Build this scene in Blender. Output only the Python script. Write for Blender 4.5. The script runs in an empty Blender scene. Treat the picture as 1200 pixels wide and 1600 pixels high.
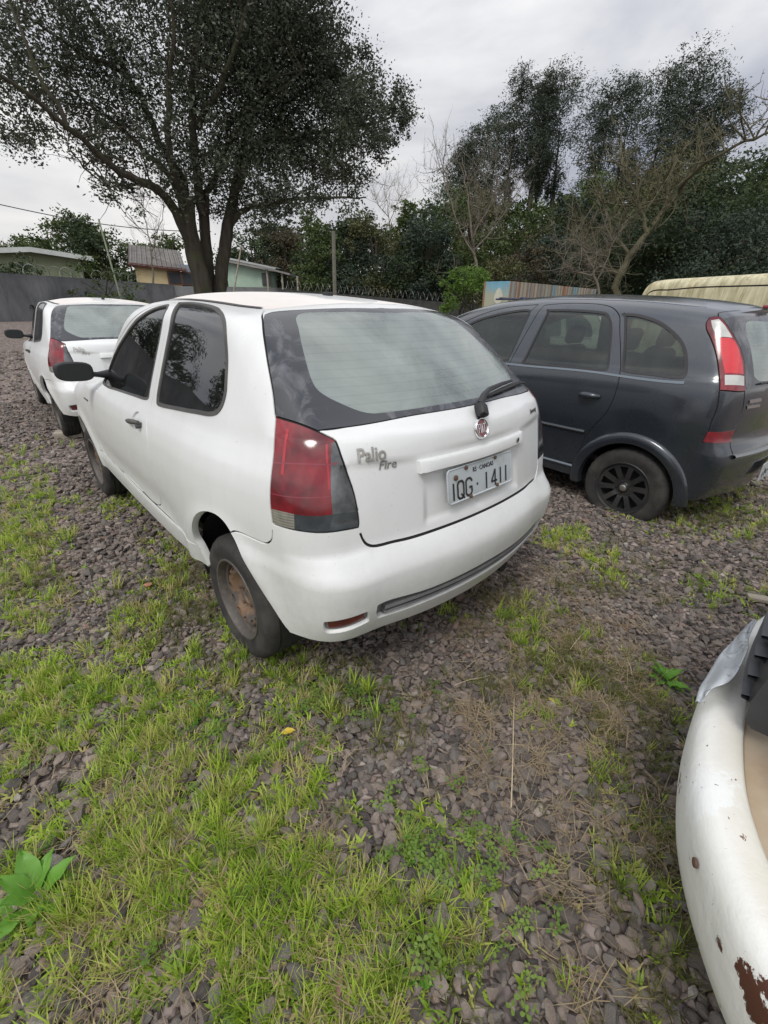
import bpy, bmesh, math, random
import numpy as np
from mathutils import Vector, Matrix
from mathutils.geometry import delaunay_2d_cdt

R = math.radians
scene = bpy.context.scene
COL = scene.collection

# ================================================================ camera
CAM_H = 1.374
cam_data = bpy.data.cameras.new("camera")
cam = bpy.data.objects.new("camera", cam_data)
COL.objects.link(cam)
cam_data.sensor_fit = 'VERTICAL'
cam_data.sensor_height = 36.0
cam_data.lens = 700.2/1600*36.0
cam_data.clip_start = .03
cam_data.clip_end = 2000
_p, _r = R(24.52), R(.75)
_c, _s = math.cos(_p), math.sin(_p)
_FW = Vector((0, _c, -_s)); _U0 = Vector((0, _s, _c)); _R0 = Vector((1, 0, 0))
_RT = _R0*math.cos(_r) + _U0*math.sin(_r); _UP = _U0*math.cos(_r) - _R0*math.sin(_r)
cam.matrix_world = Matrix(((_RT.x, _UP.x, -_FW.x, 0), (_RT.y, _UP.y, -_FW.y, 0), (_RT.z, _UP.z, -_FW.z, CAM_H), (0, 0, 0, 1)))
scene.camera = cam

# ================================================================ light
SUN_EL, SUN_AZ = R(52), R(205)          # high, veiled, behind the viewer's left shoulder
world = bpy.data.worlds.new("World")
scene.world = world
world.use_nodes = True
nt = world.node_tree; nt.nodes.clear()
def wn(t, **k):
    n = nt.nodes.new(t)
    for a, v in k.items(): setattr(n, a, v)
    return n
out = wn('ShaderNodeOutputWorld'); bg = wn('ShaderNodeBackground')
sky = wn('ShaderNodeTexSky', sky_type='NISHITA', sun_disc=False, sun_elevation=SUN_EL, sun_rotation=SUN_AZ)
geo = wn('ShaderNodeTexCoord')
mp = wn('ShaderNodeMapping'); mp.inputs['Scale'].default_value = (1.0, 1.0, 2.6); mp.inputs['Location'].default_value = (.35, .1, .2)
n1 = wn('ShaderNodeTexNoise'); n1.inputs['Scale'].default_value = 1.7; n1.inputs['Detail'].default_value = 7; n1.inputs['Roughness'].default_value = .52; n1.inputs['Distortion'].default_value = .5
n2 = wn('ShaderNodeTexNoise'); n2.inputs['Scale'].default_value = 1.1; n2.inputs['Detail'].default_value = 3
cr = wn('ShaderNodeValToRGB')
e = cr.color_ramp.elements
e[0].position = .30; e[0].color = (3.5, 3.7, 4.6, 1)
e[1].position = .68; e[1].color = (9.6, 9.45, 9.3, 1)
m = cr.color_ramp.elements.new(.48); m.color = (6.3, 6.4, 6.7, 1)
mix = wn('ShaderNodeMix', data_type='RGBA'); 
mp2 = wn('ShaderNodeMapRange'); mp2.inputs['From Min'].default_value = .3; mp2.inputs['From Max'].default_value = .7; mp2.inputs['To Min'].default_value = .86; mp2.inputs['To Max'].default_value = 1.0
L = nt.links.new
L(geo.outputs['Generated'], mp.inputs['Vector']); L(mp.outputs[0], n1.inputs['Vector']); L(mp.outputs[0], n2.inputs['Vector'])
L(n1.outputs['Fac'], cr.inputs['Fac']); L(n2.outputs['Fac'], mp2.inputs['Value'])
# the cloud deck is thinner and brighter overhead and behind the viewer, where the veiled sun stands
sep = wn('ShaderNodeSeparateXYZ'); L(geo.outputs['Generated'], sep.inputs[0])
up = wn('ShaderNodeMapRange'); up.inputs['From Min'].default_value = -.15; up.inputs['From Max'].default_value = .9; up.inputs['To Min'].default_value = .58; up.inputs['To Max'].default_value = 1.5
L(sep.outputs['Z'], up.inputs['Value'])
bk = wn('ShaderNodeMapRange'); bk.inputs['From Min'].default_value = .3; bk.inputs['From Max'].default_value = -.8; bk.inputs['To Min'].default_value = 1.0; bk.inputs['To Max'].default_value = 1.45
L(sep.outputs['Y'], bk.inputs['Value'])
mu = wn('ShaderNodeMath', operation='MULTIPLY'); L(up.outputs[0], mu.inputs[0]); L(bk.outputs[0], mu.inputs[1])
vm = wn('ShaderNodeVectorMath', operation='SCALE'); L(cr.outputs['Color'], vm.inputs[0]); L(mu.outputs[0], vm.inputs['Scale'])
L(mp2.outputs[0], mix.inputs['Factor']); L(sky.outputs['Color'], mix.inputs[6]); L(vm.outputs[0], mix.inputs[7])
L(mix.outputs[2], bg.inputs['Color']); bg.inputs['Strength'].default_value = .093
L(bg.outputs[0], out.inputs['Surface'])

sun_d = bpy.data.lights.new("sun", 'SUN'); sun_d.energy = 1.3; sun_d.angle = R(18); sun_d.color = (1, .965, .91)
sun = bpy.data.objects.new("sun", sun_d); COL.objects.link(sun)
_sd = Vector((math.sin(SUN_AZ)*math.cos(SUN_EL), math.cos(SUN_AZ)*math.cos(SUN_EL), math.sin(SUN_EL)))
sun.rotation_euler = _sd.to_track_quat('Z', 'Y').to_euler()
sun.location = (0, -3, 12)
scene.view_settings.view_transform = 'Standard'
scene.view_settings.look = 'None'
scene.view_settings.gamma = 1
scene.view_settings.exposure = .32
scene.cycles.max_bounces = 7
scene.cycles.transparent_max_bounces = 14
scene.cycles.caustics_reflective = False
scene.cycles.caustics_refractive = False
# ================================================================ materials
MATS = {}
def mat(name, col=(.5, .5, .5), rough=.5, metal=0, coat=0, spec=.5, fn=None, alpha=None):
    if name in MATS: return MATS[name]
    m = bpy.data.materials.new(name); m.use_nodes = True
    t = m.node_tree; b = t.nodes['Principled BSDF']
    b.inputs['Base Color'].default_value = (*col, 1); b.inputs['Roughness'].default_value = rough
    b.inputs['Metallic'].default_value = metal; b.inputs['Coat Weight'].default_value = coat
    b.inputs['Coat Roughness'].default_value = .12
    b.inputs['Specular IOR Level'].default_value = spec
    if fn: fn(t, b)
    MATS[name] = m
    return m
def node(t, kind, **k):
    n = t.nodes.new(kind)
    for a, v in k.items():
        if a in ('data_type', 'operation', 'blend_type', 'feature', 'distance', 'noise_dimensions', 'wave_type', 'bands_direction', 'attribute_name', 'attribute_type', 'color_mode'): setattr(n, a, v)
        else: n.inputs[a].default_value = v
    return n
def ramp(t, fac, stops):
    r = t.nodes.new('ShaderNodeValToRGB'); t.links.new(fac, r.inputs['Fac'])
    el = r.color_ramp.elements
    while len(el) > 1: el.remove(el[-1])
    el[0].position = stops[0][0]; el[0].color = (*stops[0][1], 1)
    for p, c in stops[1:]:
        x = el.new(p); x.color = (*c, 1)
    return r.outputs['Color']
def tex(t, scale, detail=5, rough=.55, coord='Object', stretch=(1, 1, 1), dist=0, off=(0, 0, 0)):
    c = t.nodes.new('ShaderNodeTexCoord'); mpn = t.nodes.new('ShaderNodeMapping')
    mpn.inputs['Scale'].default_value = stretch; mpn.inputs['Location'].default_value = off
    n = node(t, 'ShaderNodeTexNoise', Scale=scale, Detail=detail, Roughness=rough, Distortion=dist)
    t.links.new(c.outputs[coord], mpn.inputs['Vector']); t.links.new(mpn.outputs[0], n.inputs['Vector'])
    return n.outputs['Fac']
def mixc(t, fac, a, b, mode='MIX'):
    m = t.nodes.new('ShaderNodeMix'); m.data_type = 'RGBA'; m.blend_type = mode
    for s, v in ((m.inputs['Factor'], fac), (m.inputs[6], a), (m.inputs[7], b)):
        if isinstance(v, (int, float)): s.default_value = v
        elif isinstance(v, tuple): s.default_value = (*v, 1)
        else: t.links.new(v, s)
    return m.outputs[2]
def rng(t, v, a, b, c=0, d=1):
    m = t.nodes.new('ShaderNodeMapRange'); t.links.new(v, m.inputs['Value'])
    for n, x in (('From Min', a), ('From Max', b), ('To Min', c), ('To Max', d)): m.inputs[n].default_value = x
    return m.outputs[0]
def mathn(t, op, a, b=None):
    m = t.nodes.new('ShaderNodeMath'); m.operation = op
    for i, v in enumerate((a, b)):
        if v is None: continue
        if isinstance(v, (int, float)): m.inputs[i].default_value = v
        else: t.links.new(v, m.inputs[i])
    return m.outputs[0]
def bump(t, b, h, strength=.3, dist=.01):
    n = t.nodes.new('ShaderNodeBump'); n.inputs['Strength'].default_value = strength; n.inputs['Distance'].default_value = dist
    t.links.new(h, n.inputs['Height']); t.links.new(n.outputs[0], b.inputs['Normal'])
def zcoord(t):
    c = t.nodes.new('ShaderNodeTexCoord'); s = t.nodes.new('ShaderNodeSeparateXYZ'); t.links.new(c.outputs['Object'], s.inputs[0]); return s.outputs

def paint_white(base=(.68, .69, .685), grime=(.42, .415, .375), amount=.5):
    def fn(t, b):
        f = tex(t, 2.2, 8, .62, stretch=(1, 1, .35)); f2 = tex(t, 26, 4, .7); f3 = tex(t, 120, 2, .6)
        z = zcoord(t)['Z']
        low = rng(t, z, .75, .25, .0, .55)                      # mud spray gathers low on the panels
        g = mathn(t, 'MULTIPLY', rng(t, f, .42, .75), amount)
        g = mathn(t, 'ADD', g, mathn(t, 'MULTIPLY', low, rng(t, f2, .3, .8)))
        c = mixc(t, mathn(t, 'MINIMUM', g, .8), base, grime)
        sp = rng(t, f3, .70, .76, 0, .45)                        # flecks of dirt
        c = mixc(t, sp, c, (.25, .22, .16))
        t.links.new(c, b.inputs['Base Color'])
        t.links.new(rng(t, f, .3, .8, .28, .5), b.inputs['Roughness'])
        bump(t, b, f, .05, .02)
    return fn
PAINT_W = mat('white_car_paint', rough=.33, coat=.35, fn=paint_white(amount=.36))
PAINT_W2 = mat('white_car_paint_clean', rough=.33, coat=.35, fn=paint_white(amount=.12))
def dusty(a, bcol, sc=3):
    def fn(t, b):
        f = tex(t, sc, 8, .65, stretch=(1, .4, 1)); c = mixc(t, rng(t, f, .3, .7), a, bcol)
        t.links.new(c, b.inputs['Base Color'])
    return fn
ROOF_DUST = mat('dusty_roof_paint', rough=.6, fn=dusty((.66, .61, .57), (.74, .71, .68)))
def bluegrey(t, b):
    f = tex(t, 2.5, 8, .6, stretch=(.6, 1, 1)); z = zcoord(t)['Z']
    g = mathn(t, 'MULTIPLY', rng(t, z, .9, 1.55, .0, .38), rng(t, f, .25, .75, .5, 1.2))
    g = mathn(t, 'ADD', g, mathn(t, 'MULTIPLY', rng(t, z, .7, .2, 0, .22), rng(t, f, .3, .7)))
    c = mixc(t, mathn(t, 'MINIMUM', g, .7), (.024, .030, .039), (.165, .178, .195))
    f3 = tex(t, 90, 2, .6)
    c = mixc(t, rng(t, f3, .68, .75, 0, .3), c, (.2, .19, .17))
    t.links.new(c, b.inputs['Base Color']); t.links.new(rng(t, f, .3, .7, .20, .36), b.inputs['Roughness'])
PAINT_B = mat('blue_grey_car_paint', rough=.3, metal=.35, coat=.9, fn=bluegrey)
BLACK = mat('black_plastic', (.018, .018, .02), .5)
TRIM = mat('weathered_black_rubber', (.055, .055, .055), .65, fn=dusty((.04, .04, .04), (.09, .088, .082), 12))
GAP = mat('dark_gap', (.008, .008, .008), .8)
LINING = mat('cabin_lining', (.035, .035, .036), .85)
LININGL = mat('cabin_fabric', (.05, .052, .055), .9)
CHROME = mat('chrome', (.65, .65, .66), .18, 1)
SILVER = mat('dull_silver_letters', (.42, .40, .37), .35, .85)
GREYP = mat('grey_bumper_plastic', (.16, .16, .175), .6, fn=dusty((.12, .12, .135), (.22, .215, .21), 8))
RUSTBOLT = mat('rusty_bolt', (.10, .055, .035), .8)

def glass(name, tint, dust, dustcol, rough=.04, lines=False, sheen=1.0, ior=1.62):
    m = bpy.data.materials.new(name); m.use_nodes = True; t = m.node_tree; t.nodes.clear()
    o = t.nodes.new('ShaderNodeOutputMaterial')
    tr = t.nodes.new('ShaderNodeBsdfTransparent'); tr.inputs[0].default_value = (*tint, 1)
    gl = t.nodes.new('ShaderNodeBsdfGlossy'); gl.inputs['Roughness'].default_value = rough; gl.inputs[0].default_value = (sheen, sheen, sheen, 1)
    fr = t.nodes.new('ShaderNodeFresnel'); fr.inputs['IOR'].default_value = ior
    df = t.nodes.new('ShaderNodeBsdfDiffuse'); df.inputs[0].default_value = (*dustcol, 1)
    f = tex(t, 2.6, 7, .6, stretch=(1, 1, .6), dist=.6)
    d = rng(t, f, .30, .75, dust*.55, min(.95, dust*1.5))
    if lines:
        z = zcoord(t)['Z']
        w = mathn(t, 'SINE', mathn(t, 'MULTIPLY', z, 2*math.pi/.024)); w = rng(t, w, .86, .99, 0, -.06)
        d = mathn(t, 'ADD', d, w)
    m1 = t.nodes.new('ShaderNodeMixShader'); t.links.new(d, m1.inputs[0]); t.links.new(tr.outputs[0], m1.inputs[1]); t.links.new(df.outputs[0], m1.inputs[2])
    m2 = t.nodes.new('ShaderNodeMixShader'); t.links.new(fr.outputs[0], m2.inputs[0]); t.links.new(m1.outputs[0], m2.inputs[1]); t.links.new(gl.outputs[0], m2.inputs[2])
    t.links.new(m2.outputs[0], o.inputs['Surface'])
    MATS[name] = m
    return m
GLASS_REAR = glass('dusty_rear_glass', (.40, .48, .46), .50, (.37, .43, .40), .05, True, 1, 1.8)
GLASS_SIDE = glass('tinted_side_glass', (.20, .23, .24), .04, (.25, .27, .27), .02, False, 1, 2.1)
GLASS_DARK = glass('dark_side_glass', (.07, .08, .085), .03, (.2, .2, .2), .02, False, 1, 2.1)
GLASS_MER = glass('dusty_green_side_glass', (.36, .44, .41), .09, (.28, .33, .30), .03, False, 1, 1.55)
def bandfn(t, b):
    f = tex(t, 5, 6, .6, stretch=(2.2, 2.2, .5), dist=.7)
    c = mixc(t, rng(t, f, .50, .80), (.028, .030, .036), (.17, .175, .19))
    t.links.new(c, b.inputs['Base Color']); t.links.new(rng(t, f, .4, .7, .16, .4), b.inputs['Roughness'])
BAND = mat('black_glass_border', rough=.12, coat=.4, fn=bandfn)

def lens(name, col, rough=.12, ribs=0, dark=.5):
    def fn(t, b):
        f = tex(t, 9, 4, .6)
        c = mixc(t, rng(t, f, .35, .7), tuple(x*dark for x in col), col)
        if ribs:
            x = zcoord(t)
            w = mathn(t, 'SINE', mathn(t, 'MULTIPLY', x['Z'], ribs))
            bump(t, b, w, .2, .002)
            c = mixc(t, rng(t, w, -1, 1, 0, .18), c, tuple(min(1, v*1.5) for v in col))
        t.links.new(c, b.inputs['Base Color'])
    m_ = mat(name, col, rough, coat=.55, fn=fn); return m_
LENS_RED = lens('red_lamp_lens', (.25, .006, .014), .14, 0, .35)
LENS_RED_LN = mat('red_lamp_joint', (.20, .02, .035), .2, coat=.5)
LENS_RED_HI = mat('bright_red_lamp_ridge', (.36, .008, .018), .12, coat=.6)
LENS_CLEAR = lens('smoked_clear_lamp_lens', (.16, .17, .18), .08, 0, .15)
LENS_STRIP = lens('dark_lamp_strip', (.06, .075, .085), .1, 0, .35)
LENS_WHITE = lens('white_lamp_lens', (.55, .55, .52), .15, 900, .7)
LENS_SMOKY = lens('smoky_reversing_lens', (.26, .25, .21), .12, 700, .4)
LENS_MRED = lens('bright_red_lens', (.62, .02, .03), .15, 700, .75)
def tyre(t, b):
    f = tex(t, 14, 5, .6); f2 = tex(t, 3, 4, .6)
    c = mixc(t, rng(t, f, .3, .7), (.022, .021, .021), (.055, .052, .048)); c = mixc(t, rng(t, f2, .5, .7, 0, .5), c, (.09, .082, .07))
    t.links.new(c, b.inputs['Base Color'])
TYRE = mat('dusty_tyre_rubber', rough=.85, spec=.25, fn=tyre)
def rimrust(t, b):
    f = tex(t, 11, 7, .65); z = zcoord(t); rad = mathn(t, 'SQRT', mathn(t, 'ADD', mathn(t, 'MULTIPLY', z['Y'], z['Y']), mathn(t, 'MULTIPLY', z['Z'], z['Z'])))
    c = mixc(t, mathn(t, 'MULTIPLY', rng(t, f, .42, .55), rng(t, rad, .150, .130)), (.085, .075, .066), (.185, .11, .065)); f2 = tex(t, 40, 4, .6)
    c = mixc(t, rng(t, f2, .5, .75, 0, .7), c, (.17, .14, .12))
    t.links.new(c, b.inputs['Base Color'])
RIM = mat('rusty_steel_rim', rough=.6, metal=.15, fn=rimrust)
ALLOY = mat('dirty_dark_alloy', (.03, .032, .035), .45, metal=.3, fn=dusty((.022, .024, .027), (.06, .058, .055), 10))
def platefn(t, b):
    f = tex(t, 9, 6, .6); c = mixc(t, rng(t, f, .5, .8), (.50, .545, .57), (.34, .35, .34)); t.links.new(c, b.inputs['Base Color'])
PLATE = mat('grey_number_plate', rough=.4, metal=.2, fn=platefn)
INK = mat('black_plate_ink', (.02, .02, .022), .45)
def woodfn(t, b):
    f = tex(t, 12, 6, .6, stretch=(.15, 2, 2)); c = mixc(t, rng(t, f, .3, .7), (.20, .17, .13), (.42, .38, .31)); t.links.new(c, b.inputs['Base Color']); bump(t, b, f, .4, .01)
WOOD = mat('weathered_wood', rough=.85, fn=woodfn)
# ================================================================ object and mesh helpers
def tag(o, label=None, cat=None, group=None, kind=None):
    if label: o['label'] = label
    if cat: o['category'] = cat
    if group: o['group'] = group
    if kind: o['kind'] = kind
    return o
def empty(name, loc=(0, 0, 0), rz=0, label=None, cat=None, group=None):
    o = bpy.data.objects.new(name, None); COL.objects.link(o); o.location = loc; o.rotation_euler = (0, 0, rz); o.empty_display_size = .2
    return tag(o, label, cat, group)
def mesh_obj(name, V, F, mats, parent=None, smooth=True, mi=None, normals=None, link=True):
    me = bpy.data.meshes.new(name)
    me.from_pydata([tuple(map(float, v)) for v in V], [], [tuple(map(int, f)) for f in F])
    if not isinstance(mats, (list, tuple)): mats = [mats]
    for m in mats: me.materials.append(m)
    if mi is not None: me.polygons.foreach_set('material_index', np.asarray(mi, dtype=np.int32))
    me.polygons.foreach_set('use_smooth', np.full(len(me.polygons), bool(smooth)))
    me.update()
    if normals is not None: me.normals_split_custom_set_from_vertices([tuple(map(float, n)) for n in normals])
    o = bpy.data.objects.new(name, me)
    if link: COL.objects.link(o)
    if parent is not None: o.parent = parent
    return o
def children(o): return [c for c in bpy.data.objects if c.parent is o]
def copy_tree(o, parent=None):
    c = o.copy(); COL.objects.link(c); c.parent = parent
    for ch in children(o): copy_tree(ch, c)
    return c

class MB:
    """Collects shapes into one mesh."""
    def __init__(s): s.V = []; s.F = []; s.M = []; s.n = 0
    def add(s, V, F, m=0):
        V = np.asarray(V, float); s.V.append(V); s.F += [tuple(int(i) + s.n for i in f) for f in F]; s.M += [m]*len(F); s.n += len(V); return s
    def box(s, c, d, m=0, bev=0, rot=None):
        c = np.array(c, float); h = np.array(d, float)/2
        b = bmesh.new(); bmesh.ops.create_cube(b, size=1)
        for v in b.verts: v.co = Vector((v.co.x*2*h[0], v.co.y*2*h[1], v.co.z*2*h[2]))
        if bev: bmesh.ops.bevel(b, geom=list(b.edges), offset=bev, segments=2, profile=.5, affect='EDGES')
        if rot is not None: bmesh.ops.transform(b, matrix=rot.to_4x4(), verts=b.verts)
        b.verts.index_update()
        V = [np.array(v.co) + c for v in b.verts]; F = [[v.index for v in f.verts] for f in b.faces]; b.free()
        return s.add(V, F, m)
    def tube(s, pts, rad, seg=8, m=0, caps=True):
        P = np.asarray(pts, float); n = len(P); rad = np.broadcast_to(np.asarray(rad, float), (n,))
        T = np.gradient(P, axis=0); T /= np.maximum(np.linalg.norm(T, axis=1, keepdims=True), 1e-9)
        ref = np.array([0, 0, 1.]) if abs(T[0, 2]) < .9 else np.array([1., 0, 0])
        A = np.cross(T[0], ref); A /= np.linalg.norm(A)
        V = []
        ang = np.arange(seg)*2*np.pi/seg
        for i in range(n):
            A = A - T[i]*np.dot(A, T[i]); A /= max(np.linalg.norm(A), 1e-9); B = np.cross(T[i], A)
            V.append(P[i] + rad[i]*(np.cos(ang)[:, None]*A + np.sin(ang)[:, None]*B))
        V = np.concatenate(V)
        F = [(i*seg + j, i*seg + (j+1) % seg, (i+1)*seg + (j+1) % seg, (i+1)*seg + j) for i in range(n-1) for j in range(seg)]
        if caps: F += [tuple(range(seg))[::-1], tuple(range((n-1)*seg, n*seg))]
        return s.add(V, F, m)
    def lathe(s, prof, axis=0, seg=48, c=(0, 0, 0), m=0):
        """profile of (along-axis, radius) revolved about the x axis (axis 0) or z axis (axis 2)"""
        prof = np.asarray(prof, float); k = len(prof); ang = np.arange(seg)*2*np.pi/seg; V = []
        for a in ang:
            ca, sa = math.cos(a), math.sin(a)
            if axis == 0: V.append(np.stack([prof[:, 0], prof[:, 1]*ca, prof[:, 1]*sa], 1))
            else: V.append(np.stack([prof[:, 1]*ca, prof[:, 1]*sa, prof[:, 0]], 1))
        V = np.concatenate(V) + np.array(c, float)
        F = [(i*k + j, i*k + j+1, ((i+1) % seg)*k + j+1, ((i+1) % seg)*k + j) for i in range(seg) for j in range(k-1)]
        return s.add(V, F, m)
    def build(s, name, mats, parent=None, smooth=True, link=True):
        o = mesh_obj(name, np.concatenate(s.V), s.F, mats, parent, smooth, s.M, None, link)
        if smooth:
            o.data.set_sharp_from_angle(angle=R(38))
        return o

def resample(P, d=.012, closed=False, curve=True):
    P = np.asarray(P, float)
    if closed: P = np.vstack([P, P[:1]])
    out = []
    n = len(P)
    for i in range(n-1):
        p1, p2 = P[i], P[i+1]
        if curve:
            p0 = P[i-1] if i > 0 else (P[-2] if closed else 2*p1 - p2)
            p3 = P[i+2] if i+2 < n else (P[1] if closed else 2*p2 - p1)
            # do not round corners sharper than 50 degrees
            def sharp(a, b, c):
                u, v = b - a, c - b
                return np.dot(u, v) < .62*np.linalg.norm(u)*np.linalg.norm(v)
            if sharp(p0, p1, p2): p0 = 2*p1 - p2
            if sharp(p1, p2, p3): p3 = 2*p2 - p1
        k = max(1, int(np.ceil(np.linalg.norm(p2 - p1)/d)))
        for j in range(k):
            t = j/k
            if curve:
                l1 = max(np.linalg.norm(p1-p0), 1e-6)**.5; l2 = max(np.linalg.norm(p2-p1), 1e-6)**.5; l3 = max(np.linalg.norm(p3-p2), 1e-6)**.5
                t0, t1 = 0, l1; t2 = t1 + l2; t3 = t2 + l3; tt = t1 + t*(t2 - t1)
                A1 = (t1-tt)/(t1-t0)*p0 + (tt-t0)/(t1-t0)*p1; A2 = (t2-tt)/(t2-t1)*p1 + (tt-t1)/(t2-t1)*p2; A3 = (t3-tt)/(t3-t2)*p2 + (tt-t2)/(t3-t2)*p3
                B1 = (t2-tt)/(t2-t0)*A1 + (tt-t0)/(t2-t0)*A2; B2 = (t3-tt)/(t3-t1)*A2 + (tt-t1)/(t3-t1)*A3
                out.append((t2-tt)/(t2-t1)*B1 + (tt-t1)/(t2-t1)*B2)
            else: out.append(p1 + (p2 - p1)*t)
    if not closed: out.append(P[-1])
    return np.array(out)
def strip(P, w):
    """closed outline of a band of width w along a polyline"""
    P = np.asarray(P, float); T = np.gradient(P, axis=0); T /= np.maximum(np.linalg.norm(T, axis=1, keepdims=True), 1e-9)
    N = np.stack([-T[:, 1], T[:, 0]], 1)
    return np.vstack([P + N*w/2, (P - N*w/2)[::-1]])
def grow(P, d):
    """moves a closed outline inwards (d < 0) or outwards (d > 0)"""
    P = np.asarray(P, float); T = np.roll(P, -1, 0) - np.roll(P, 1, 0); T /= np.maximum(np.linalg.norm(T, axis=1, keepdims=True), 1e-9)
    area = .5*np.sum(P[:, 0]*np.roll(P[:, 1], -1) - np.roll(P[:, 0], -1)*P[:, 1])
    N = np.stack([T[:, 1], -T[:, 0]], 1)*np.sign(area)
    return P + N*d
def inside(poly, Q):
    x, y = Q[:, 0], Q[:, 1]; r = np.zeros(len(Q), bool); n = len(poly)
    bx = (x >= poly[:, 0].min()) & (x <= poly[:, 0].max()) & (y >= poly[:, 1].min()) & (y <= poly[:, 1].max())
    idx = np.where(bx)[0]; x, y = x[idx], y[idx]; rr = np.zeros(len(idx), bool)
    for i in range(n):
        x1, y1 = poly[i]; x2, y2 = poly[(i+1) % n]
        if y1 == y2: continue
        c = ((y1 > y) != (y2 > y)) & (x < (x2-x1)*(y-y1)/(y2-y1) + x1)
        rr ^= c
    r[idx] = rr
    return r
def cdt(points, outlines):
    V = [tuple(p) for p in points]; E = []
    for o, closed in outlines:
        b = len(V); V += [tuple(p) for p in o]; k = len(o)
        E += [(b+i, b+i+1) for i in range(k-1)]
        if closed: E.append((b+k-1, b))
    r = delaunay_2d_cdt([Vector(v) for v in V], E, [], 0, 1e-5)
    return np.array([tuple(v) for v in r[0]]), np.array([tuple(f) for f in r[2]], int)

class Skin:
    """A car shell cut exactly along outlines into labelled panels."""
    def __init__(s, shell, regions, base='body', step=.017, vmin=-.46):
        s.sh = shell
        nu = int(shell.umax/step); nv = int((shell.vmax - vmin)/step)
        u = np.linspace(0, shell.umax, nu+1); v = np.linspace(vmin, shell.vmax, nv+1)
        g = np.stack(np.meshgrid(u, v, indexing='ij'), -1).reshape(-1, 2)
        polys = []
        for lab, uv in regions:
            uv = np.array(uv); uv[:, 0] = np.clip(uv[:, 0], 0, shell.umax); uv[:, 1] = np.clip(uv[:, 1], vmin, shell.vmax)
            keep = np.ones(len(uv), bool)
            for i in range(1, len(uv)):
                if np.linalg.norm(uv[i] - uv[i-1]) < 1e-5: keep[i] = False
            polys.append((lab, uv[keep]))
        # drop grid points that crowd the outlines
        cell = set()
        for _, p in polys:
            for q in p: cell.add((round(q[0]/.006), round(q[1]/.006)))
        near = np.array([any((int(round(a/.006))+i, int(round(b/.006))+j) in cell for i in (-1, 0, 1) for j in (-1, 0, 1)) for a, b in g])
        edge = (g[:, 0] < 1e-6) | (g[:, 0] > shell.umax - 1e-6) | (g[:, 1] < vmin + 1e-6) | (g[:, 1] > shell.vmax - 1e-6)
        g = g[~near | edge]
        s.uv, s.tri = cdt(g, [(p, True) for _, p in polys])
        s.P = shell.pos(s.uv); s.N = shell.normal(s.P)
        s.P[s.uv[:, 0] < 1e-5, 0] = 0; s.P[s.uv[:, 0] > shell.umax - 1e-5, 0] = 0
        s.P[(s.uv[:, 1] > shell.vmax - 1e-5), 0] = 0
        cen = s.uv[s.tri].mean(1)
        s.lab = np.array([base]*len(cen), dtype=object)
        for lab, p in polys: s.lab[inside(p, cen)] = lab
        A = s.P[s.tri]; nrm = np.cross(A[:, 1]-A[:, 0], A[:, 2]-A[:, 0]); flip = (nrm*s.N[s.tri[:, 0]]).sum(1) < 0
        s.tri[flip] = s.tri[flip][:, ::-1]
        s.ok = np.linalg.norm(nrm, axis=1) > 1e-9
    def panel(s, name, labels, mats, parent, sides=(-1, 1), off=0, skirt=.012, matmap=None, flip=False, offmap=None):
        if isinstance(labels, str): labels = [labels]
        V = []; N = []; F = []; MI = []; key = {}
        for sd in sides:
            for li, lab in enumerate(labels):
                o = off if offmap is None else offmap.get(lab, off)
                T = s.tri[(s.lab == lab) & s.ok]
                for t in T:
                    idx = []
                    for k in (t if sd > 0 else t[::-1]):
                        kk = (int(k), 0 if s.P[k, 0] < 1e-5 else sd, round(o*1e4))
                        if kk not in key:
                            p = s.P[k] + s.N[k]*o; n = s.N[k].copy()
                            key[kk] = len(V); V.append((p[0]*sd, p[1], p[2])); N.append((n[0]*sd, n[1], n[2]))
                        idx.append(key[kk])
                    if len(set(idx)) == 3:
                        F.append(idx[::-1] if flip else idx); MI.append(matmap[lab] if matmap else 0)
        if flip: N = [(-a, -b, -c) for a, b, c in N]
        if skirt and F:
            ec = {}
            for fi, f in enumerate(F):
                for a, b in ((f[0], f[1]), (f[1], f[2]), (f[2], f[0])): ec[(a, b)] = fi
            bd = [(a, b, fi) for (a, b), fi in ec.items() if (b, a) not in ec]
            VA = np.array(V); NA = np.array(N)
            m2 = {}
            for a, b, fi in bd:
                d = VA[b] - VA[a]; sn = np.cross(d, NA[a]); l = np.linalg.norm(sn); sn = sn/l if l > 0 else NA[a]
                for q in (a, b): m2.setdefault(q, []).append(sn)
            ring = {}
            for q, l in m2.items():
                sn = np.mean(l, 0); sn /= max(np.linalg.norm(sn), 1e-6)
                i0 = len(V); V.append(tuple(VA[q])); N.append(tuple(NA[q]*.5 + sn*.8))
                V.append(tuple(VA[q] - NA[q]*skirt)); N.append(tuple(sn)); ring[q] = i0
            for a, b, fi in bd:
                F.append([ring[b], ring[a], ring[a]+1, ring[b]+1]); MI.append(MI[fi])
        if not F: return None
        return mesh_obj(name, V, F, mats, parent, True, MI, N)
    # surface look-ups
    def at_side(s, y, z, sd=-1):
        a = .75
        for _ in range(9):
            a += (fpos(s.sh, *fuv(s.sh, a, y, z))[0] - a)*.8
        uvp = fuv(s.sh, a, y, z); n = fnormal(s.sh, *uvp)
        return np.array([a*sd, y, z]), n*[sd, 1, 1]
    def at_rear(s, x, z):
        a = abs(x); y = float(s.sh.R(z) + s.sh.Rc(z)*a*a)
        for _ in range(8): y += (fpos(s.sh, *fuv(s.sh, a, y, z))[1] - y)*.9
        n = fnormal(s.sh, *fuv(s.sh, max(a, .004), y, z)); sg = 1 if x >= 0 else -1
        if a < .004: n[0] = 0
        return np.array([x, y, z]), n*[sg, 1, 1]
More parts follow.
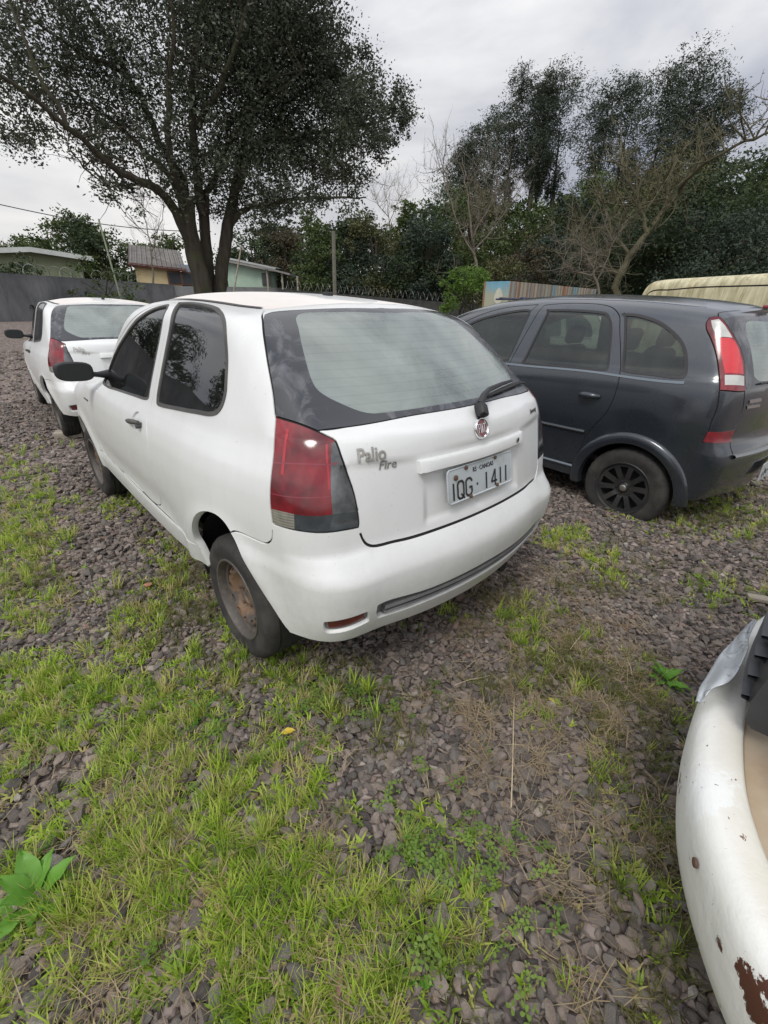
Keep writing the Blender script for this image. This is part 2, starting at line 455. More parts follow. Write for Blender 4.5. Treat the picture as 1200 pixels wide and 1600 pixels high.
def side_curve(sh, yz):
    out = []
    for y, z in yz:
        a = .75
        for _ in range(10):
            a += (fpos(sh, *fuv(sh, a, y, z))[0] - a)*.8
        out.append((a, y, z))
    return out
def text_mesh(txt, size, shear=0, bold=0, width=1.0):
    c = bpy.data.curves.new('lettering', 'FONT'); c.body = txt; c.size = size; c.shear = shear; c.offset = bold; c.resolution_u = 3; c.align_x = 'CENTER'; c.align_y = 'CENTER'
    o = bpy.data.objects.new('lettering', c); COL.objects.link(o)
    dg = bpy.context.evaluated_depsgraph_get(); me = bpy.data.meshes.new_from_object(o.evaluated_get(dg))
    V = np.array([tuple(v.co) for v in me.vertices]); F = [tuple(p.vertices) for p in me.polygons]
    bpy.data.objects.remove(o); bpy.data.meshes.remove(me); bpy.data.curves.remove(c)
    if len(V) == 0: return V, F
    V[:, 0] *= width
    return V, F
def extrude_text(mb, txt, size, mapf, depth=.003, m=0, shear=0, bold=0, width=1.0):
    """mapf(x, y, d) -> 3D point; flat letters raised by depth"""
    V, F = text_mesh(txt, size, shear, bold, width)
    # subdivide not needed: letters are small; faces + rim
    top = [mapf(v[0], v[1], depth) for v in V]; bot = [mapf(v[0], v[1], 0) for v in V]
    ec = {}
    for f in F:
        for i in range(len(f)): ec[(f[i], f[(i+1) % len(f)])] = 1
    n = len(V); G = list(F)
    for (a, b) in ec:
        if (b, a) not in ec: G.append((b, a, a+n, b+n))
    mb.add(top + bot, G, m)
import math
# ---------------------------------------------------------------- numeric helpers
def pchip(xs, ys):
    xs = np.array(xs, float); ys = np.array(ys, float)
    h = np.diff(xs); d = np.diff(ys) / h
    m = np.zeros_like(ys); m[0] = d[0]; m[-1] = d[-1]
    for i in range(1, len(xs) - 1):
        if d[i-1] * d[i] > 0:
            w1 = 2*h[i] + h[i-1]; w2 = h[i] + 2*h[i-1]
            m[i] = (w1 + w2) / (w1/d[i-1] + w2/d[i])
    def f(t):
        t = np.clip(np.asarray(t, float), xs[0], xs[-1])
        i = np.clip(np.searchsorted(xs, t) - 1, 0, len(xs) - 2)
        s = (t - xs[i]) / h[i]
        return ((2*s**3 - 3*s**2 + 1) * ys[i] + (s**3 - 2*s**2 + s) * h[i] * m[i]
                + (-2*s**3 + 3*s**2) * ys[i+1] + (s**3 - s**2) * h[i] * m[i+1])
    return f

def smax(a, b, k):
    return np.maximum(a, b) + np.maximum(k - np.abs(a - b), 0)**2 / (4*k)

def sstep(a, b, t):
    s = np.clip((t - a) / (b - a), 0, 1)
    return s*s*(3 - 2*s)

class Shell:
    """Closed car skin as an implicit surface around a spine; (u, v) are metre-like surface coordinates of the left/right mirrored half."""
    def __init__(s, spine, side, plan, rear, rear_c, top, crown, front, front_c, kr=.10, kt=.10, kf=.14, extra=None, krt=.05):
        s.ya, s.yb, s.zc = spine
        s.W = pchip(*side); s.R = pchip(*rear); s.Rc = pchip(*rear_c); s.T = pchip(*top); s.F = pchip(*front)
        s.K = pchip(*plan); s.crown, s.fc = crown, front_c
        s.kr, s.kt, s.kf, s.extra, s.krt = kr, kt, kf, extra, krt
        s.q = .8
        s.u1 = s.q*np.pi/2; s.u2 = s.u1 + (s.yb - s.ya); s.umax = s.u2 + s.q*np.pi/2
        s.vmax = s.q*np.pi/2
    def f(s, P):
        a = np.abs(P[..., 0]); y = P[..., 1]; z = P[..., 2]
        e = 1e-3
        fs = a - s.W(z)*s.K(y)
        gr = (s.R(z+e) - s.R(z-e))/(2*e)
        fr = (s.R(z) + s.Rc(z)*a*a - y)/np.sqrt(1 + gr*gr)
        gt = (s.T(y+e) - s.T(y-e))/(2*e)
        ft = (z - s.T(y) + s.crown*a*a)/np.sqrt(1 + gt*gt)
        ff = y - s.F(z) + s.fc*a*a
        v = smax(smax(smax(fr, ft, s.krt), fs, s.kr + (s.kt - s.kr)*sstep(1.0, 1.35, z)), ff, s.kf)
        if s.extra is not None:
            v = v - s.extra(a, y, z)
        return v
    def to_uv(s, P):
        P = np.asarray(P, float)
        a = np.abs(P[..., 0]); y = P[..., 1]; dz = P[..., 2] - s.zc
        yc = np.clip(y, s.ya, s.yb)
        hor = np.hypot(a, y - yc)
        azr = np.arctan2(a, np.maximum(s.ya - y, 0)); azf = np.arctan2(np.maximum(y - s.yb, 0), a)
        u = np.where(y < s.ya, s.q*azr, np.where(y > s.yb, s.u2 + s.q*azf, s.u1 + (y - s.ya)))
        return np.stack([u, s.q*np.arctan2(dz, hor)], -1)
    def dirs(s, uv):
        u, v = uv[..., 0], uv[..., 1]
        az = np.where(u < s.u1, u/s.q, np.where(u > s.u2, np.pi/2 + (u - s.u2)/s.q, np.pi/2))
        oy = s.ya + np.clip(u - s.u1, 0, s.yb - s.ya)
        el = v/s.q
        D = np.stack([np.sin(az)*np.cos(el), -np.cos(az)*np.cos(el), np.sin(el)], -1)
        O = np.stack([np.zeros_like(u), oy, np.full_like(u, s.zc)], -1)
        return O, D
    def pos(s, uv):
        O, D = s.dirs(uv)
        lo = np.full(uv.shape[:-1], .15); hi = np.full(uv.shape[:-1], 1.6)
        ts = np.linspace(.2, 2.0, 46)
        prev = np.full(lo.shape, .15); found = np.zeros(lo.shape, bool)
        for t in ts:
            inside = s.f(O + D*t) < 0
            hit = (~inside) & (~found)
            lo = np.where(hit, prev, lo); hi = np.where(hit, t, hi); found |= hit
            prev = np.full(lo.shape, t)
        for _ in range(22):
            m = .5*(lo + hi); ins = s.f(O + D*m[..., None]) < 0
            lo = np.where(ins, m, lo); hi = np.where(ins, hi, m)
        return O + D*(.5*(lo + hi))[..., None]
    def normal(s, P):
        e = 2.5e-3; g = []
        for i in range(3):
            d = np.zeros(3); d[i] = e
            g.append(s.f(P + d) - s.f(P - d))
        n = np.stack(g, -1); n[..., 0] = np.where(np.abs(P[..., 0]) < 1e-6, 0, n[..., 0])
        return n/np.maximum(np.linalg.norm(n, axis=-1, keepdims=True), 1e-9)

def shell_table(s):
    nu, nv = 560, 300
    u = np.linspace(0, s.umax, nu); v = np.linspace(-.5, s.vmax, nv)
    g = np.stack(np.meshgrid(u, v, indexing='ij'), -1)
    P = s.pos(g); O, D = s.dirs(g)
    s.tab = np.linalg.norm(P - O, axis=-1); s.tn = (nu, nv)
def fpos(s, u, v):
    """quick look-up of one surface point"""
    nu, nv = s.tn
    a = min(max(u/s.umax*(nu-1), 0), nu - 1.001); b = min(max((v + .5)/(s.vmax + .5)*(nv-1), 0), nv - 1.001)
    i, j = int(a), int(b); a -= i; b -= j; T = s.tab
    t = (T[i, j]*(1-a) + T[i+1, j]*a)*(1-b) + (T[i, j+1]*(1-a) + T[i+1, j+1]*a)*b
    if u < s.u1: az = u/s.q; oy = s.ya
    elif u > s.u2: az = math.pi/2 + (u - s.u2)/s.q; oy = s.yb
    else: az = math.pi/2; oy = s.ya + u - s.u1
    el = v/s.q; ce = math.cos(el)
    return np.array([t*math.sin(az)*ce, oy - t*math.cos(az)*ce, s.zc + t*math.sin(el)])
def fuv(s, a, y, z):
    yc = min(max(y, s.ya), s.yb); hor = math.hypot(a, y - yc)
    if y < s.ya: u = s.q*math.atan2(a, s.ya - y)
    elif y > s.yb: u = s.u2 + s.q*math.atan2(y - s.yb, a)
    else: u = s.u1 + y - s.ya
    return u, s.q*math.atan2(z - s.zc, hor)
def fnormal(s, u, v):
    e = .004; du = fpos(s, u+e, v) - fpos(s, max(u-e, 0), v); dv = fpos(s, u, v+e) - fpos(s, u, v-e)
    n = np.cross(du, dv); n /= max(np.linalg.norm(n), 1e-9); O = fpos(s, u, v) - np.array([0, min(max(fpos(s, u, v)[1], s.ya), s.yb), s.zc])
    return n if np.dot(n, O) > 0 else -n

def palio_shell():
    zs = [.15, .25, .30, .40, .55, .70, .80, .87, .92, .96, 1.02, 1.20, 1.35, 1.45]
    xs = [.735, .768, .780, .797, .810, .815, .808, .792, .768, .748, .728, .668, .618, .575]
    def extra(a, y, z):
        # soft wheel-arch flares, a bumper shoulder and the hollow lower door
        d = 0
        for yw in (.69, 3.062):
            r = np.hypot(y - yw, z - .272)
            d = d + .016*np.exp(-((r - .35)/.055)**2)*sstep(.5, .7, a)
        d = d - .010*np.exp(-((z - .50)/.07)**2)*sstep(1.05, 1.3, y)*sstep(2.85, 2.6, y)*sstep(.5, .7, a)
        d = d - .058*np.clip((y - 1.35)/1.15, 0, 1.5)**1.5*sstep(.87, .97, z)*sstep(.3, .5, a)         # cabin narrows towards the windscreen
        d = d + .008*sstep(.447, .42, z)*sstep(.93, 1.3, y)*sstep(2.8, 2.6, y)*sstep(.5, .7, a)   # sill step
        d = d + .010*sstep(.625, .560, z)*sstep(.64, .50, y)*sstep(.45, .6, a)
        back = sstep(.6, .4, y)
        d = d - .013*back*sstep(.30, .275, a)*sstep(.665, .69, z)*sstep(.875, .862, z)               # number-plate recess
        d = d + .006*back*sstep(.915, .935, z)*sstep(1.02, 1.0, z)*sstep(.60, .55, a)              # fold under the window
        return d
    return Shell((.95, 2.9, .70), (zs, xs),
        ([-.1, 0, .3, .5, .7, 1, 1.4, 1.9, 2.4, 2.8, 3.2, 3.5, 3.85], [.81, .83, .917, .957, .985, 1, 1, .993, .980, .966, .940, .885, .80]),
        ([.15, .26, .31, .385, .455, .53, .556, .575, .60, .632, .655, .70, .80, .90, .97, 1.0, 1.02, 1.10, 1.37, 1.45],
         [.17, .085, .058, .026, .008, .000, .001, .007, .020, .042, .060, .068, .080, .092, .104, .117, .138, .245, .630, .755]),
        ([.15, .30, .60, .73, .95, 1.02, 1.37], [.28, .27, .25, .24, .30, .33, .27]),
        ([.2, .45, .66, .9, 1.3, 1.7, 1.95, 2.12, 2.26, 2.84, 2.96, 3.4, 3.72, 3.9], [1.29, 1.345, 1.387, 1.412, 1.437, 1.445, 1.436, 1.408, 1.355, 1.0, .965, .91, .81, .70]),
        .17,
        ([.15, .25, .5, .6, .68, .8], [3.74, 3.80, 3.83, 3.82, 3.79, 3.74]), .25, kr=.10, kt=.06, extra=extra)

def meriva_shell():
    def extra(a, y, z):
        d = 0
        for yw in (.626, 3.256):
            r = np.hypot(y - yw, z - .268)
            d = d + .004*np.exp(-((r - .36)/.06)**2)*sstep(.5, .7, a)
        return d
    return Shell((.95, 3.05, .75),
        ([.15, .25, .40, .60, .80, .95, 1.03, 1.07, 1.10, 1.20, 1.35, 1.45, 1.55, 1.62], [.76, .80, .815, .825, .825, .815, .80, .787, .768, .73, .672, .63, .58, .54]),
        ([-.1, 0, .2, .4, .7, 1.1, 1.6, 2.4, 2.9, 3.3, 3.6, 4.05], [.80, .84, .925, .965, .985, 1, 1, .99, .98, .965, .935, .85]),
        ([.15, .28, .40, .55, .62, .68, .75, .90, 1.02, 1.06, 1.20, 1.35, 1.46, 1.52, 1.60], [.16, .06, .01, -.01, .0, .03, .045, .05, .062, .075, .125, .20, .27, .33, .45]),
        ([.15, .6, 1.0, 1.4], [.25, .22, .22, .22]),
        ([.1, .35, .6, 1.0, 1.5, 2.0, 2.4, 2.7, 3.4, 3.5, 3.8, 4.05], [1.465, 1.515, 1.552, 1.583, 1.598, 1.578, 1.515, 1.42, 1.06, 1.03, .92, .78]),
        .16,
        ([.15, .3, .55, .65, .8, .9], [3.95, 4.02, 4.05, 4.03, 3.98, 3.9]), .25, kr=.08, kt=.10, extra=extra)
# ================================================================ placing helpers
CAMP = np.array([0, 0, CAM_H]); FWn, RTn, UPn = np.array(_FW), np.array(_RT), np.array(_UP)
def direction(px, py):
    d = FWn + (px - 600)/700.2*RTn - (py - 800)/700.2*UPn
    return d
def at(px, py, dist):
    """real point seen in that direction at that horizontal distance (metres)"""
    d = direction(px, py); return CAMP + d*dist/math.hypot(d[0], d[1])
def ground_z(x, y):
    x = np.asarray(x, float); y = np.asarray(y, float); r = np.hypot(x, y)
    z = .62*sstep(9, 27, r)*sstep(-3, -11, x) + .015*np.sin(x*1.3 + 1)*np.cos(y*1.1) + .008*np.sin(x*4.1 + y*2.3) - .01
    z = z - .085*np.exp(-(((x - 2.6)/1.7)**2 + ((y - 4.6)/2.0)**2)) - .05*sstep(7, 12, y)*sstep(-3, 3, x)
    return z
def on_ground(px, py):
    d = direction(px, py); t = (0 - CAM_H)/d[2]; p = CAMP + d*t
    p[2] = float(ground_z(p[0], p[1])); return p
def project(P):
    D = P - CAMP; z = D @ FWn; return 600 + 700.2*(D @ RTn)/z, 800 - 700.2*(D @ UPn)/z, z
rs = np.random.RandomState(7)
def fast_mesh(name, V, F, mats, parent=None, smooth=False, mi=None, link=True):
    V = np.asarray(V, np.float32); F = np.asarray(F, np.int32); me = bpy.data.meshes.new(name)
    me.vertices.add(len(V)); me.vertices.foreach_set('co', V.ravel())
    me.loops.add(F.size); me.loops.foreach_set('vertex_index', F.ravel())
    me.polygons.add(len(F)); me.polygons.foreach_set('loop_start', np.arange(len(F), dtype=np.int32)*F.shape[1])
    me.polygons.foreach_set('loop_total', np.full(len(F), F.shape[1], np.int32))
    for m in (mats if isinstance(mats, (list, tuple)) else [mats]): me.materials.append(m)
    if mi is not None: me.polygons.foreach_set('material_index', np.asarray(mi, np.int32))
    me.polygons.foreach_set('use_smooth', np.full(len(F), smooth)); me.update(); me.validate()
    o = bpy.data.objects.new(name, me)
    if link: COL.objects.link(o)
    if parent is not None: o.parent = parent
    return o

# ================================================================ ground
def groundfn(t, b):
    c = t.nodes.new('ShaderNodeTexCoord')
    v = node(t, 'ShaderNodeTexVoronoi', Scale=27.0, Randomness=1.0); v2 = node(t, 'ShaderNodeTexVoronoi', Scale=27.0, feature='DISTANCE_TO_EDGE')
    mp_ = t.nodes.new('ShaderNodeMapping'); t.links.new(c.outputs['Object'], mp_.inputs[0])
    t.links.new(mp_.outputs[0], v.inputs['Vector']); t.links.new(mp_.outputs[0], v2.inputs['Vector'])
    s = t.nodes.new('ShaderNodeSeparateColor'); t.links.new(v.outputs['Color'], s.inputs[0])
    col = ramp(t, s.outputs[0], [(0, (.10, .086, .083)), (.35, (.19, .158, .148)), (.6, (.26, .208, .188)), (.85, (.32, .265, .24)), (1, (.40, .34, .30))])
    big = tex(t, .55, 6, .6); soil_shade = mixc(t, tex(t, 30, 6, .7), (.075, .058, .044), (.145, .112, .082))
    cc = mixc(t, rng(t, v2.outputs['Distance'], .0, .10), soil_shade, col)  # dark soil between the stones, with crevice shade painted into its colour
    green = mixc(t, tex(t, 60, 4, .7), (.05, .065, .02), (.12, .13, .05))
    cc = mixc(t, rng(t, big, .60, .75, 0, .5), cc, green)
    t.links.new(cc, b.inputs['Base Color'])
    h = mathn(t, 'ADD', mathn(t, 'MINIMUM', v2.outputs['Distance'], .18), mathn(t, 'MULTIPLY', s.outputs[1], .12))
    bump(t, b, h, .9, .05)
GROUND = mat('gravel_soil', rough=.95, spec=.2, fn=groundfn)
def axis_pts(lo, hi, fine_lo, fine_hi, step, grow_=1.12):
    a = list(np.arange(fine_lo, fine_hi, step)); s = step; x = fine_hi
    while x < hi: a.append(x); s *= grow_; x += s
    a.append(hi); s = step; x = fine_lo - step
    while x > lo: a.insert(0, x); s *= grow_; x -= s
    a.insert(0, lo); return np.array(a)
gx = axis_pts(-300, 300, -3, 4, .07); gy = axis_pts(-60, 500, -.5, 6, .07)
GX, GY = np.meshgrid(gx, gy, indexing='ij'); GZ = ground_z(GX, GY)
near = sstep(9, 4, np.hypot(GX, GY)); GZ = GZ + near*.006*rs.randn(*GZ.shape)
nx_, ny_ = len(gx), len(gy); idx = np.arange(nx_*ny_).reshape(nx_, ny_)
F = np.stack([idx[:-1, :-1], idx[1:, :-1], idx[1:, 1:], idx[:-1, 1:]], -1).reshape(-1, 4)
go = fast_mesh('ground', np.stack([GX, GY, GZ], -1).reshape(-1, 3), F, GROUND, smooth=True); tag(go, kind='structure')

# ---- scattered things that nobody could count: stones, grass, straw, clover
def scatter(name, P, rot, scale, variants, which, kind='stuff', label=None):
    me = bpy.data.meshes.new(name); me.vertices.add(len(P)); me.vertices.foreach_set('co', np.asarray(P, np.float32).ravel())
    a = me.attributes.new('rot', 'FLOAT_VECTOR', 'POINT'); a.data.foreach_set('vector', np.asarray(rot, np.float32).ravel())
    a = me.attributes.new('scl', 'FLOAT_VECTOR', 'POINT'); a.data.foreach_set('vector', np.asarray(scale, np.float32).ravel())
    a = me.attributes.new('idx', 'INT', 'POINT'); a.data.foreach_set('value', np.asarray(which, np.int32))
    o = bpy.data.objects.new(name, me); COL.objects.link(o)
    vc = bpy.data.collections.new(name + '_kinds')
    for v in variants: vc.objects.link(v)
    ng = bpy.data.node_groups.new(name, 'GeometryNodeTree'); ng.interface.new_socket('Geometry', in_out='INPUT', socket_type='NodeSocketGeometry'); ng.interface.new_socket('Geometry', in_out='OUTPUT', socket_type='NodeSocketGeometry')
    N = ng.nodes; gi = N.new('NodeGroupInput'); go_ = N.new('NodeGroupOutput'); ip = N.new('GeometryNodeInstanceOnPoints'); ci = N.new('GeometryNodeCollectionInfo')
    ci.inputs['Collection'].default_value = vc; ci.inputs['Separate Children'].default_value = True; ci.inputs['Reset Children'].default_value = True
    ip.inputs['Pick Instance'].default_value = True
    def at_(nm, ty):
        n = N.new('GeometryNodeInputNamedAttribute'); n.data_type = ty; n.inputs['Name'].default_value = nm; return n.outputs['Attribute']
    k = ng.links.new; k(gi.outputs[0], ip.inputs['Points']); k(ci.outputs[0], ip.inputs['Instance']); k(at_('idx', 'INT'), ip.inputs['Instance Index'])
    k(at_('rot', 'FLOAT_VECTOR'), ip.inputs['Rotation']); k(at_('scl', 'FLOAT_VECTOR'), ip.inputs['Scale']); k(ip.outputs[0], go_.inputs[0])
    md = o.modifiers.new('scatter', 'NODES'); md.node_group = ng
    return tag(o, label, None, None, kind)
def stonefn(t, b):
    oi = t.nodes.new('ShaderNodeObjectInfo')
    col = ramp(t, oi.outputs['Random'], [(0, (.075, .067, .064)), (.20, (.18, .154, .138)), (.42, (.30, .245, .212)), (.60, (.38, .31, .26)), (.72, (.26, .238, .215)), (.84, (.175, .162, .150)), (.92, (.40, .325, .28)), (.965, (.34, .22, .17)), (.985, (.45, .41, .37)), (1, (.52, .48, .43))])
    f = tex(t, 1.6, 6, .65); c = mixc(t, rng(t, f, .35, .75, 0, .6), col, (.20, .17, .145))
    t.links.new(c, b.inputs['Base Color']); bump(t, b, tex(t, 7, 8, .75), .6, .12)
STONE = mat('crushed_stone', rough=.82, spec=.35, fn=stonefn)
stones = []
for k in range(9):
    b = bmesh.new(); bmesh.ops.create_icosphere(b, subdivisions=3, radius=.5)
    r_ = np.random.RandomState(40 + k); planes = [(r_.randn(3), .22 + .14*r_.rand()) for _ in range(11)]
    sx, sy, sz = 1.0, .66 + .28*r_.rand(), .46 + .26*r_.rand()
    for v in b.verts:
        p = np.array(v.co)
        for n, d in planes:
            n = n/np.linalg.norm(n); e = p @ n - d
            if e > 0: p = p - n*e*.985
        v.co = Vector((p[0]*sx, p[1]*sy, p[2]*sz))*1.25
    me = bpy.data.meshes.new('stone'); b.to_mesh(me); b.free(); me.materials.append(STONE)
    me.polygons.foreach_set('use_smooth', [True]*len(me.polygons)); me.set_sharp_from_angle(angle=R(24)); stones.append(bpy.data.objects.new('stone', me))
def sector_points(r0, r1, dens, a0=-52, a1=60):
    n = int(dens*R(a1 - a0)/2*(r1*r1 - r0*r0)); r = np.sqrt(rs.uniform(r0*r0, r1*r1, n)); a = np.radians(rs.uniform(a0, a1, n))
    return np.stack([r*np.sin(a), r*np.cos(a)], 1)
def px_of(P2):
    P = np.column_stack([P2, ground_z(P2[:, 0], P2[:, 1])]); x, y, z = project(P); return x, y, z
# where vegetation grows (centre and radii measured on the ground as seen: cx, cy, rx, ry, strength)
GREEN = [(230, 1430, 420, 260, .80), (110, 1200, 240, 110, .62), (560, 1470, 130, 180, .75), (440, 1270, 200, 90, .58), (300, 1040, 150, 70, .5), (120, 1075, 120, 50, .7), (36, 735, 44, 26, .8), (30, 880, 75, 100, .9), (60, 790, 70, 22, .6), (215, 800, 50, 24, .6), (262, 905, 48, 60, .6),
         (210, 955, 90, 60, .35), (470, 1085, 120, 36, .30), (560, 1120, 50, 40, .18), (880, 842, 40, 18, .8), (925, 880, 45, 22, .7), (1100, 800, 130, 40, .35), (1150, 930, 70, 45, .35), (960, 905, 30, 16, .5), (870, 1070, 110, 70, .07), (1000, 1180, 90, 120, .10), (1010, 1400, 120, 220, .12), (760, 1530, 60, 60, .2), (830, 985, 50, 40, .25), (60, 700, 60, 14, .25), (660, 965, 60, 20, .2), (1120, 700, 60, 30, .4)]
DRY = [(860, 1110, 170, 140, 1.1), (880, 1250, 120, 100, .8), (980, 1340, 150, 220, .7), (790, 930, 80, 60, .6), (560, 1480, 150, 140, .45), (250, 1420, 380, 240, .55), (560, 1480, 120, 150, .6), (40, 880, 70, 90, .7), (930, 960, 120, 60, .4), (700, 1500, 80, 100, .5), (1050, 1500, 80, 120, .6), (330, 900, 60, 40, .15)]
CLOVER = [(740, 1420, 130, 150, .8), (640, 1300, 70, 70, .8), (200, 1300, 300, 200, .35), (1060, 1240, 60, 60, .1), (590, 1100, 80, 60, .25), (110, 1330, 120, 120, .5), (480, 1090, 80, 40, .3)]
def field(L, x, y):
    m = np.zeros_like(x)
    for cx, cy, rx, ry, s in L: m = np.maximum(m, s*np.clip(1.35 - np.hypot((x-cx)/rx, (y-cy)/ry), 0, 1)**.7)
    return m
def blob(P2, s, seed):
    r_ = np.random.RandomState(seed); v = 0
    for i in range(7):
        a = r_.uniform(0, 6.28); f = s*(.6 + 1.1*r_.rand()); v = v + np.sin((P2[:, 0]*math.cos(a) + P2[:, 1]*math.sin(a))*f + r_.uniform(0, 6.28))
    return .5 + v/7*.9
SP = [sector_points(.12, 2.6, 3000, -112, 112), sector_points(2.6, 5, 1400), sector_points(5, 9, 420), sector_points(9, 16, 60)]
SZ = [.0215, .025, .032, .050]
P2 = np.vstack(SP); sz = np.concatenate([np.full(len(p), s) for p, s in zip(SP, SZ)])
x, y, z_ = px_of(P2); gmask = field(GREEN, x, y); keep = rs.rand(len(P2)) > np.clip(gmask*.5, 0, .35); P2, sz, x, y = P2[keep], sz[keep], x[keep], y[keep]
sz = sz*np.exp(np.clip(rs.randn(len(sz))*.40, -1, .75)); sz *= np.where(y > 1180, 1.12, 1.0)
P3 = np.column_stack([P2, ground_z(P2[:, 0], P2[:, 1]) + sz*rs.uniform(-.02, .30, len(sz)) + .004])
rot = np.column_stack([rs.randn(len(sz))*.35, rs.randn(len(sz))*.35, rs.uniform(0, 6.28, len(sz))])
scatter('gravel', P3, rot, np.repeat(sz[:, None], 3, 1)*rs.uniform(.8, 1.2, (len(sz), 3)), stones, rs.randint(0, 9, len(sz)))

def leaffn(cols, trans=.35, rnd=True):
    def fn(t, b):
        oi = t.nodes.new('ShaderNodeObjectInfo'); f = tex(t, 7, 3, .6)
        s = mathn(t, 'ADD', mathn(t, 'MULTIPLY', oi.outputs['Random'], .75), mathn(t, 'MULTIPLY', f, .25)) if rnd else f
        c = ramp(t, s, [(i/(len(cols)-1), k) for i, k in enumerate(cols)])
        t.links.new(c, b.inputs['Base Color'])
        tl = t.nodes.new('ShaderNodeBsdfTranslucent'); t.links.new(c, tl.inputs[0]); mx = t.nodes.new('ShaderNodeMixShader'); mx.inputs[0].default_value = trans
        o = t.nodes['Material Output']; t.links.new(b.outputs[0], mx.inputs[1]); t.links.new(tl.outputs[0], mx.inputs[2]); t.links.new(mx.outputs[0], o.inputs['Surface'])
    return fn
GRASS = mat('grass_blades', rough=.5, spec=.3, fn=leaffn([(.07, .125, .016), (.16, .265, .028), (.25, .38, .04), (.34, .48, .055), (.41, .53, .08), (.47, .50, .13), (.50, .41, .20), (.32, .24, .13)]))
STRAW = mat('dry_straw', rough=.7, spec=.2, fn=leaffn([(.20, .145, .08), (.30, .23, .14), (.40, .32, .20), (.17, .12, .07)], .15))
CLOV = mat('clover_leaves', rough=.5, spec=.3, fn=leaffn([(.10, .17, .035), (.16, .26, .05), (.24, .34, .07)]))
def blade(V, F, base, yaw, L, w, lean, curl, seg=4, flop=0):
    n0 = len(V); dx, dy = math.cos(yaw), math.sin(yaw); px, py = -dy, dx; x = z = 0; a = lean
    for i in range(seg+1):
        t = i/seg; ww = w*(1 - t**2.2)*(.75 + .5*min(t*3, 1)*.5) + .0002
        c = np.array([base[0] + dx*x, base[1] + dy*x, base[2] + max(z, .001)])
        V.append(c + np.array([px, py, 0])*ww/2); V.append(c - np.array([px, py, 0])*ww/2 + np.array([0, 0, ww*.25]))
        st = L/seg; x += math.sin(a)*st; z += math.cos(a)*st; a += curl/seg
    for i in range(seg): F.append((n0+2*i, n0+2*i+1, n0+2*i+3, n0+2*i+2))
tufts = []
OLIVEG = mat('olive_grass_blades', rough=.6, spec=.2, fn=leaffn([(.085, .10, .03), (.13, .15, .04), (.19, .19, .06), (.26, .22, .11)]))
def add_variant(V, F, m, nm='tuft'):
    tufts.append(fast_mesh(nm, np.array(V), np.array(F), m, smooth=True, link=False))
for k in range(7):
    r_ = np.random.RandomState(k); V = []; F = []
    for i in range(6 + r_.randint(5)):
        blade(V, F, (r_.randn()*.008, r_.randn()*.008, -.002), r_.uniform(0, 6.28), r_.uniform(.016, .044), r_.uniform(.0042, .0082), r_.uniform(.4, 1.45), r_.uniform(.0, 1.1))
    add_variant(V, F, GRASS)
for k in range(3):
    r_ = np.random.RandomState(20+k); V = []; F = []
    for i in range(16):
        blade(V, F, (r_.randn()*.006, r_.randn()*.006, -.002), r_.uniform(0, 6.28), r_.uniform(.05, .10), r_.uniform(.002, .0034), r_.uniform(.05, .6), r_.uniform(.1, .9))
    add_variant(V, F, GRASS)
for k in range(5):
    r_ = np.random.RandomState(60+k); V = []; F = []
    for i in range(12):
        blade(V, F, (r_.randn()*.02, r_.randn()*.02, .012 + r_.rand()*.012), r_.uniform(0, 6.28), r_.uniform(.03, .09), r_.uniform(.0010, .0022), r_.uniform(1.2, 1.65), r_.uniform(-.5, .6))
    add_variant(V, F, STRAW)
for k in range(3):
    r_ = np.random.RandomState(120+k); V = []; F = []
    for i in range(13):
        blade(V, F, (r_.randn()*.010, r_.randn()*.010, 0), r_.uniform(0, 6.28), r_.uniform(.03, .075), r_.uniform(.0014, .003), r_.uniform(.3, 1.3), r_.uniform(0, 1.0))
    add_variant(V, F, OLIVEG)
for k in range(3):
    r_ = np.random.RandomState(80+k); V = []; F = []
    for i in range(8):
        cx, cy, cz = r_.randn()*.018, r_.randn()*.018, .016 + r_.rand()*.02; s = r_.uniform(.0045, .0085); a0 = r_.uniform(0, 6.28)
        blade(V, F, (cx*.3, cy*.3, 0), math.atan2(cy, cx), cz*1.25, .0009, .5, .3, 2)
        for j in range(3):
            a = a0 + j*2.094; q = [(0, 0), (.9, -.55), (1.5, -.5), (1.75, 0), (1.5, .5), (.9, .55)]; n0 = len(V); tz = r_.uniform(-.3, .3)
            for u, v in q: V.append((cx + s*(u*math.cos(a) - v*math.sin(a)), cy + s*(u*math.sin(a) + v*math.cos(a)), cz + s*u*tz))
            F += [(n0, n0+1, n0+2, n0+3), (n0, n0+3, n0+4, n0+5)]
    add_variant(V, F, CLOV)
def grow_veg(name, L, zones, lo, hi, zoff, smin, smax, seed, outside=.0, edge=.5):
    P = []
    for r0, r1, d in zones:
        q = sector_points(r0, r1, d, -110 if r0 < 1 else -64, 110 if r0 < 1 else 64); x, y, z = px_of(q); m = field(L, x, y)
        off = (x < -40) | (x > 1240) | (y > 1640) | (z < .05)
        m = np.where(off, outside, m)
        m = m*np.clip((blob(q, 9, seed)*.6 + blob(q, 22, seed+1)*.6 - edge)*2.8 + .35, 0, 1.2)
        P.append(q[rs.rand(len(q)) < m])
    q = np.vstack(P); n = len(q); r = np.hypot(q[:, 0], q[:, 1])
    P3 = np.column_stack([q, ground_z(q[:, 0], q[:, 1]) + zoff]); s = rs.uniform(smin, smax, n)*(1 + .05*np.clip(r-2, 0, 8))
    rot = np.column_stack([rs.randn(n)*.15, rs.randn(n)*.15, rs.uniform(0, 6.28, n)])
    # nothing grows up through the cars' wheels
    return scatter(name, P3, rot, np.repeat(s[:, None], 3, 1), tufts, rs.randint(lo, hi, n))
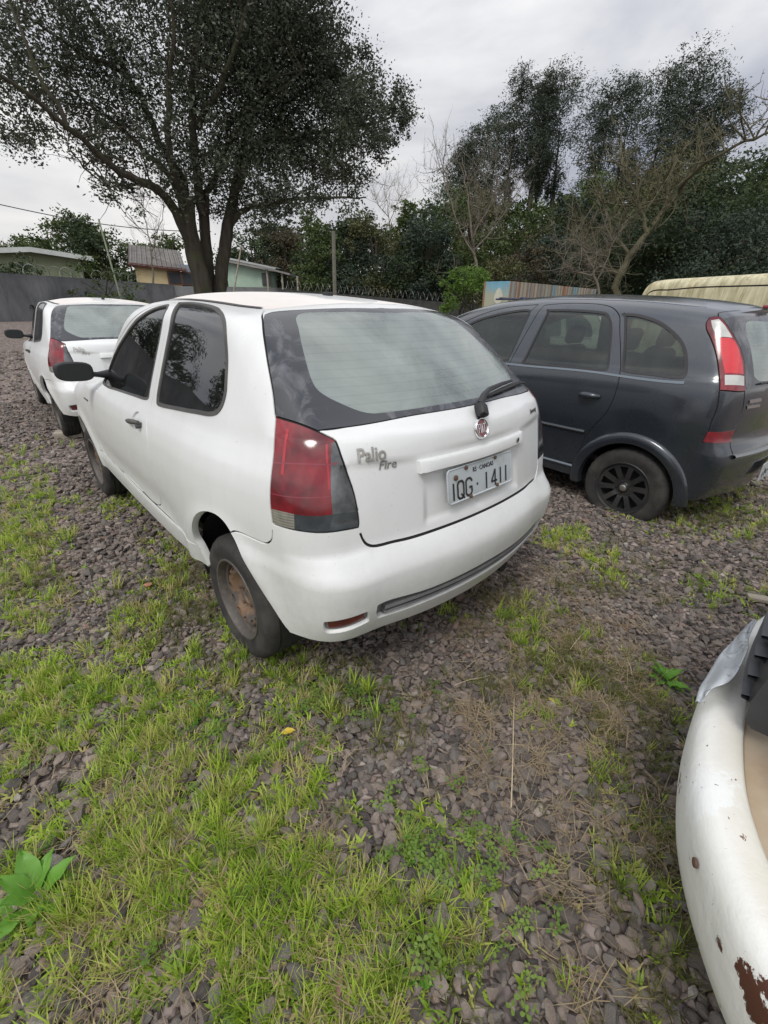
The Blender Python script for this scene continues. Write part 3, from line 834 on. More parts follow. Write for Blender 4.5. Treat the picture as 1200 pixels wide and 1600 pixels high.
grow_veg('grass', GREEN, [(.3, 2.2, 8200), (2.2, 4.5, 1700), (4.5, 9, 350)], 0, 8, .006, .6, 1.15, 3, .6, .475)
grow_veg('tall_grass', GREEN, [(.3, 3, 200), (3, 10, 90)], 7, 10, .004, .7, 1.2, 5, .3, .62)
grow_veg('dry_grass', DRY, [(.3, 2.5, 900), (2.5, 5, 350)], 10, 15, .006, .7, 1.2, 9, .3, .52)
grow_veg('clover', CLOVER, [(.3, 2.2, 650)], 18, 21, .008, .7, 1.1, 13, .2, .60)
OLV = [(850, 1060, 130, 80, .7), (1000, 1180, 100, 120, .8), (1010, 1400, 120, 230, 1.0), (930, 1260, 70, 90, .5), (480, 1085, 160, 50, .7), (290, 960, 110, 70, .5), (40, 880, 60, 80, .6), (600, 1130, 60, 60, .4), (960, 900, 90, 50, .5), (780, 960, 40, 50, .4), (1130, 800, 90, 50, .5), (700, 1520, 90, 90, .4)]
grow_veg('olive_grass', OLV, [(.3, 2.5, 1500), (2.5, 5, 700)], 15, 18, .006, .7, 1.2, 21, .3, .50)
# ================================================================ walls, houses, poles
def quad_wall(mb, A, B, z0, z1, th=.15, m=0):
    A = np.array(A[:2], float); B = np.array(B[:2], float); d = B - A; L_ = np.linalg.norm(d); c = (A + B)/2
    rot = Matrix.Rotation(math.atan2(d[1], d[0]), 3, 'Z')
    mb.box((c[0], c[1], (z0 + z1)/2), (L_, th, z1 - z0), m, rot=rot)
def wallfn(t, b):
    f = tex(t, .9, 8, .62, stretch=(1, 1, .5)); f2 = tex(t, 5, 6, .65, stretch=(1, 1, .22)); c = mixc(t, rng(t, f, .3, .72), (.13, .135, .14), (.26, .265, .27)); c = mixc(t, rng(t, f2, .5, .8, 0, .7), c, (.07, .07, .068))
    z = zcoord(t)['Z']; c = mixc(t, rng(t, z, 2.2, 2.62, 0, .45), c, (.08, .082, .078))
    t.links.new(c, b.inputs['Base Color']); bump(t, b, f2, .4, .03)
WALL = mat('stained_grey_render', rough=.92, spec=.2, fn=wallfn)
def fade(name, a, bcol, sc=2, rough=.85, **k):
    return mat(name, rough=rough, spec=.25, fn=dusty(a, bcol, sc))
w = MB(); pts = [(-40, 17.5), (-17.1, 22.3), (-14.1, 33)]
quad_wall(w, (-17.6, 4), (-17.2, 22.3), -.2, 2.6); quad_wall(w, (-17.2, 22.25), (-14.1, 33), -.2, 2.58)
quad_wall(w, (-14.1, 33), (-6, 33.4), -.2, 2.5)
w.V = [np.array(v) for v in w.V]
o = w.build('boundary_wall', WALL, smooth=False); tag(o, 'long stained grey boundary wall behind the far white hatchback', 'wall')
w = MB(); qa, qb = at(440, 452, 30), at(770, 478, 30); quad_wall(w, qa, qb, -1.2, qb[2] + .03)
wallD = fade('dark_mossy_render', (.03, .032, .032), (.075, .075, .07), 3)
# top edge slopes down gently to the right
for V in w.V:
    hi = V[:, 2] > 0; tt = (V[hi, 0] - qa[0])/(qb[0] - qa[0]); V[hi, 2] = qa[2] + (qb[2] - qa[2])*tt
o = w.build('boundary_wall', wallD, smooth=False); tag(o, 'dark mossy wall under razor wire in front of the trees', 'wall')
def razor(name, A, B, r, pitch, label, mt):
    A, B = np.array(A, float), np.array(B, float); L_ = np.linalg.norm(B - A); n = int(L_/pitch); t = np.linspace(0, 1, n*14 + 1); d = (B - A)/L_; up = np.array([0, 0, 1.])
    a = t*n*2*np.pi; P = A + (B - A)*t[:, None] + r*(np.cos(a)[:, None]*up + np.sin(a)[:, None]*np.cross(d, up)) + d*(np.sin(a*.37)*.03)[:, None]
    m = MB(); m.tube(P, .013, 4); o = m.build(name, mt, smooth=False); tag(o, label, 'razor wire'); return o
WIRE = mat('galvanised_wire', (.20, .20, .19), .5, .6)
razor('razor_wire', qa + [0, 0, .24], qb + [0, 0, .22], .22, .34, 'coiled razor wire along the top of the dark mossy wall', WIRE)
razor('razor_wire', (-17.0, 23.2, 2.82), (-14.9, 30.5, 2.80), .22, .62, 'thin coiled wire on the grey wall before the pale green gable', WIRE)

def house(name, label, center, yaw, w_, d_, h, roof_h, overhang, wallm, roofm, trimm, windows=(), base=-.5, fascia=.12, corr=False):
    """gable faces the local -y side; windows: (x, z, w, h) on that side"""
    root = empty(name, (float(center[0]), float(center[1]), 0), yaw, label, 'house')
    m = MB(); V = [(-w_/2, 0, base), (w_/2, 0, base), (w_/2, 0, h), (0, 0, h + roof_h), (-w_/2, 0, h), (-w_/2, d_, base), (w_/2, d_, base), (w_/2, d_, h), (0, d_, h + roof_h), (-w_/2, d_, h)]
    m.add(V, [(0, 1, 2, 3, 4), (9, 8, 7, 6, 5), (1, 6, 7, 2), (5, 0, 4, 9)]); m.build('wall', wallm, root, smooth=False)
    r = MB(); s = roof_h/(w_/2)
    for sg in (-1, 1):
        e = w_/2 + overhang; n = 60 if corr else 2; ys = np.linspace(-overhang, d_ + overhang, n)
        V = []
        for i, y in enumerate(ys):
            z = .03*math.sin(i*1.9) if corr else 0
            V += [(0, y, h + roof_h + .10 + z), (sg*e, y, h + roof_h - s*e + .10 + z)]
        r.add(V, [(2*i, 2*i+1, 2*i+3, 2*i+2) if sg > 0 else (2*i+2, 2*i+3, 2*i+1, 2*i) for i in range(n-1)])
    r.build('roof', roofm, root, smooth=False)
    for sg in (-1, 1):
        f = MB(); e = w_/2 + overhang
        for y in (-overhang - .02, d_ + overhang):
          f = MB(); f.add([(0, y, h+roof_h+.09), (0, y, h+roof_h-fascia), (sg*e, y, h+roof_h-s*e-fascia), (sg*e, y, h+roof_h-s*e+.09), (0, y+.04, h+roof_h+.09), (0, y+.04, h+roof_h-fascia), (sg*e, y+.04, h+roof_h-s*e-fascia), (sg*e, y+.04, h+roof_h-s*e+.09)], [(0, 1, 2, 3), (7, 6, 5, 4), (1, 5, 6, 2), (0, 3, 7, 4)])
          f.build('barge_board', trimm, root, smooth=False)
    for x, z, ww, hh in windows:
        g = MB(); g.box((x, -.03, z), (ww, .07, hh)); fr = g.build('window', mat('brown_window_frame', (.10, .045, .03), .6), root, smooth=False)
        g = MB(); g.box((x, -.075, z), (ww*.42, .02, hh*.8)); V = g.V[-1].copy(); g.V[-1] = V + [-ww*.24, 0, 0]; g.box((x + ww*.24, -.075, z), (ww*.42, .02, hh*.8)); g.build('pane', mat('dark_pane', (.03, .035, .04), .15), fr, smooth=False)
    return root
def corrfn(t, b):
    x = zcoord(t); w1 = mathn(t, 'SINE', mathn(t, 'MULTIPLY', x['X'], 2*math.pi/.30)); f = tex(t, 2, 6, .6); c = mixc(t, rng(t, f, .3, .7), (.11, .10, .095), (.22, .205, .19)); t.links.new(c, b.inputs['Base Color']); bump(t, b, w1, .6, .05)
CORR = mat('corrugated_fibre_roof', rough=.9, fn=corrfn)
PGREEN = fade('pale_green_wall_paint', (.24, .28, .17), (.33, .36, .24)); MINT = fade('mint_wall_paint', (.30, .42, .33), (.42, .52, .42)); YEL = fade('yellow_wall_paint', (.48, .38, .20), (.58, .48, .29)); BLUEG = fade('blue_grey_wall_paint', (.22, .25, .29), (.30, .33, .37))
WTRIM = fade('white_fascia', (.42, .45, .42), (.6, .62, .6)); RTRIM = fade('red_brown_fascia', (.10, .028, .02), (.17, .05, .035))
# gable end house, far left: ridge seen at (63, 386), eaves at (-40, 402) and (150, 408)
D1 = 33.0
c1 = at(58, 430, D1); ridge = at(62, 388, D1)[2]; eav = at(150, 408, D1)[2]
el_, er_ = at(-50, 400, D1), at(150, 408, D1); w1_ = np.linalg.norm((er_ - el_)[:2])
house('house', 'pale green house with a low gable and white barge boards, far left', c1, math.atan2(er_[1]-el_[1], er_[0]-el_[0]), w1_ - 1.2, 7, eav + .15, ridge - eav - .25, .6, PGREEN, CORR, WTRIM, fascia=.14)
# yellow house: ridge line runs across, corrugated roof slopes towards us
def lean_house(name, label, pxs, D, ztop_px, zeave_px, wallm, roofm, fas, win=None, depth=5, ov=.35, side=None, drop=0, post=None):
    (xl, xr) = pxs; A = at(xl, zeave_px[0], D[0]); B = at(xr, zeave_px[1], D[1]); yaw = math.atan2(B[1]-A[1], B[0]-A[0]); L_ = np.linalg.norm((B-A)[:2]); root = empty(name, (float(A[0]), float(A[1]), 0), yaw, label, 'house')
    zA, zB = A[2], B[2]; rise = ztop_px
    m = MB(); m.add([(0, 0, -.6), (L_, 0, -.6), (L_, 0, zB), (0, 0, zA), (0, depth, -.6), (L_, depth, -.6), (L_, depth, zB + rise), (0, depth, zA + rise)], [(0, 1, 2, 3), (5, 4, 7, 6), (4, 0, 3, 7), (1, 5, 6, 2)]); m.build('wall', wallm, root, smooth=False)
    r = MB(); n = 48; xs = np.linspace(-ov, L_ + ov, n); V = []
    for i, x in enumerate(xs):
        z = zA + (zB - zA)*x/L_; k = .035*(1 if i % 2 else -1); V += [(x, -ov, z + .02 + k - rise*ov/depth), (x, depth, z + rise + .05 + k), (x, -ov, z - .02 + k*0 - rise*ov/depth)]
    r.add(V, [(3*i, 3*i+3, 3*i+4, 3*i+1) for i in range(n-1)] + [(3*i+2, 3*i+5, 3*i+3, 3*i) for i in range(n-1)]); r.build('roof', roofm, root, smooth=False)
    f = MB(); z0, z1 = zA - (zB-zA)*ov/L_, zB + (zB-zA)*ov/L_; f.add([(-ov, -ov+.03, z0-.02), (L_+ov, -ov+.03, z1-.02), (L_+ov, -ov+.03, z1-.20), (-ov, -ov+.03, z0-.20), (-ov, -ov+.08, z0-.02), (L_+ov, -ov+.08, z1-.02), (L_+ov, -ov+.08, z1-.20), (-ov, -ov+.08, z0-.20)], [(3, 2, 1, 0), (4, 5, 6, 7), (2, 3, 7, 6), (0, 1, 5, 4)])
    f.add([(-ov, -ov, z0), (-ov, depth, z0 + rise + .1), (-ov, depth, z0 + rise - .22), (-ov, -ov, z0 - .2), (-ov+.04, -ov, z0), (-ov+.04, depth, z0 + rise + .1), (-ov+.04, depth, z0 + rise - .22), (-ov+.04, -ov, z0 - .2)], [(0, 1, 2, 3), (7, 6, 5, 4), (1, 5, 6, 2)])
    f.build('fascia', fas, root, smooth=False)
    if win:
        for x, z, ww, hh, mt in win:
            g = MB(); g.box((x, -.03, z), (ww, .08, hh)); fr = g.build('window', mt, root, smooth=False)
            g = MB(); g.box((x - ww*.24, -.08, z), (ww*.4, .02, hh*.78)); g.box((x + ww*.24, -.08, z), (ww*.4, .02, hh*.78)); g.build('pane', mat('dark_pane', (.03, .035, .04), .15), fr, smooth=False)
    return root, A, B, L_
lean_house('house', 'small yellow house with corrugated roof and brown window, left of the big tree', (209, 281), (37, 37), 1.45, (411, 419), YEL, CORR, RTRIM, [(2.75, at(258, 434, 37)[2], 1.75, .8, mat('brown_window_frame', (.10, .045, .03), .6))], depth=5)
m = MB(); A, B = at(282, 412, 37.4), at(304, 412, 37.4); quad_wall(m, A, B, -.5, A[2] - .05, .2); o = m.build('outbuilding', BLUEG, smooth=False); tag(o, 'blue-grey rendered shed wall between the yellow house and the tree', 'shed')
lean_house('house', 'mint green house with a sloping sheet roof, right of the big trunks', (352, 420), (35.5, 35), .25, (404, 418), MINT, fade('pale_sheet_roof', (.30, .31, .30), (.42, .43, .42)), fade('grey_fascia', (.20, .19, .18), (.32, .31, .3)), [(2.55, at(398, 436, 35)[2], .55, .75, mat('dark_window_frame', (.07, .06, .055), .6))], depth=5, ov=.5)
# open lean-to beyond the mint house
m = MB(); A, B = at(424, 419, 34), at(470, 431, 33); quad_wall(m, A, B, A[2]-.15, A[2]-.05, 3.0)
V = m.V[0]; V[:, 2] += (V[:, 0] - A[0])/(B[0] - A[0])*(B[2] - A[2]); o = m.build('roof', fade('grey_sheet', (.16, .155, .15), (.26, .25, .24)), smooth=False)
lt = empty('lean_to', label='dark open lean-to with a thin sheet roof beside the mint house', cat='shelter'); o.parent = lt
m = MB()
for p in (A, B, (A+B)/2): m.tube([(p[0], p[1] - 1.3, -1), (p[0], p[1] - 1.3, p[2] - .1)], .06, 6)
m.build('post', WOOD, lt)
def pole(name, pxa, pxb, D, r, label, cat, m_=WOOD, z0=None):
    a, b_ = at(*pxa, D), at(*pxb, D); d = (a - b_); k = MB(); base = b_ - d*((b_[2] + .5)/max(d[2], .1)); k.tube([base, a], [r*1.15, r], 8); o = k.build(name, m_); tag(o, label, cat); return o
pole('wooden_post', (521, 361), (523, 450), 24, .085, 'upright weathered wooden post before the dark trees', 'post', mat('dark_post_wood', rough=.9, fn=dusty((.12, .115, .09), (.20, .19, .15), 6)))
pole('bamboo_pole', (154, 342), (179, 432), 30, .04, 'pale bamboo pole leaning above the wall beside the yellow house', 'pole', mat('pale_bamboo', (.26, .30, .20), .6))
pole('thin_stick', (377, 385), (366, 452), 24, .035, 'thin grey stick leaning in front of the mint house', 'stick', WOOD)
m = MB(); P0, P1 = at(-60, 306, 40), at(330, 362, 46); t = np.linspace(0, 1, 24); m.tube(P0 + (P1 - P0)*t[:, None] - np.array([0, 0, 1.])*(np.sin(t*np.pi)*.5)[:, None], .028, 5); o = m.build('power_line', mat('black_cable', (.03, .03, .03), .6)); tag(o, 'sagging black overhead cable crossing the sky at the left', 'cable')

# painted sheet-metal container
def contfn(t, b):
    x = zcoord(t); v = t.nodes.new('ShaderNodeTexNoise'); v.noise_dimensions = '1D'; v.inputs['Scale'].default_value = 1.3; v.inputs['Detail'].default_value = 2
    t.links.new(x['X'], v.inputs['W']); c = ramp(t, v.outputs['Fac'], [(0, (.10, .22, .30)), (.36, (.16, .28, .32)), (.42, (.16, .15, .13)), (.48, (.27, .25, .19)), (.55, (.31, .29, .24)), (.58, (.24, .11, .05)), (.63, (.26, .25, .21)), (.70, (.10, .17, .22)), (1, (.40, .38, .32))])
    f = tex(t, 4, 7, .7, stretch=(3, 3, .5)); c = mixc(t, rng(t, f, .5, .8, 0, .8), c, (.11, .09, .075)); t.links.new(c, b.inputs['Base Color'])
    w1 = mathn(t, 'SINE', mathn(t, 'MULTIPLY', x['X'], 2*math.pi/.22)); bump(t, b, w1, .5, .04)
C0, C1, C2 = at(757, 438, 14.4), at(797, 439, 14.0), at(932, 453, 19.5)
root = empty('painted_container', (0, 0, 0), 0, 'faded container with blue painted end and streaked rusty side', 'container')
h = C1[2]
def face(A, B, nm, mt, z0=-.3):
    d = B - A; yaw = math.atan2(d[1], d[0]); L_ = np.linalg.norm(d[:2]); o = MB().box((L_/2, .03, (h + z0)/2), (L_, .06, h - z0)).build(nm, mt, root, smooth=False); o.location = (A[0], A[1], 0); o.rotation_euler = (0, 0, yaw); return o
CF = mat('streaked_container_paint', rough=.8, fn=contfn)
face(C1, C2, 'side_panel', CF)
def muralfn(t, b):
    x = zcoord(t); f = tex(t, 3, 5, .6); c = mixc(t, rng(t, f, .3, .7), (.10, .26, .36), (.20, .38, .46)); z = rng(t, mathn(t, 'ADD', x['Z'], mathn(t, 'MULTIPLY', f, .8)), 2.1, 2.4, 1, 0); c = mixc(t, z, c, (.33, .34, .25)); t.links.new(c, b.inputs['Base Color'])
ef = face(C0, C1, 'end_panel', mat('blue_mural_paint', rough=.8, fn=muralfn))
m = MB(); V = [(.50, -.012, h - .36)]
for a in np.arange(28)*2*np.pi/28: V.append((.50 + .13*math.cos(a) - .02*math.sin(2*a), -.012, h - .36 + .20*math.sin(a)))
m.add(V, [(0, 1+j, 1+(j+1) % 28) for j in range(28)]); o = m.build('painted_patch', fade('cream_mural_paint', (.42, .42, .34), (.55, .54, .46), 6), ef, smooth=False)
m = MB(); dC = C2 - C1; e2 = C0 - C1; m.add([tuple(C0[:2]) + (h + .02,), tuple(C1[:2]) + (h + .02,), tuple(C2[:2]) + (h + .02,), tuple((C2 + e2)[:2]) + (h + .02,)], [(0, 1, 2, 3)]); m.build('roof_panel', CF, root, smooth=False)
face(C2, C2 + e2, 'end_panel', CF); face(C0 + dC, C0, 'side_panel', CF)

# ================================================================ trees
def barkfn(t, b):
    f = tex(t, 6, 7, .65, stretch=(1, 1, .25)); g = tex(t, 1.3, 4, .6); c = mixc(t, rng(t, f, .3, .7), (.035, .030, .024), (.085, .075, .06)); c = mixc(t, rng(t, g, .5, .7, 0, .6), c, (.07, .085, .035)); t.links.new(c, b.inputs['Base Color']); bump(t, b, f, .7, .04)
BARK = mat('mossy_bark', rough=.95, spec=.1, fn=barkfn)
BARKP = mat('pale_dead_bark', rough=.9, spec=.1, fn=dusty((.11, .095, .075), (.21, .185, .15), 4))
BARKG = mat('lichen_bark', rough=.9, spec=.1, fn=dusty((.07, .065, .045), (.15, .14, .085), 4))
def foliage(name, dark, mid, light, trans=.25):
    def fn(t, b):
        f = tex(t, .55, 4, .6); f2 = tex(t, 5, 3, .6); s = mathn(t, 'ADD', mathn(t, 'MULTIPLY', f, .6), mathn(t, 'MULTIPLY', f2, .4))
        c = ramp(t, s, [(.34, dark), (.5, mid), (.64, light)]); t.links.new(c, b.inputs['Base Color'])
        tl = t.nodes.new('ShaderNodeBsdfTranslucent'); t.links.new(c, tl.inputs[0]); mx = t.nodes.new('ShaderNodeMixShader'); mx.inputs[0].default_value = trans
        o = t.nodes['Material Output']; t.links.new(b.outputs[0], mx.inputs[1]); t.links.new(tl.outputs[0], mx.inputs[2]); t.links.new(mx.outputs[0], o.inputs['Surface'])
    return mat(name, rough=.55, spec=.3, fn=fn)
F_OAK = foliage('dark_evergreen_leaves', (.034, .044, .028), (.055, .068, .042), (.085, .10, .062), .2)
F_DARK = foliage('deep_green_leaves', (.022, .036, .018), (.040, .062, .026), (.066, .092, .036))
F_MID = foliage('mid_green_leaves', (.034, .056, .017), (.062, .092, .026), (.105, .135, .040))
F_OLIVE = foliage('olive_leaves', (.052, .056, .022), (.088, .092, .034), (.13, .135, .052))
F_BROWN = foliage('brownish_leaves', (.045, .038, .022), (.075, .062, .035), (.11, .095, .055))
F_PINE = foliage('pine_needles', (.024, .036, .022), (.040, .056, .034), (.060, .078, .045), .1)
F_LIME = foliage('bright_lime_leaves', (.075, .14, .022), (.12, .21, .035), (.19, .30, .055), .35)
F_BLUE = foliage('shiny_dark_leaves', (.020, .034, .024), (.036, .056, .038), (.065, .085, .055))
def leaf_cloud(C_, Rr, n, size, r_, aspect=.55, sub=None, hang=0):
    """n leaves gathered in twig clusters inside one ellipsoid"""
    C_ = np.asarray(C_, float); Rr = np.broadcast_to(np.asarray(Rr, float), (3,)); sub = sub or max(4, n//34)
    u = r_.randn(sub, 3); u /= np.linalg.norm(u, axis=1, keepdims=True); u *= (r_.rand(sub, 1)**.45); cc = C_ + u*Rr
    k = r_.randint(0, sub, n); P = cc[k] + r_.randn(n, 3)*np.minimum(Rr*.17, .36)*(.6 + .8*r_.rand(sub, 1)[k])*[1, 1, .8]
    a = r_.randn(n, 3); a[:, 2] = a[:, 2]*.7 - hang; a /= np.linalg.norm(a, axis=1, keepdims=True); b = np.cross(a, r_.randn(n, 3)); b /= np.linalg.norm(b, axis=1, keepdims=True)
    s = size*np.exp(r_.randn(n, 1)*.25); return np.stack([P - a*s/2, P + b*s*aspect/2, P + a*s/2, P - b*s*aspect/2], 1)
def make_crown(name, clouds, m, parent):
    V = np.concatenate(clouds).reshape(-1, 3); F = np.arange(len(V)).reshape(-1, 4); return fast_mesh(name, V, F, m, parent)
def limb(mb, P, r0, r1, seg=8, wob=.0, r_=None):
    P = resample(np.array(P, float), .35, False, True) if len(P) > 2 else np.array([np.array(P[0]) + (np.array(P[1]) - np.array(P[0]))*t for t in np.linspace(0, 1, 6)])
    if wob and r_ is not None: P[1:-1] += r_.randn(len(P) - 2, 3)*wob
    t = np.linspace(0, 1, len(P)); mb.tube(P, r0 + (r1 - r0)*t**.8, seg)
    return P
def twigs(mb, P, n, L_, r0, r_, up=.3, depth=1, seg=4):
    P = np.asarray(P)
    for _ in range(n):
        i = r_.randint(len(P)//4, len(P)); b0 = P[i]; d = r_.randn(3); d[2] += up; d /= np.linalg.norm(d); l = L_*(.5 + r_.rand()); k = 5; Q = [b0]; dd = d.copy()
        for j in range(k): dd = dd + r_.randn(3)*.18 + [0, 0, up*.15]; dd /= np.linalg.norm(dd); Q.append(Q[-1] + dd*l/k)
        mb.tube(Q, np.linspace(r0, r0*.35, k+1), seg, caps=False)
        if depth > 0: twigs(mb, np.array(Q), 4, L_*.5, r0*.55, r_, up, depth-1, 3)
# ---- the big evergreen
r_ = np.random.RandomState(3); D = 16.0
big = empty('broad_evergreen_tree', tuple(at(328, 470, D)*[1, 1, 0]), 0, 'huge dark evergreen tree with forked trunk and spreading limbs, left', 'tree'); bl = np.array(big.location)
base = at(326, 470, D)
def A_(px, py, dd=0): return at(px, py, D + dd) - bl
tr = MB(); g0 = float(ground_z(base[0], base[1])) - .2
tops = []
limb(tr, [(A_(316, 470)[0], A_(316, 470)[1], g0), A_(315, 440), A_(303, 395), A_(294, 345), A_(292, 308)], .31, .21, 14, .012, r_)
limb(tr, [(A_(345, 470, .3)[0], A_(345, 470, .3)[1], g0), A_(344, 440, .3), A_(350, 395, .3), A_(356, 352, .3), A_(363, 320, .3)], .235, .16, 14, .015, r_)
limb(tr, [(A_(330, 470, .5)[0], A_(330, 470, .5)[1], g0), A_(327, 430, .5), A_(322, 380, .4), A_(318, 330, .3)], .17, .15, 12, .015, r_)
LIMBS = [([(300, 385, 0), (275, 330, -.3), (235, 290, -.8), (187, 270, -1.2), (150, 235, -1.5), (105, 198, -1.9), (55, 160, -2.2), (0, 118, -2.6), (-60, 80, -3)], .20, .03),
         ([(293, 345, 0), (272, 290, -.2), (253, 264, .2), (215, 225, .6), (181, 192, 1), (143, 165, 1.5), (90, 120, 2)], .14, .03), ([(292, 330, 0), (280, 270, .3), (250, 225, .5), (220, 154, 1), (165, 55, 1.5), (132, 0, 1.8), (110, -70, 2)], .17, .04),
         ([(318, 335, .2), (308, 270, 0), (300, 165, -.5), (308, 55, -.8), (324, -20, -1), (330, -110, -1)], .19, .05), ([(318, 335, .2), (330, 290, .4), (363, 220, 0), (407, 165, -.5), (473, 110, -1)], .15, .03),
         ([(360, 335, .3), (375, 280, .3), (396, 231, .2), (473, 209, .4), (550, 203, .8), (616, 181, 1)], .15, .03), ([(356, 352, .3), (385, 325, .2), (418, 319, -.3), (495, 308, -.7), (572, 308, -1)], .12, .02),
         ([(363, 320, .3), (380, 240, 1), (420, 120, 1.6), (450, 20, 2), (455, -80, 2)], .17, .04), ([(292, 345, 0), (268, 250, -.8), (262, 150, -1.4), (270, 50, -1.8), (260, -50, -2)], .16, .04),
         ([(105, 198, -1.9), (60, 110, -2), (30, 40, -2), (10, -40, -2)], .07, .02), ([(220, 154, 1), (190, 110, .5), (110, 72, 0), (55, 33, -.5), (0, 10, -1)], .08, .02), ([(235, 290, -.8), (200, 292, -1), (165, 278, -1.2), (130, 262, -1.3)], .05, .015),
         ([(473, 209, .4), (520, 250, .2), (560, 285, 0)], .07, .02), ([(308, 200, -.3), (350, 120, -1.5), (380, 30, -2), (390, -60, -2)], .12, .03)]
for P, a_, b_ in LIMBS:
    Q = limb(tr, [A_(*p) for p in P], a_*.78, b_*.8, 8, .03, r_); twigs(tr, Q, 9, 1.3, .02, r_, .35, 1)
tr.build('trunk', BARK, big)
CL = [(430, 55, 82, 1), (475, 105, 76, 1), (530, 150, 52, 1), (600, 185, 38, .9), (540, 222, 52, .9), (450, 190, 82, 1), (395, 120, 86, 1), (420, 280, 60, .85), (490, 275, 50, .8), (548, 275, 36, .5), (350, 40, 72, .7), (365, 200, 74, .85), (618, 165, 26, .6), (598, 232, 24, .6), (430, -60, 80, 1), (350, -60, 80, .9), (492, 45, 36, .9), (535, 98, 30, .8), (628, 200, 22, .7), (565, 180, 34, .8), (400, 330, 40, .5), (470, 315, 34, .35),
      (262, 70, 72, .42), (205, 120, 66, .45), (140, 105, 52, .38), (85, 60, 60, .40), (30, 130, 60, .5), (62, 188, 48, .42), (30, 30, 58, .42), (125, 20, 50, .28), (250, 225, 58, .35), (200, 195, 50, .42), (165, 252, 36, .6), (150, 240, 24, .5), (185, 285, 32, .45), (245, 285, 34, .25), (300, 130, 76, .45), (130, 165, 48, .42), (310, 250, 60, .5), (350, 300, 46, .55), (200, -50, 80, .5), (80, -50, 80, .45), (-30, 60, 60, .5), (-40, 160, 50, .4), (300, 20, 70, .4), (20, 200, 30, .35)]
cl = []
for cx, cy, r, dn in CL:
    rr = r/700*D*1.0; c0 = A_(cx, cy, r_.uniform(-1.6, 1.6)); n = int((9000 if dn > .7 else 7500)*dn*(r/70)**2); cl.append(leaf_cloud(c0, (rr, rr*1.25, rr*.92), n, .080, r_, .5, sub=max(8, int(n/(115 if dn > .7 else 85)))))
make_crown('crown', cl, F_OAK, big)

# ---- reusable crowns for the wood behind
def generic_tree(name, label, px, top, bottom_w, dist, m, seed, shape='round', bark=BARK, n=6500, size=.2, group=None, base_px=None):
    r_ = np.random.RandomState(seed); P = at(px, top, dist); gz = -.3; H = P[2] - gz; W = bottom_w/700*dist
    root = empty(name, (float(P[0]), float(P[1]), gz), 0, label, 'tree' if name != 'bush' else 'bush', group)
    t = MB(); lean = r_.randn(2)*.03*H; k0 = 1
    if name != 'bush': limb(t, [(0, 0, 0), (lean[0]*.3, lean[1]*.3, H*.35), (lean[0], lean[1], H*.85)], .022*H + .05, .03, 7, .02, r_)
    cl = []
    if shape == 'pine':
        k = 15
        for i in range(k):
            f = i/(k-1); z = H*(.58 + .41*f); rad = W*(.62*math.sin(math.pi*min(1, .22 + .78*(1-f)))+.14)*(.6 + .5*r_.rand()); a = r_.uniform(0, 6.28); off = rad*.75*(1-f*.8)
            c = np.array([lean[0] + off*math.cos(a), lean[1] + off*math.sin(a), z]); cl.append(leaf_cloud(c, (rad*.75, rad*.75, H*.055), n//k, size, r_, .3, sub=max(6, n//k//26)))
            t.tube([(lean[0]*z/H, lean[1]*z/H, z - H*.04), tuple(c)], [.06, .02], 4, caps=False)
    elif shape == 'column':
        for i in range(12): f = i/11; z = H*(.12 + .82*f); rad = W*(.55 + .2*r_.rand())*(1 - .55*f**2); cl.append(leaf_cloud((r_.randn()*W*.12, r_.randn()*W*.12, z), (rad, rad, H*.1), n//12, size, r_, .5))
    else:
        k = 15
        for i in range(k):
            u = r_.randn(3); u /= np.linalg.norm(u); u[2] = abs(u[2])*1.15 - .5; q = np.array([u[0]*W*.62, u[1]*W*.62, H*.54 + u[2]*H*.58]); rad = W*.36*(.7 + .6*r_.rand()); cl.append(leaf_cloud(q, (rad, rad, rad*.8), n//k, size, r_, .5))
            if name != 'bush': t.tube([(lean[0]*.5, lean[1]*.5, H*.35), tuple(q*[.5, .5, 1] - [0, 0, H*.08]), tuple(q)], [.08, .05, .02], 4, caps=False)
        cl.append(leaf_cloud((0, 0, H*.22), (W*.6, W*.6, H*.2), n//4, size, r_, .5))
    if t.n: t.build('trunk', bark, root)
    else: 
        for j in range(7): t.tube([(0, 0, 0), (r_.randn()*W*.2, r_.randn()*W*.2, H*.5), (r_.randn()*W*.4, r_.randn()*W*.4, H*.85)], [.04, .025, .01], 4, caps=False)
        t.build('stem', bark, root)
    make_crown('crown', cl, m, root); return root
GW = 'trees in the wood behind the yard'
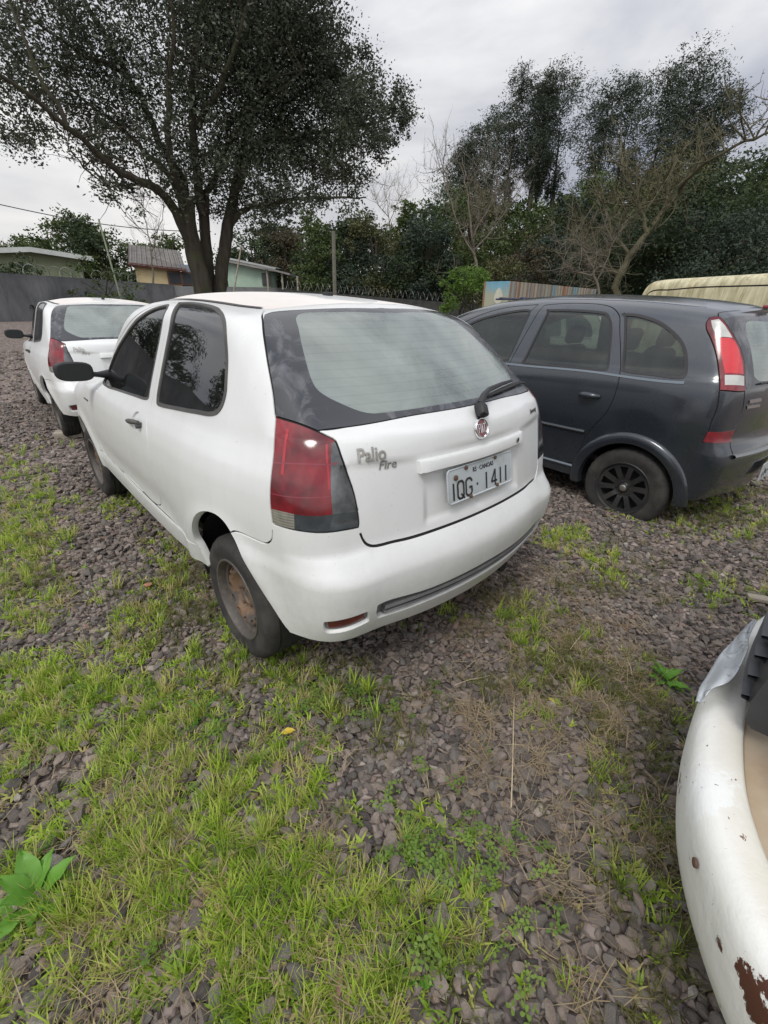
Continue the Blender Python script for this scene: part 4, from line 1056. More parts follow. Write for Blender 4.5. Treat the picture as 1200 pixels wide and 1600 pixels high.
TREES = [  # px, top, width, dist, material, shape, words
 (395, 345, 75, 43, F_DARK, 'round', 'dark green tree behind the mint house roof'),
 (443, 362, 62, 41, F_BROWN, 'round', 'brownish bushy tree right of the mint house'),
 (492, 333, 60, 33, F_MID, 'column', 'upright green tree behind the wooden post, left side'),
 (545, 322, 60, 34, F_DARK, 'round', 'deep green tree just right of the wooden post'),
 (590, 318, 62, 33, F_OLIVE, 'round', 'olive green tree below the big crown\'s right tip'),
 (628, 318, 52, 36, F_MID, 'column', 'mid green pointed tree left of the tall bare twigs'),
 (665, 325, 62, 32, F_BLUE, 'round', 'glossy dark tree behind the bright lime bush, left'),
 (700, 300, 70, 37, F_MID, 'round', 'mid green tree behind the grey bare tree'),
 (745, 292, 70, 40, F_OLIVE, 'round', 'olive tree at the foot of the leftmost pine'),
 (795, 305, 80, 36, F_MID, 'round', 'leafy green tree below the pines, behind the brown bush'),
 (850, 292, 80, 38, F_OLIVE, 'round', 'yellow-green tree below the tallest pine trunks'),
 (905, 288, 70, 33, F_BLUE, 'round', 'blackish glossy tree left of the leaning bare tree'),
 (955, 268, 90, 37, F_MID, 'round', 'mid green tree behind the bare leaning trunk'),
 (1015, 262, 90, 36, F_OLIVE, 'round', 'olive feathery tree right of the leaning trunk'),
 (1075, 250, 100, 36, F_OLIVE, 'round', 'broad olive tree behind the cream van\'s rear roof corner'),
 (1130, 262, 90, 31, F_DARK, 'round', 'dark tree above the cream van roof'),
 (1180, 240, 100, 34, F_MID, 'round', 'tall green tree at the right edge'),
 (1235, 235, 110, 31, F_DARK, 'round', 'dark green tree cut by the right edge'),
 (985, 330, 90, 27, F_DARK, 'round', 'low dark tree in front of the leaning trunk\'s foot'),
 (1070, 345, 110, 25, F_DARK, 'round', 'low black-green tree just over the cream van'),
 (1165, 330, 110, 24, F_BLUE, 'round', 'low glossy dark tree over the van\'s right end'),
 (870, 350, 70, 29, F_BLUE, 'round', 'low dark tree behind the painted container\'s far end'),
 (560, 385, 70, 33, F_BLUE, 'round', 'low glossy tree right behind the razor wire centre'),
 (640, 372, 80, 33, F_DARK, 'round', 'low deep green tree behind the razor wire, left of the lime bush'),
 (482, 395, 55, 39, F_DARK, 'round', 'low dark shrub-like tree between lean-to and post'),
 (815, 372, 60, 26, F_BROWN, 'round', 'dull brown bushy tree above the blue end of the container'),
 (110, 335, 62, 44, F_MID, 'round', 'tall green tree behind the pale green gable'),
 (150, 352, 70, 42, F_DARK, 'round', 'dark tree between the gable house and the yellow house'),
 (195, 368, 55, 45, F_MID, 'round', 'green tree rising behind the corrugated roof'),
 (40, 364, 52, 60, F_MID, 'round', 'distant pale green tree at the far left'),
 (5, 378, 40, 62, F_OLIVE, 'round', 'distant low tree cut by the left edge'),
 (262, 350, 40, 46, F_MID, 'round', 'green tree glimpsed left of the forked trunk'),
]
TREE_OBJS, TREE_H = [], []
for i, (px, top, w_, d, m_, sh_, words) in enumerate(TREES):
    n = int(11000*(w_/70)**1.3); TREE_H.append(float(at(px, top, d)[2]) + .3); TREE_OBJS.append(generic_tree('leafy_tree', words, px, top, w_, d, m_, 100+i, sh_, n=n, size=.0046*d*(1.05 if m_ is not F_OLIVE else .85), group=GW))
PINES = [(757, 205, 46, 52), (799, 128, 44, 55), (847, 120, 36, 52), (899, 112, 62, 54), (945, 134, 44, 50), (990, 128, 44, 54), (1042, 124, 58, 50), (1096, 98, 56, 52), (1140, 142, 44, 50), (775, 178, 40, 58), (1065, 150, 46, 58), (870, 140, 40, 60), (728, 240, 44, 52)]
pw = ['leftmost short pine of the tall row', 'second tall pine from the left, narrow crown', 'slim pine left of the widest crown', 'widest and fullest pine crown in the row', 'rounded pine right of the widest one', 'pine with a rounded dark head, middle right of the row', 'wispy broad pine left of the highest one', 'highest wispy pine near the right end', 'rightmost pine of the row with drooping tip', 'small pine half behind the second one', 'faint pine behind the wispy pair', 'thin pine filling the gap left of the widest', 'low pine standing off the row\'s left end']
for i, ((px, top, w_, d), words) in enumerate(zip(PINES, pw)):
    generic_tree('pine_tree', words, px, top, w_*1.15, d, F_PINE, 300+i, 'pine', n=13000, size=.20, group='tall pines against the sky')
generic_tree('bush', 'bright lime green bush against the dark wall', 735, 396, 50, 15.5, F_LIME, 401, n=8000, size=.075)
generic_tree('bush', 'dull olive bush standing right of the lime bush', 790, 402, 54, 24, F_OLIVE, 402, n=3200, size=.12)
generic_tree('bush', 'dark spiky shrub showing over the grey wall at far left', 25, 408, 52, 30.5, F_DARK, 403, n=2400, size=.14)
generic_tree('bush', 'leafy green shrub above the wall between the two houses', 140, 400, 66, 30.5, F_MID, 404, n=3000, size=.14)
for i, (x, y, s, src) in enumerate(((-30.5, 19.5, .95, 0), (-31, 11.5, .85, 5), (-28, 26.0, .8, 9))):
    c_ = copy_tree(TREE_OBJS[src]); c_.location = (x, y, -.2); s_ = s*9.0/TREE_H[src]; c_.scale = (s_*1.15, s_*1.15, s_); c_['label'] = ('tall dark tree left of the yard, mirrored low in the side windows', 'glossy tree left of the yard, nearest the camera side', 'green tree beyond the wall corner, left of the frame')[i]; c_['group'] = 'trees beside the yard'
# the far wood that closes every gap behind the single trees
r_ = np.random.RandomState(77); cl = []
for px in range(375, 1330, 17):
    d = 62 + r_.uniform(-3, 3); top = np.interp(px, [375, 480, 600, 700, 800, 950, 1100, 1330], [372, 352, 345, 330, 312, 292, 268, 255]) + r_.uniform(-8, 14); P = at(px, top, d)
    for z in np.arange(1.5, P[2], 2.4): cl.append(leaf_cloud((P[0], P[1], z), (1.7, 1.6, 1.5), 330, .42, r_, .55, sub=16))
o = fast_mesh('far_wood', np.concatenate(cl).reshape(-1, 3), np.arange(len(cl)*330*4).reshape(-1, 4), F_DARK); tag(o, kind='stuff')
# bare trees
def bare_tree(label, paths, dist, bark, seed, ntw, tl, r0, name='bare_tree', up=.5, depth=2):
    r_ = np.random.RandomState(seed); b0 = at(*paths[0][0][:2], dist); root = empty(name, (float(b0[0]), float(b0[1]), 0), 0, label, 'tree'); off = np.array([b0[0], b0[1], 0]); t = MB()
    for k, P in enumerate(paths):
        Q = limb(t, [at(p[0], p[1], dist + (p[2] if len(p) > 2 else 0)) - off for p in P], r0*(1 if k == 0 else .55), r0*.2, 6, .03, r_); twigs(t, Q, ntw, tl, r0*.20, r_, up, depth)
    t.build('trunk', bark, root); return root
bare_tree('leaning bare tree with a long limb reaching to the upper right', [[(962, 470), (965, 440), (985, 400), (1012, 365), (1040, 325), (1060, 300), (1080, 275, -1), (1110, 250, -1.5), (1150, 228, -2), (1210, 205, -3)], [(985, 400), (960, 370), (945, 330), (935, 300)], [(1012, 365), (1000, 320), (985, 290), (978, 262)], [(1040, 325), (1045, 285), (1060, 240)], [(975, 430), (940, 415), (915, 400), (890, 395)]], 23, BARKG, 11, 16, 1.5, .16)
bare_tree('pale grey bare tree with many upright branches, left of centre right', [[(745, 460), (742, 400), (735, 340), (728, 285), (722, 245)], [(742, 400), (715, 350), (700, 300), (692, 262)], [(740, 370), (765, 320), (778, 285)], [(742, 390), (780, 345), (800, 310)]], 28, BARKP, 12, 14, 1.7, .09, up=.9)
bare_tree('thin leafless sapling seen between the yellow roof and the trunk', [[(240, 450), (236, 395), (228, 350), (222, 318)], [(236, 395), (250, 350), (256, 325)]], 36, BARKP, 13, 14, 1.6, .07, up=.8)
bare_tree('small tangle of dry bare branches low beside the leaning trunk', [[(935, 470), (930, 430), (915, 395), (900, 375)], [(932, 440), (950, 400), (955, 370)], [(930, 430), (900, 425), (880, 410)]], 21, BARKP, 14, 16, 1.2, .06, up=.3)
bare_tree('fine twiggy treetop showing above the green trees, centre', [[(612, 400), (608, 350), (604, 310), (600, 296)], [(608, 350), (620, 320), (628, 300)], [(608, 340), (590, 318), (585, 305)]], 38, BARKP, 15, 14, 1.5, .06, up=.9)
# ================================================================ wheels
def wheel_tyre(mb, Ro, w, rr):
    prof = [(.012, rr - .004), (0, rr + .004), (-.002, rr + .02), (-.008, rr + .045), (-.006, Ro - .028), (.003, Ro - .014), (.012, Ro - .006), (.022, Ro - .001)]
    g = []
    for gx in (.30, .5, .70):
        g += [(w*gx - .006, Ro), (w*gx - .004, Ro - .007), (w*gx + .004, Ro - .007), (w*gx + .006, Ro)]
    prof += g + [(w - .022, Ro - .001), (w - .010, Ro - .008), (w, Ro - .03), (w - .005, rr + .02), (w - .015, rr)]
    n0 = mb.n
    mb.lathe(prof, 0, 72)
    # shoulder tread blocks: push every third slice of the shoulder in
    V = mb.V[-1]; k = len(prof)
    for i in range(72):
        if i % 2 == 0:
            for j in (5, 6, 7): V[i*k + j] *= [1, .982, .982]
            V[i*k + 7] += [0, 0, 0]
def flatten_bottom(o, zmin, spread=.03):
    for v in o.data.vertices:
        if v.co.z < zmin:
            d = zmin - v.co.z; v.co.z = zmin + d*.08; v.co.x += (-1 if v.co.x < .08 else 1)*d*.5
def disc_face(outline_holes, rmax, prof, seg=64, dr=.012):
    """planar (y, z) disc with holes lifted to x = prof(r)"""
    pts = [(0, 0)]
    r = dr
    while r < rmax - 1e-4:
        k = max(8, int(2*np.pi*r/dr)); pts += [(r*math.cos(a), r*math.sin(a)) for a in np.arange(k)*2*np.pi/k + r*37]; r += dr
    rim = [(rmax*math.cos(a), rmax*math.sin(a)) for a in np.arange(seg)*2*np.pi/seg]
    pts = np.array([p for p in pts if not any(inside(grow(np.array(h), .004), np.array([p]))[0] for h in outline_holes)])
    uv, tri = cdt(pts, [(rim, True)] + [(h, True) for h in outline_holes])
    cen = uv[tri].mean(1); keep = np.hypot(cen[:, 0], cen[:, 1]) < rmax
    for h in outline_holes: keep &= ~inside(np.array(h), cen)
    tri = tri[keep]; rr = np.hypot(uv[:, 0], uv[:, 1])
    V = np.stack([prof(rr), uv[:, 0], uv[:, 1]], 1)
    A = V[tri]; n = np.cross(A[:, 1]-A[:, 0], A[:, 2]-A[:, 0])[:, 0]; tri[n > 0] = tri[n > 0][:, ::-1]
    # thickness round the holes
    F = [tuple(t) for t in tri]; ec = set()
    for t in F:
        for i in range(3): ec.add((t[i], t[(i+1) % 3]))
    V2 = V + [.014, 0, 0]; n0 = len(V); G = list(F)
    for a, b in ec:
        if (b, a) not in ec: G.append((b, a, a+n0, b+n0))
    return np.vstack([V, V2]), G
def ell(cx, cy, ra, rb, ang, n=18):
    t = np.arange(n)*2*np.pi/n; x = ra*np.cos(t); y = rb*np.sin(t)
    return np.stack([cx + x*math.cos(ang) - y*math.sin(ang), cy + x*math.sin(ang) + y*math.cos(ang)], 1)
def make_steel_wheel(parent, Ro=.272, w=.165, rr=.175, link=True):
    t = MB(); wheel_tyre(t, Ro, w, rr)
    ty = t.build('tyre', TYRE, parent); flatten_bottom(ty, -Ro + .012)
    b = MB(); b.lathe([(.016, rr-.002), (.0, rr+.003), (-.004, rr+.001), (-.003, rr-.006), (.006, rr-.012), (.030, rr-.016), (.034, rr-.026), (.060, rr-.032), (.10, rr-.034)], 0, 64)
    holes = [ell(.116*math.cos(a), .116*math.sin(a), .018, .0115, a + math.pi/2) for a in np.arange(12)*2*np.pi/12]
    prof = pchip([0, .030, .034, .05, .062, .085, .105, .122, .136, .145, .2], [.052, .052, .044, .046, .060, .050, .030, .026, .040, .066, .066])
    V, F = disc_face([ell(0, 0, .028, .028, 0)] + holes, .146, prof); b.add(V, F)
    b.lathe([(.05, .001), (.05, .028), (.08, .028)], 0, 20)
    for a in np.arange(4)*np.pi/2 + .5: b.lathe([(.034, .0005), (.034, .008), (.06, .009)], 0, 6, (0, .049*math.cos(a), .049*math.sin(a)))
    b.build('rim', RIM, parent)
    h = MB(); h.lathe([(.085, .001), (.085, .15), (.16, .15)], 0, 32); h.build('brake_drum', GAP, parent)
def make_alloy_wheel(parent, Ro=.30, w=.185, rr=.196):
    t = MB(); wheel_tyre(t, Ro, w, rr)
    ty = t.build('tyre', TYRE, parent); flatten_bottom(ty, -Ro + .05)
    b = MB(); b.lathe([(.016, rr-.002), (0, rr+.003), (-.003, rr), (-.001, rr-.007), (.008, rr-.013), (.05, rr-.02), (.12, rr-.03)], 0, 64)
    holes = []
    for i in range(10):
        a = i*2*math.pi/10 + .17; h = []
        for rr2, half in ((.072, .06), (.105, .145), (.145, .185), (.166, .175)):
            h.append((rr2, half))
        L_ = [(r*math.cos(a-hh), r*math.sin(a-hh)) for r, hh in h]; R_ = [(r*math.cos(a+hh), r*math.sin(a+hh)) for r, hh in h][::-1]
        holes.append(resample(L_ + R_, .008, True, False))
    prof = pchip([0, .03, .035, .06, .08, .14, .175, .2], [.022, .022, .034, .036, .028, .016, .012, .012])
    V, F = disc_face(holes, rr - .013, prof, dr=.010); b.add(V, F)
    for a in np.arange(5)*2*np.pi/5: b.lathe([(.02, .0005), (.02, .008), (.05, .009)], 0, 6, (0, .05*math.cos(a), .05*math.sin(a)))
    b.build('rim', ALLOY, parent)
    c = MB(); c.lathe([(.014, .0005), (.014, .018), (.018, .024), (.04, .026)], 0, 24); c.build('hub_cap', SILVER, parent)
    h = MB(); h.lathe([(.075, .001), (.075, .17), (.17, .17)], 0, 32); h.build('brake_disc', GAP, parent)

WHEEL_CACHE = {}
def fit_wheel(holder, key, maker):
    if key not in WHEEL_CACHE:
        maker(holder); WHEEL_CACHE[key] = children(holder)
    else:
        for p in WHEEL_CACHE[key]:
            q = p.copy(); COL.objects.link(q); q.parent = holder
def liner(mb, yw, zw, r, x0, x1):
    k = 26; A = np.linspace(R(-12), R(192), k)
    for sd in (-1, 1):
        V = []
        for x in (x0, x1):
            V += [(x*sd, yw + r*math.cos(a), zw + r*math.sin(a)) for a in A]
        F = [(i, i+1, k+i+1, k+i) for i in range(k-1)]; F.append(tuple(range(k)))
        mb.add(V, F)

def seat(mb, x, y, z0, w=.46, hr=True):
    rot = Matrix.Rotation(R(-16), 3, 'X')
    mb.box((x, y + .22, z0 + .08), (w, .48, .16), bev=.05)
    mb.box((x, y - .06, z0 + .38), (w, .13, .56), bev=.05, rot=Matrix.Rotation(R(14), 3, 'X'))
    if hr: mb.box((x, y - .15, z0 + .75), (.26, .09, .17), bev=.04, rot=Matrix.Rotation(R(14), 3, 'X'))

def mirrorx(pts): return [(-x, y, z) for x, y, z in pts]

# ================================================================ the three-door hatchback
def T3(sh, x, y): return (x, y, float(sh.T(y)) - sh.crown*x*x)
def make_hatch(name, paint, roofpaint, label, cat='car', group=None, full=True, lettering=True):
    sh = palio_shell(); shell_table(sh); uv = lambda P: sh.to_uv(np.array(P, float))
    def crv(P, closed=False, d=.012): return resample(uv(P), d, closed)
    lamp = [(.662, .406, 1.058), (.653, .378, 1.053), (.63, .325, 1.044), (.6, .271, 1.026), (.585, .248, 1.015), (.570, .226, 1.003), (.568, .199, .959), (.559, .181, .902), (.55, .166, .851), (.546, .154, .799), (.545, .146, .749),
            (.547, .144, .730), (.585, .154, .731), (.636, .17, .733), (.679, .194, .736), (.714, .23, .740), (.740, .281, .742), (.751, .327, .742), (.748, .336, .794), (.742, .342, .84), (.728, .351, .888), (.709, .365, .933), (.688, .382, .994), (.670, .398, 1.039)]
    clear = [(.582, .227, .997), (.600, .209, .949), (.617, .192, .871), (.626, .176, .790), (.55, .152, .784), (.53, .15, .80), (.55, .16, .86), (.565, .19, .95), (.565, .215, 1.0)]
    stp = [(.760, .34, .792), (.747, .328, .792), (.735, .282, .795), (.717, .247, .793), (.685, .209, .790), (.644, .183, .789), (.626, .176, .790), (.55, .152, .784), (.53, .145, .784), (.53, .14, .71), (.62, .15, .71), (.72, .2, .72), (.775, .33, .72)]
    rev = [(.770, .34, .792), (.747, .328, .792), (.735, .282, .795), (.717, .247, .793), (.722, .244, .71), (.775, .33, .72)]
    glassB = [(0, .168, 1.045), (.15, .175, 1.045), (.281, .193, 1.043), (.474, .229, 1.034), (.596, .272, 1.029), (.638, .34, 1.046), (.661, .404, 1.058)]
    glassS = [(.636, .461, 1.129), (.608, .522, 1.2), (.573, .592, 1.273), (.538, .665, 1.33), (.512, .705, 1.357), (.48, .712, 1.368), (.30, .675, 1.375), (.15, .655, 1.378), (0, .650, 1.379)]
    inner = [(0, .614, 1.356), (.15, .625, 1.356), (.28, .643, 1.356), (.37, .661, 1.352), (.397, .657, 1.346), (.415, .644, 1.337), (.429, .624, 1.326), (.442, .593, 1.306), (.475, .525, 1.253), (.505, .455, 1.195), (.521, .408, 1.156), (.524, .376, 1.132),
             (.510, .349, 1.112), (.471, .296, 1.085), (.436, .262, 1.067), (.407, .244, 1.060), (.344, .227, 1.059), (.147, .199, 1.060), (0, .193, 1.060)]
    tg_low = [(0, .062, .652), (.188, .067, .651), (.364, .091, .650), (.439, .108, .653), (.48, .118, .653), (.506, .125, .656), (.524, .132, .666), (.534, .136, .68), (.54, .139, .697), (.547, .143, .724)]
    tg_lamp = lamp[11:3:-1] + [(.6, .271, 1.026), (.63, .325, 1.044), (.664, .408, 1.058)]
    tg_up = [(.643, .452, 1.129), (.615, .515, 1.2), (.582, .585, 1.273), (.548, .655, 1.33), (.520, .715, 1.366), (.495, .745, 1.382), (.455, .745, 1.392), (.30, .72, 1.399), (.15, .707, 1.403), (0, .70, 1.405)]
    tail = tg_low + tg_lamp[1:] + tg_up
    qwin = [(.561, 1.345, 1.378), (.547, 1.246, 1.381), (.544, 1.081, 1.373), (.556, .96, 1.36), (.586, .848, 1.336), (.617, .775, 1.301), (.654, .717, 1.214), (.675, .696, 1.146), (.692, .685, 1.091), (.708, .696, 1.047), (.718, .723, 1.021), (.725, .766, 1.007), (.734, .887, .996), (.741, 1.076, .98), (.745, 1.30, .966), (.742, 1.318, .972), (.735, 1.325, .997), (.699, 1.318, 1.107), (.664, 1.303, 1.213), (.63, 1.29, 1.308), (.59, 1.315, 1.362)]
    dwin = [(.582, 1.42, 1.375), (.591, 1.548, 1.366), (.606, 1.702, 1.339), (.615, 1.875, 1.295), (.624, 2.045, 1.231), (.637, 2.243, 1.143), (.655, 2.41, 1.035), (.672, 2.475, .975), (.690, 2.49, .942), (.71, 2.43, .925), (.733, 2.28, .922), (.737, 2.019, .934), (.741, 1.711, .950), (.741, 1.458, .966), (.738, 1.435, .978), (.72, 1.430, 1.037), (.677, 1.408, 1.17), (.64, 1.388, 1.287), (.605, 1.385, 1.357)]
    arch = [(.797, .90, .36), (.803, .915, .424), (.81, .925, .465), (.818, .905, .527), (.823, .838, .61), (.815, .762, .655), (.806, .662, .675), (.80, .603, .663), (.797, .562, .637), (.793, .507, .588), (.786, .465, .538), (.773, .411, .472), (.758, .36, .407), (.741, .325, .345), (.731, .309, .318)]
    archp = arch + [(.70, .30, .20), (.70, .88, .20)]
    fa = side_curve(sh, [(3.062 + .335*math.cos(a), .29 + .335*math.sin(a)) for a in np.linspace(R(-12), R(192), 34)])
    bot = [(0, .058, .295), (.25, .072, .297), (.5, .107, .303), (.61, .16, .308), (.68, .21, .312), (.727, .30, .319), (.76, .45, .33), (.775, .8, .335), (.775, .95, .338), (.775, 1.6, .34), (.77, 2.72, .34), (.75, 3.4, .285), (.68, 3.64, .265), (.4, 3.76, .25), (0, 3.8, .25)]
    botuv = resample(uv(bot), .03)
    cut = np.vstack([botuv, [[sh.umax, -.46], [0, -.46]]])
    qgap = [(.80, .56, .636), (.792, .543, .645), (.784, .508, .649), (.775, .46, .649), (.767, .412, .650), (.76, .373, .654), (.757, .353, .666), (.754, .338, .685), (.753, .33, .72), (.751, .327, .742)]
    bump_top = qgap + [(.740, .281, .742), (.714, .23, .740), (.679, .194, .736), (.636, .17, .733), (.585, .154, .731), (.547, .144, .727)] + tg_low[::-1]
    bumper = np.vstack([crv(bump_top), [[0, -.46], [uv([(.6, .35, .2)])[0][0], -.46]], crv(arch[::-1])[:40]])
    bumper = np.vstack([crv(bump_top), [[0, -.46], [float(uv([(.75, .56, .3)])[0][0]), -.46]]])
    gril = [(0, .01, .452), (.08, .01, .450), (.31, .03, .446), (.50, .075, .460), (.524, .08, .455), (.520, .09, .40), (.505, .095, .382), (.41, .07, .374), (.2, .04, .376), (0, .03, .376)]
    refl = [(.684, .168, .418), (.678, .168, .424), (.56, .092, .443), (.553, .092, .438), (.543, .101, .388), (.55, .101, .384), (.665, .175, .366), (.676, .175, .372)]
    door_r = [(.571, 1.372, 1.382), (.645, 1.345, 1.289), (.69, 1.36, 1.137), (.732, 1.378, 1.008), (.756, 1.388, .942), (.783, 1.383, .89), (.803, 1.348, .831), (.813, 1.338, .755), (.812, 1.344, .617), (.80, 1.37, .50), (.80, 1.42, .455)]
    door = door_r + [(.80, 1.9, .452), (.79, 2.56, .455), (.795, 2.64, .50), (.80, 2.68, .70), (.785, 2.67, .86), (.70, 2.60, .93), (.68, 2.53, .99), (.655, 2.45, 1.056), (.637, 2.29, 1.156), (.622, 2.09, 1.245), (.612, 1.90, 1.312), (.60, 1.71, 1.357), (.585, 1.55, 1.382), (.575, 1.42, 1.392)]
    roof = [T3(sh, x, y) for x, y in ((0, .712), (.15, .72), (.30, .732), (.455, .765), (.478, .84), (.492, 1.0), (.50, 1.3), (.50, 1.7), (.485, 1.9), (.46, 1.98), (.3, 2.03), (0, 2.05))]
    ditch = [T3(sh, x, y) for x, y in ((.468, .79), (.484, .86), (.497, 1.0), (.507, 1.3), (.505, 1.6), (.49, 1.92))]
    shield = [T3(sh, x, y) for x, y in ((0, 2.10), (.3, 2.09), (.44, 2.04), (.48, 2.10), (.53, 2.4), (.57, 2.66), (.54, 2.74), (.3, 2.78), (0, 2.79))]
    hood = [T3(sh, x, y) for x, y in ((0, 2.92), (.3, 2.91), (.55, 2.86), (.60, 3.0), (.62, 3.4), (.56, 3.66), (.4, 3.72), (0, 3.74))]
    headl = [(.42, 3.75, .70), (.60, 3.66, .72), (.73, 3.45, .74), (.72, 3.50, .60), (.60, 3.72, .57), (.42, 3.8, .57)]
    fgr = [(0, 3.8, .69), (.38, 3.78, .69), (.36, 3.8, .58), (0, 3.82, .58)]
    fgr2 = [(0, 3.8, .46), (.5, 3.76, .45), (.46, 3.78, .33), (0, 3.8, .32)]
    hl = [(.652, .352, 1.025), (.676, .335, .97), (.700, .318, .90), (.716, .305, .83)]
    hr = [(.592, .238, .992), (.604, .222, .95), (.612, .208, .91), (.618, .198, .865)]
    tl = uv(tail); tl[:, 0] = np.maximum(tl[:, 0], 0)
    dish = [(.80, 1.53 + .062*math.cos(a), .862 + .05*math.sin(a)) for a in np.arange(20)*2*np.pi/20]
    sillg = resample(uv([(.80, .93, .436), (.80, 1.4, .438), (.80, 2.2, .440), (.79, 2.70, .442)]), .03)
    reg = [('cut', cut), ('bumper', bumper),
           ('tail', crv(tail, True)), ('roof', crv(roof, True)), ('ditch', strip(crv(ditch), .016)),
           ('band', crv(glassB + glassS, True)), ('clear', crv(inner, True)),
           ('tgap', strip(resample(uv(tail[1:-1]), .012), .0075)), ('tgap', strip(resample(uv([(0, .70, 1.405)] + tail[-2:-3:-1]), .012), .0075)),
           ('tgap', strip(resample(uv(tg_low[::1]), .012), .0075)),
           ('tgap', strip(crv(glassB[:5]), .0035)),
           ('door', crv(door, True)), ('dgap', strip(crv(door + [door[0]]), .006)),
           ('dish', crv(dish, True)),
           ('seal', crv(qwin, True)), ('qglass', grow(crv(qwin, True), -.016)),
           ('dseal', crv(dwin, True)), ('dglass', grow(crv(dwin, True), -.013)),
           ('sgap', strip(sillg, .006)), ('bgap', strip(crv(qgap), .0055)),
           ('lamp', crv(lamp, True)), ('lclear', crv(clear, True)), ('lstrip', crv(stp, True)), ('lrev', crv(rev, True)),
           ('lhi', strip(crv(hl[:3]), .008)), ('lhj', strip(crv(hr), .005)),
           ('lhk', strip(crv([(.571, .215, .935), (.60, .212, .937), (.66, .255, .94), (.72, .36, .93)]), .0035)), ('lhk', strip(crv([(.62, .185, .845), (.68, .22, .845), (.745, .345, .84)]), .003)),
           ('lgap', strip(crv(lamp + [lamp[0]]), .006)),
           ('gril', crv(gril, True)), ('rrec', crv(refl, True)), ('rred', grow(crv(refl, True), -.011)),
           ('shield', crv(shield, True)), ('hgap', strip(crv(hood[1:-1]), .006)), ('headl', crv(headl, True)), ('fgr', crv(fgr, True)), ('fgr', crv(fgr2, True)),
           ('cut', crv(archp, True)), ('cut', resample(uv(fa), .012, True, False)), ('cut2', cut)]
    # lamp pieces only inside the lamp
    sk = Skin(sh, reg)
    lampuv = crv(lamp, True); cen = sk.uv[sk.tri].mean(1); inl = inside(lampuv, cen)
    for l in ('lclear', 'lstrip', 'lrev', 'lhi', 'lhj', 'lhk'): sk.lab[(sk.lab == l) & ~inl] = 'body'
    bpoly = [p for l, p in reg if l == 'bumper'][0]
    sk.lab[(sk.lab == 'body') & inside(bpoly, cen)] = 'bumper'
    sk.lab[sk.lab == 'cut2'] = 'cut'
    car = empty(name, label=label, cat=cat, group=group)
    sk.panel('body', ['body', 'roof'], [paint, roofpaint], car, matmap={'body': 0, 'roof': 1}, skirt=.03)
    sk.panel('seam', ['dgap', 'sgap', 'bgap', 'lgap', 'hgap', 'ditch', 'tgap'], [GAP, TRIM], car, off=-.006, offmap={'ditch': .004}, matmap={'dgap': 0, 'sgap': 0, 'bgap': 0, 'lgap': 0, 'hgap': 0, 'tgap': 0, 'ditch': 1}, skirt=0)
    bp = sk.panel('rear_bumper', 'bumper', paint, car, off=.002, skirt=.03)
    sk.panel('bumper_grille', 'gril', GREYP, bp, off=-.020, skirt=0)
    g = MB()
    for z, hgt in ((.425, .012), (.402, .010)):
        xs = np.linspace(-.49, .49, 34); V = []
        for x in xs:
            p, n = sk.at_rear(float(x), z)
            V += [p + [0, -.001, hgt/2], p + [0, -.001, -hgt/2], p + [0, .025, -hgt/2], p + [0, .025, hgt/2]]
        g.add(V, [(4*i+j, 4*i+(j+1) % 4, 4*i+4+(j+1) % 4, 4*i+4+j) for i in range(33) for j in range(4)])
    g.build('grille_slat', GREYP, bp, smooth=False)
    for sd in (-1, 1):
        sk.panel('reflector_recess', 'rrec', GREYP, bp, (sd,), off=-.014, skirt=0)
        sk.panel('reflector', 'rred', lens('dark_red_reflector', (.16, .02, .02), .25), bp, (sd,), off=-.010, skirt=.004)
    tg = sk.panel('tailgate', 'tail', paint, car, skirt=.02)
    sk.panel('rear_window_border', 'band', BAND, tg, off=.001, skirt=.004)
    sk.panel('rear_window', 'clear', GLASS_REAR, tg, off=.001, skirt=0)
    for sd in (-1, 1):
        dr = sk.panel('door', 'door', paint, car, (sd,), skirt=.02)
        sk.panel('window_frame', 'dseal', TRIM, dr, (sd,), off=.001, skirt=.012)
        sk.panel('door_window', 'dglass', GLASS_DARK, dr, (sd,), off=-.006, skirt=0)
        sk.panel('handle_recess', 'dish', paint, dr, (sd,), off=-.010, skirt=0)
        h = MB(); P = []
        for i, y in enumerate(np.linspace(1.43, 1.63, 9)):
            p, n = sk.at_side(y, .858 - .012*(y - 1.53)/.1, sd); P.append(p + n*(.012 + .020*math.sin(math.pi*min(1, (i+.6)/7))))
        h.tube(P, [.008, .011, .012, .012, .012, .012, .012, .011, .008], 10)
        p, n = sk.at_side(1.445, .858, sd); h.lathe([(-.024, .0005), (-.024, .013), (.02, .014)], 0, 16, (p[0], p[1], p[2]) if sd < 0 else (p[0] + .03, p[1], p[2]))
        h.build('door_handle', TRIM, dr)
        # mirror housing
        mm = MB(); k1, k2 = 14, 26; V = []
        for i in range(k1+1):
            th = -math.pi/2 + math.pi*i/k1
            for j in range(k2):
                ph = 2*math.pi*j/k2
                se = lambda v, e: math.copysign(abs(v)**e, v)
                cx = se(math.cos(th), .55)*se(math.cos(ph), .62); cz = se(math.cos(th), .55)*se(math.sin(ph), .62); cy = math.sin(th)
                yy = cy*.075 if cy > 0 else cy*.012
                V.append((sd*(.850 + cx*.096 + yy*.25), 2.42 + yy + cx*.012, 1.006 + cz*.056 + cx*.004))
        F = [(i*k2+j, i*k2+(j+1) % k2, (i+1)*k2+(j+1) % k2, (i+1)*k2+j) for i in range(k1) for j in range(k2)]
        mm.add(V, F if sd > 0 else [f[::-1] for f in F]); mm.tube([(sd*.775, 2.44, .985), (sd*.73, 2.44, .978), (sd*.66, 2.46, .972)], [.015, .016, .030], 10)
        mo = mm.build('side_mirror', BLACK, car)
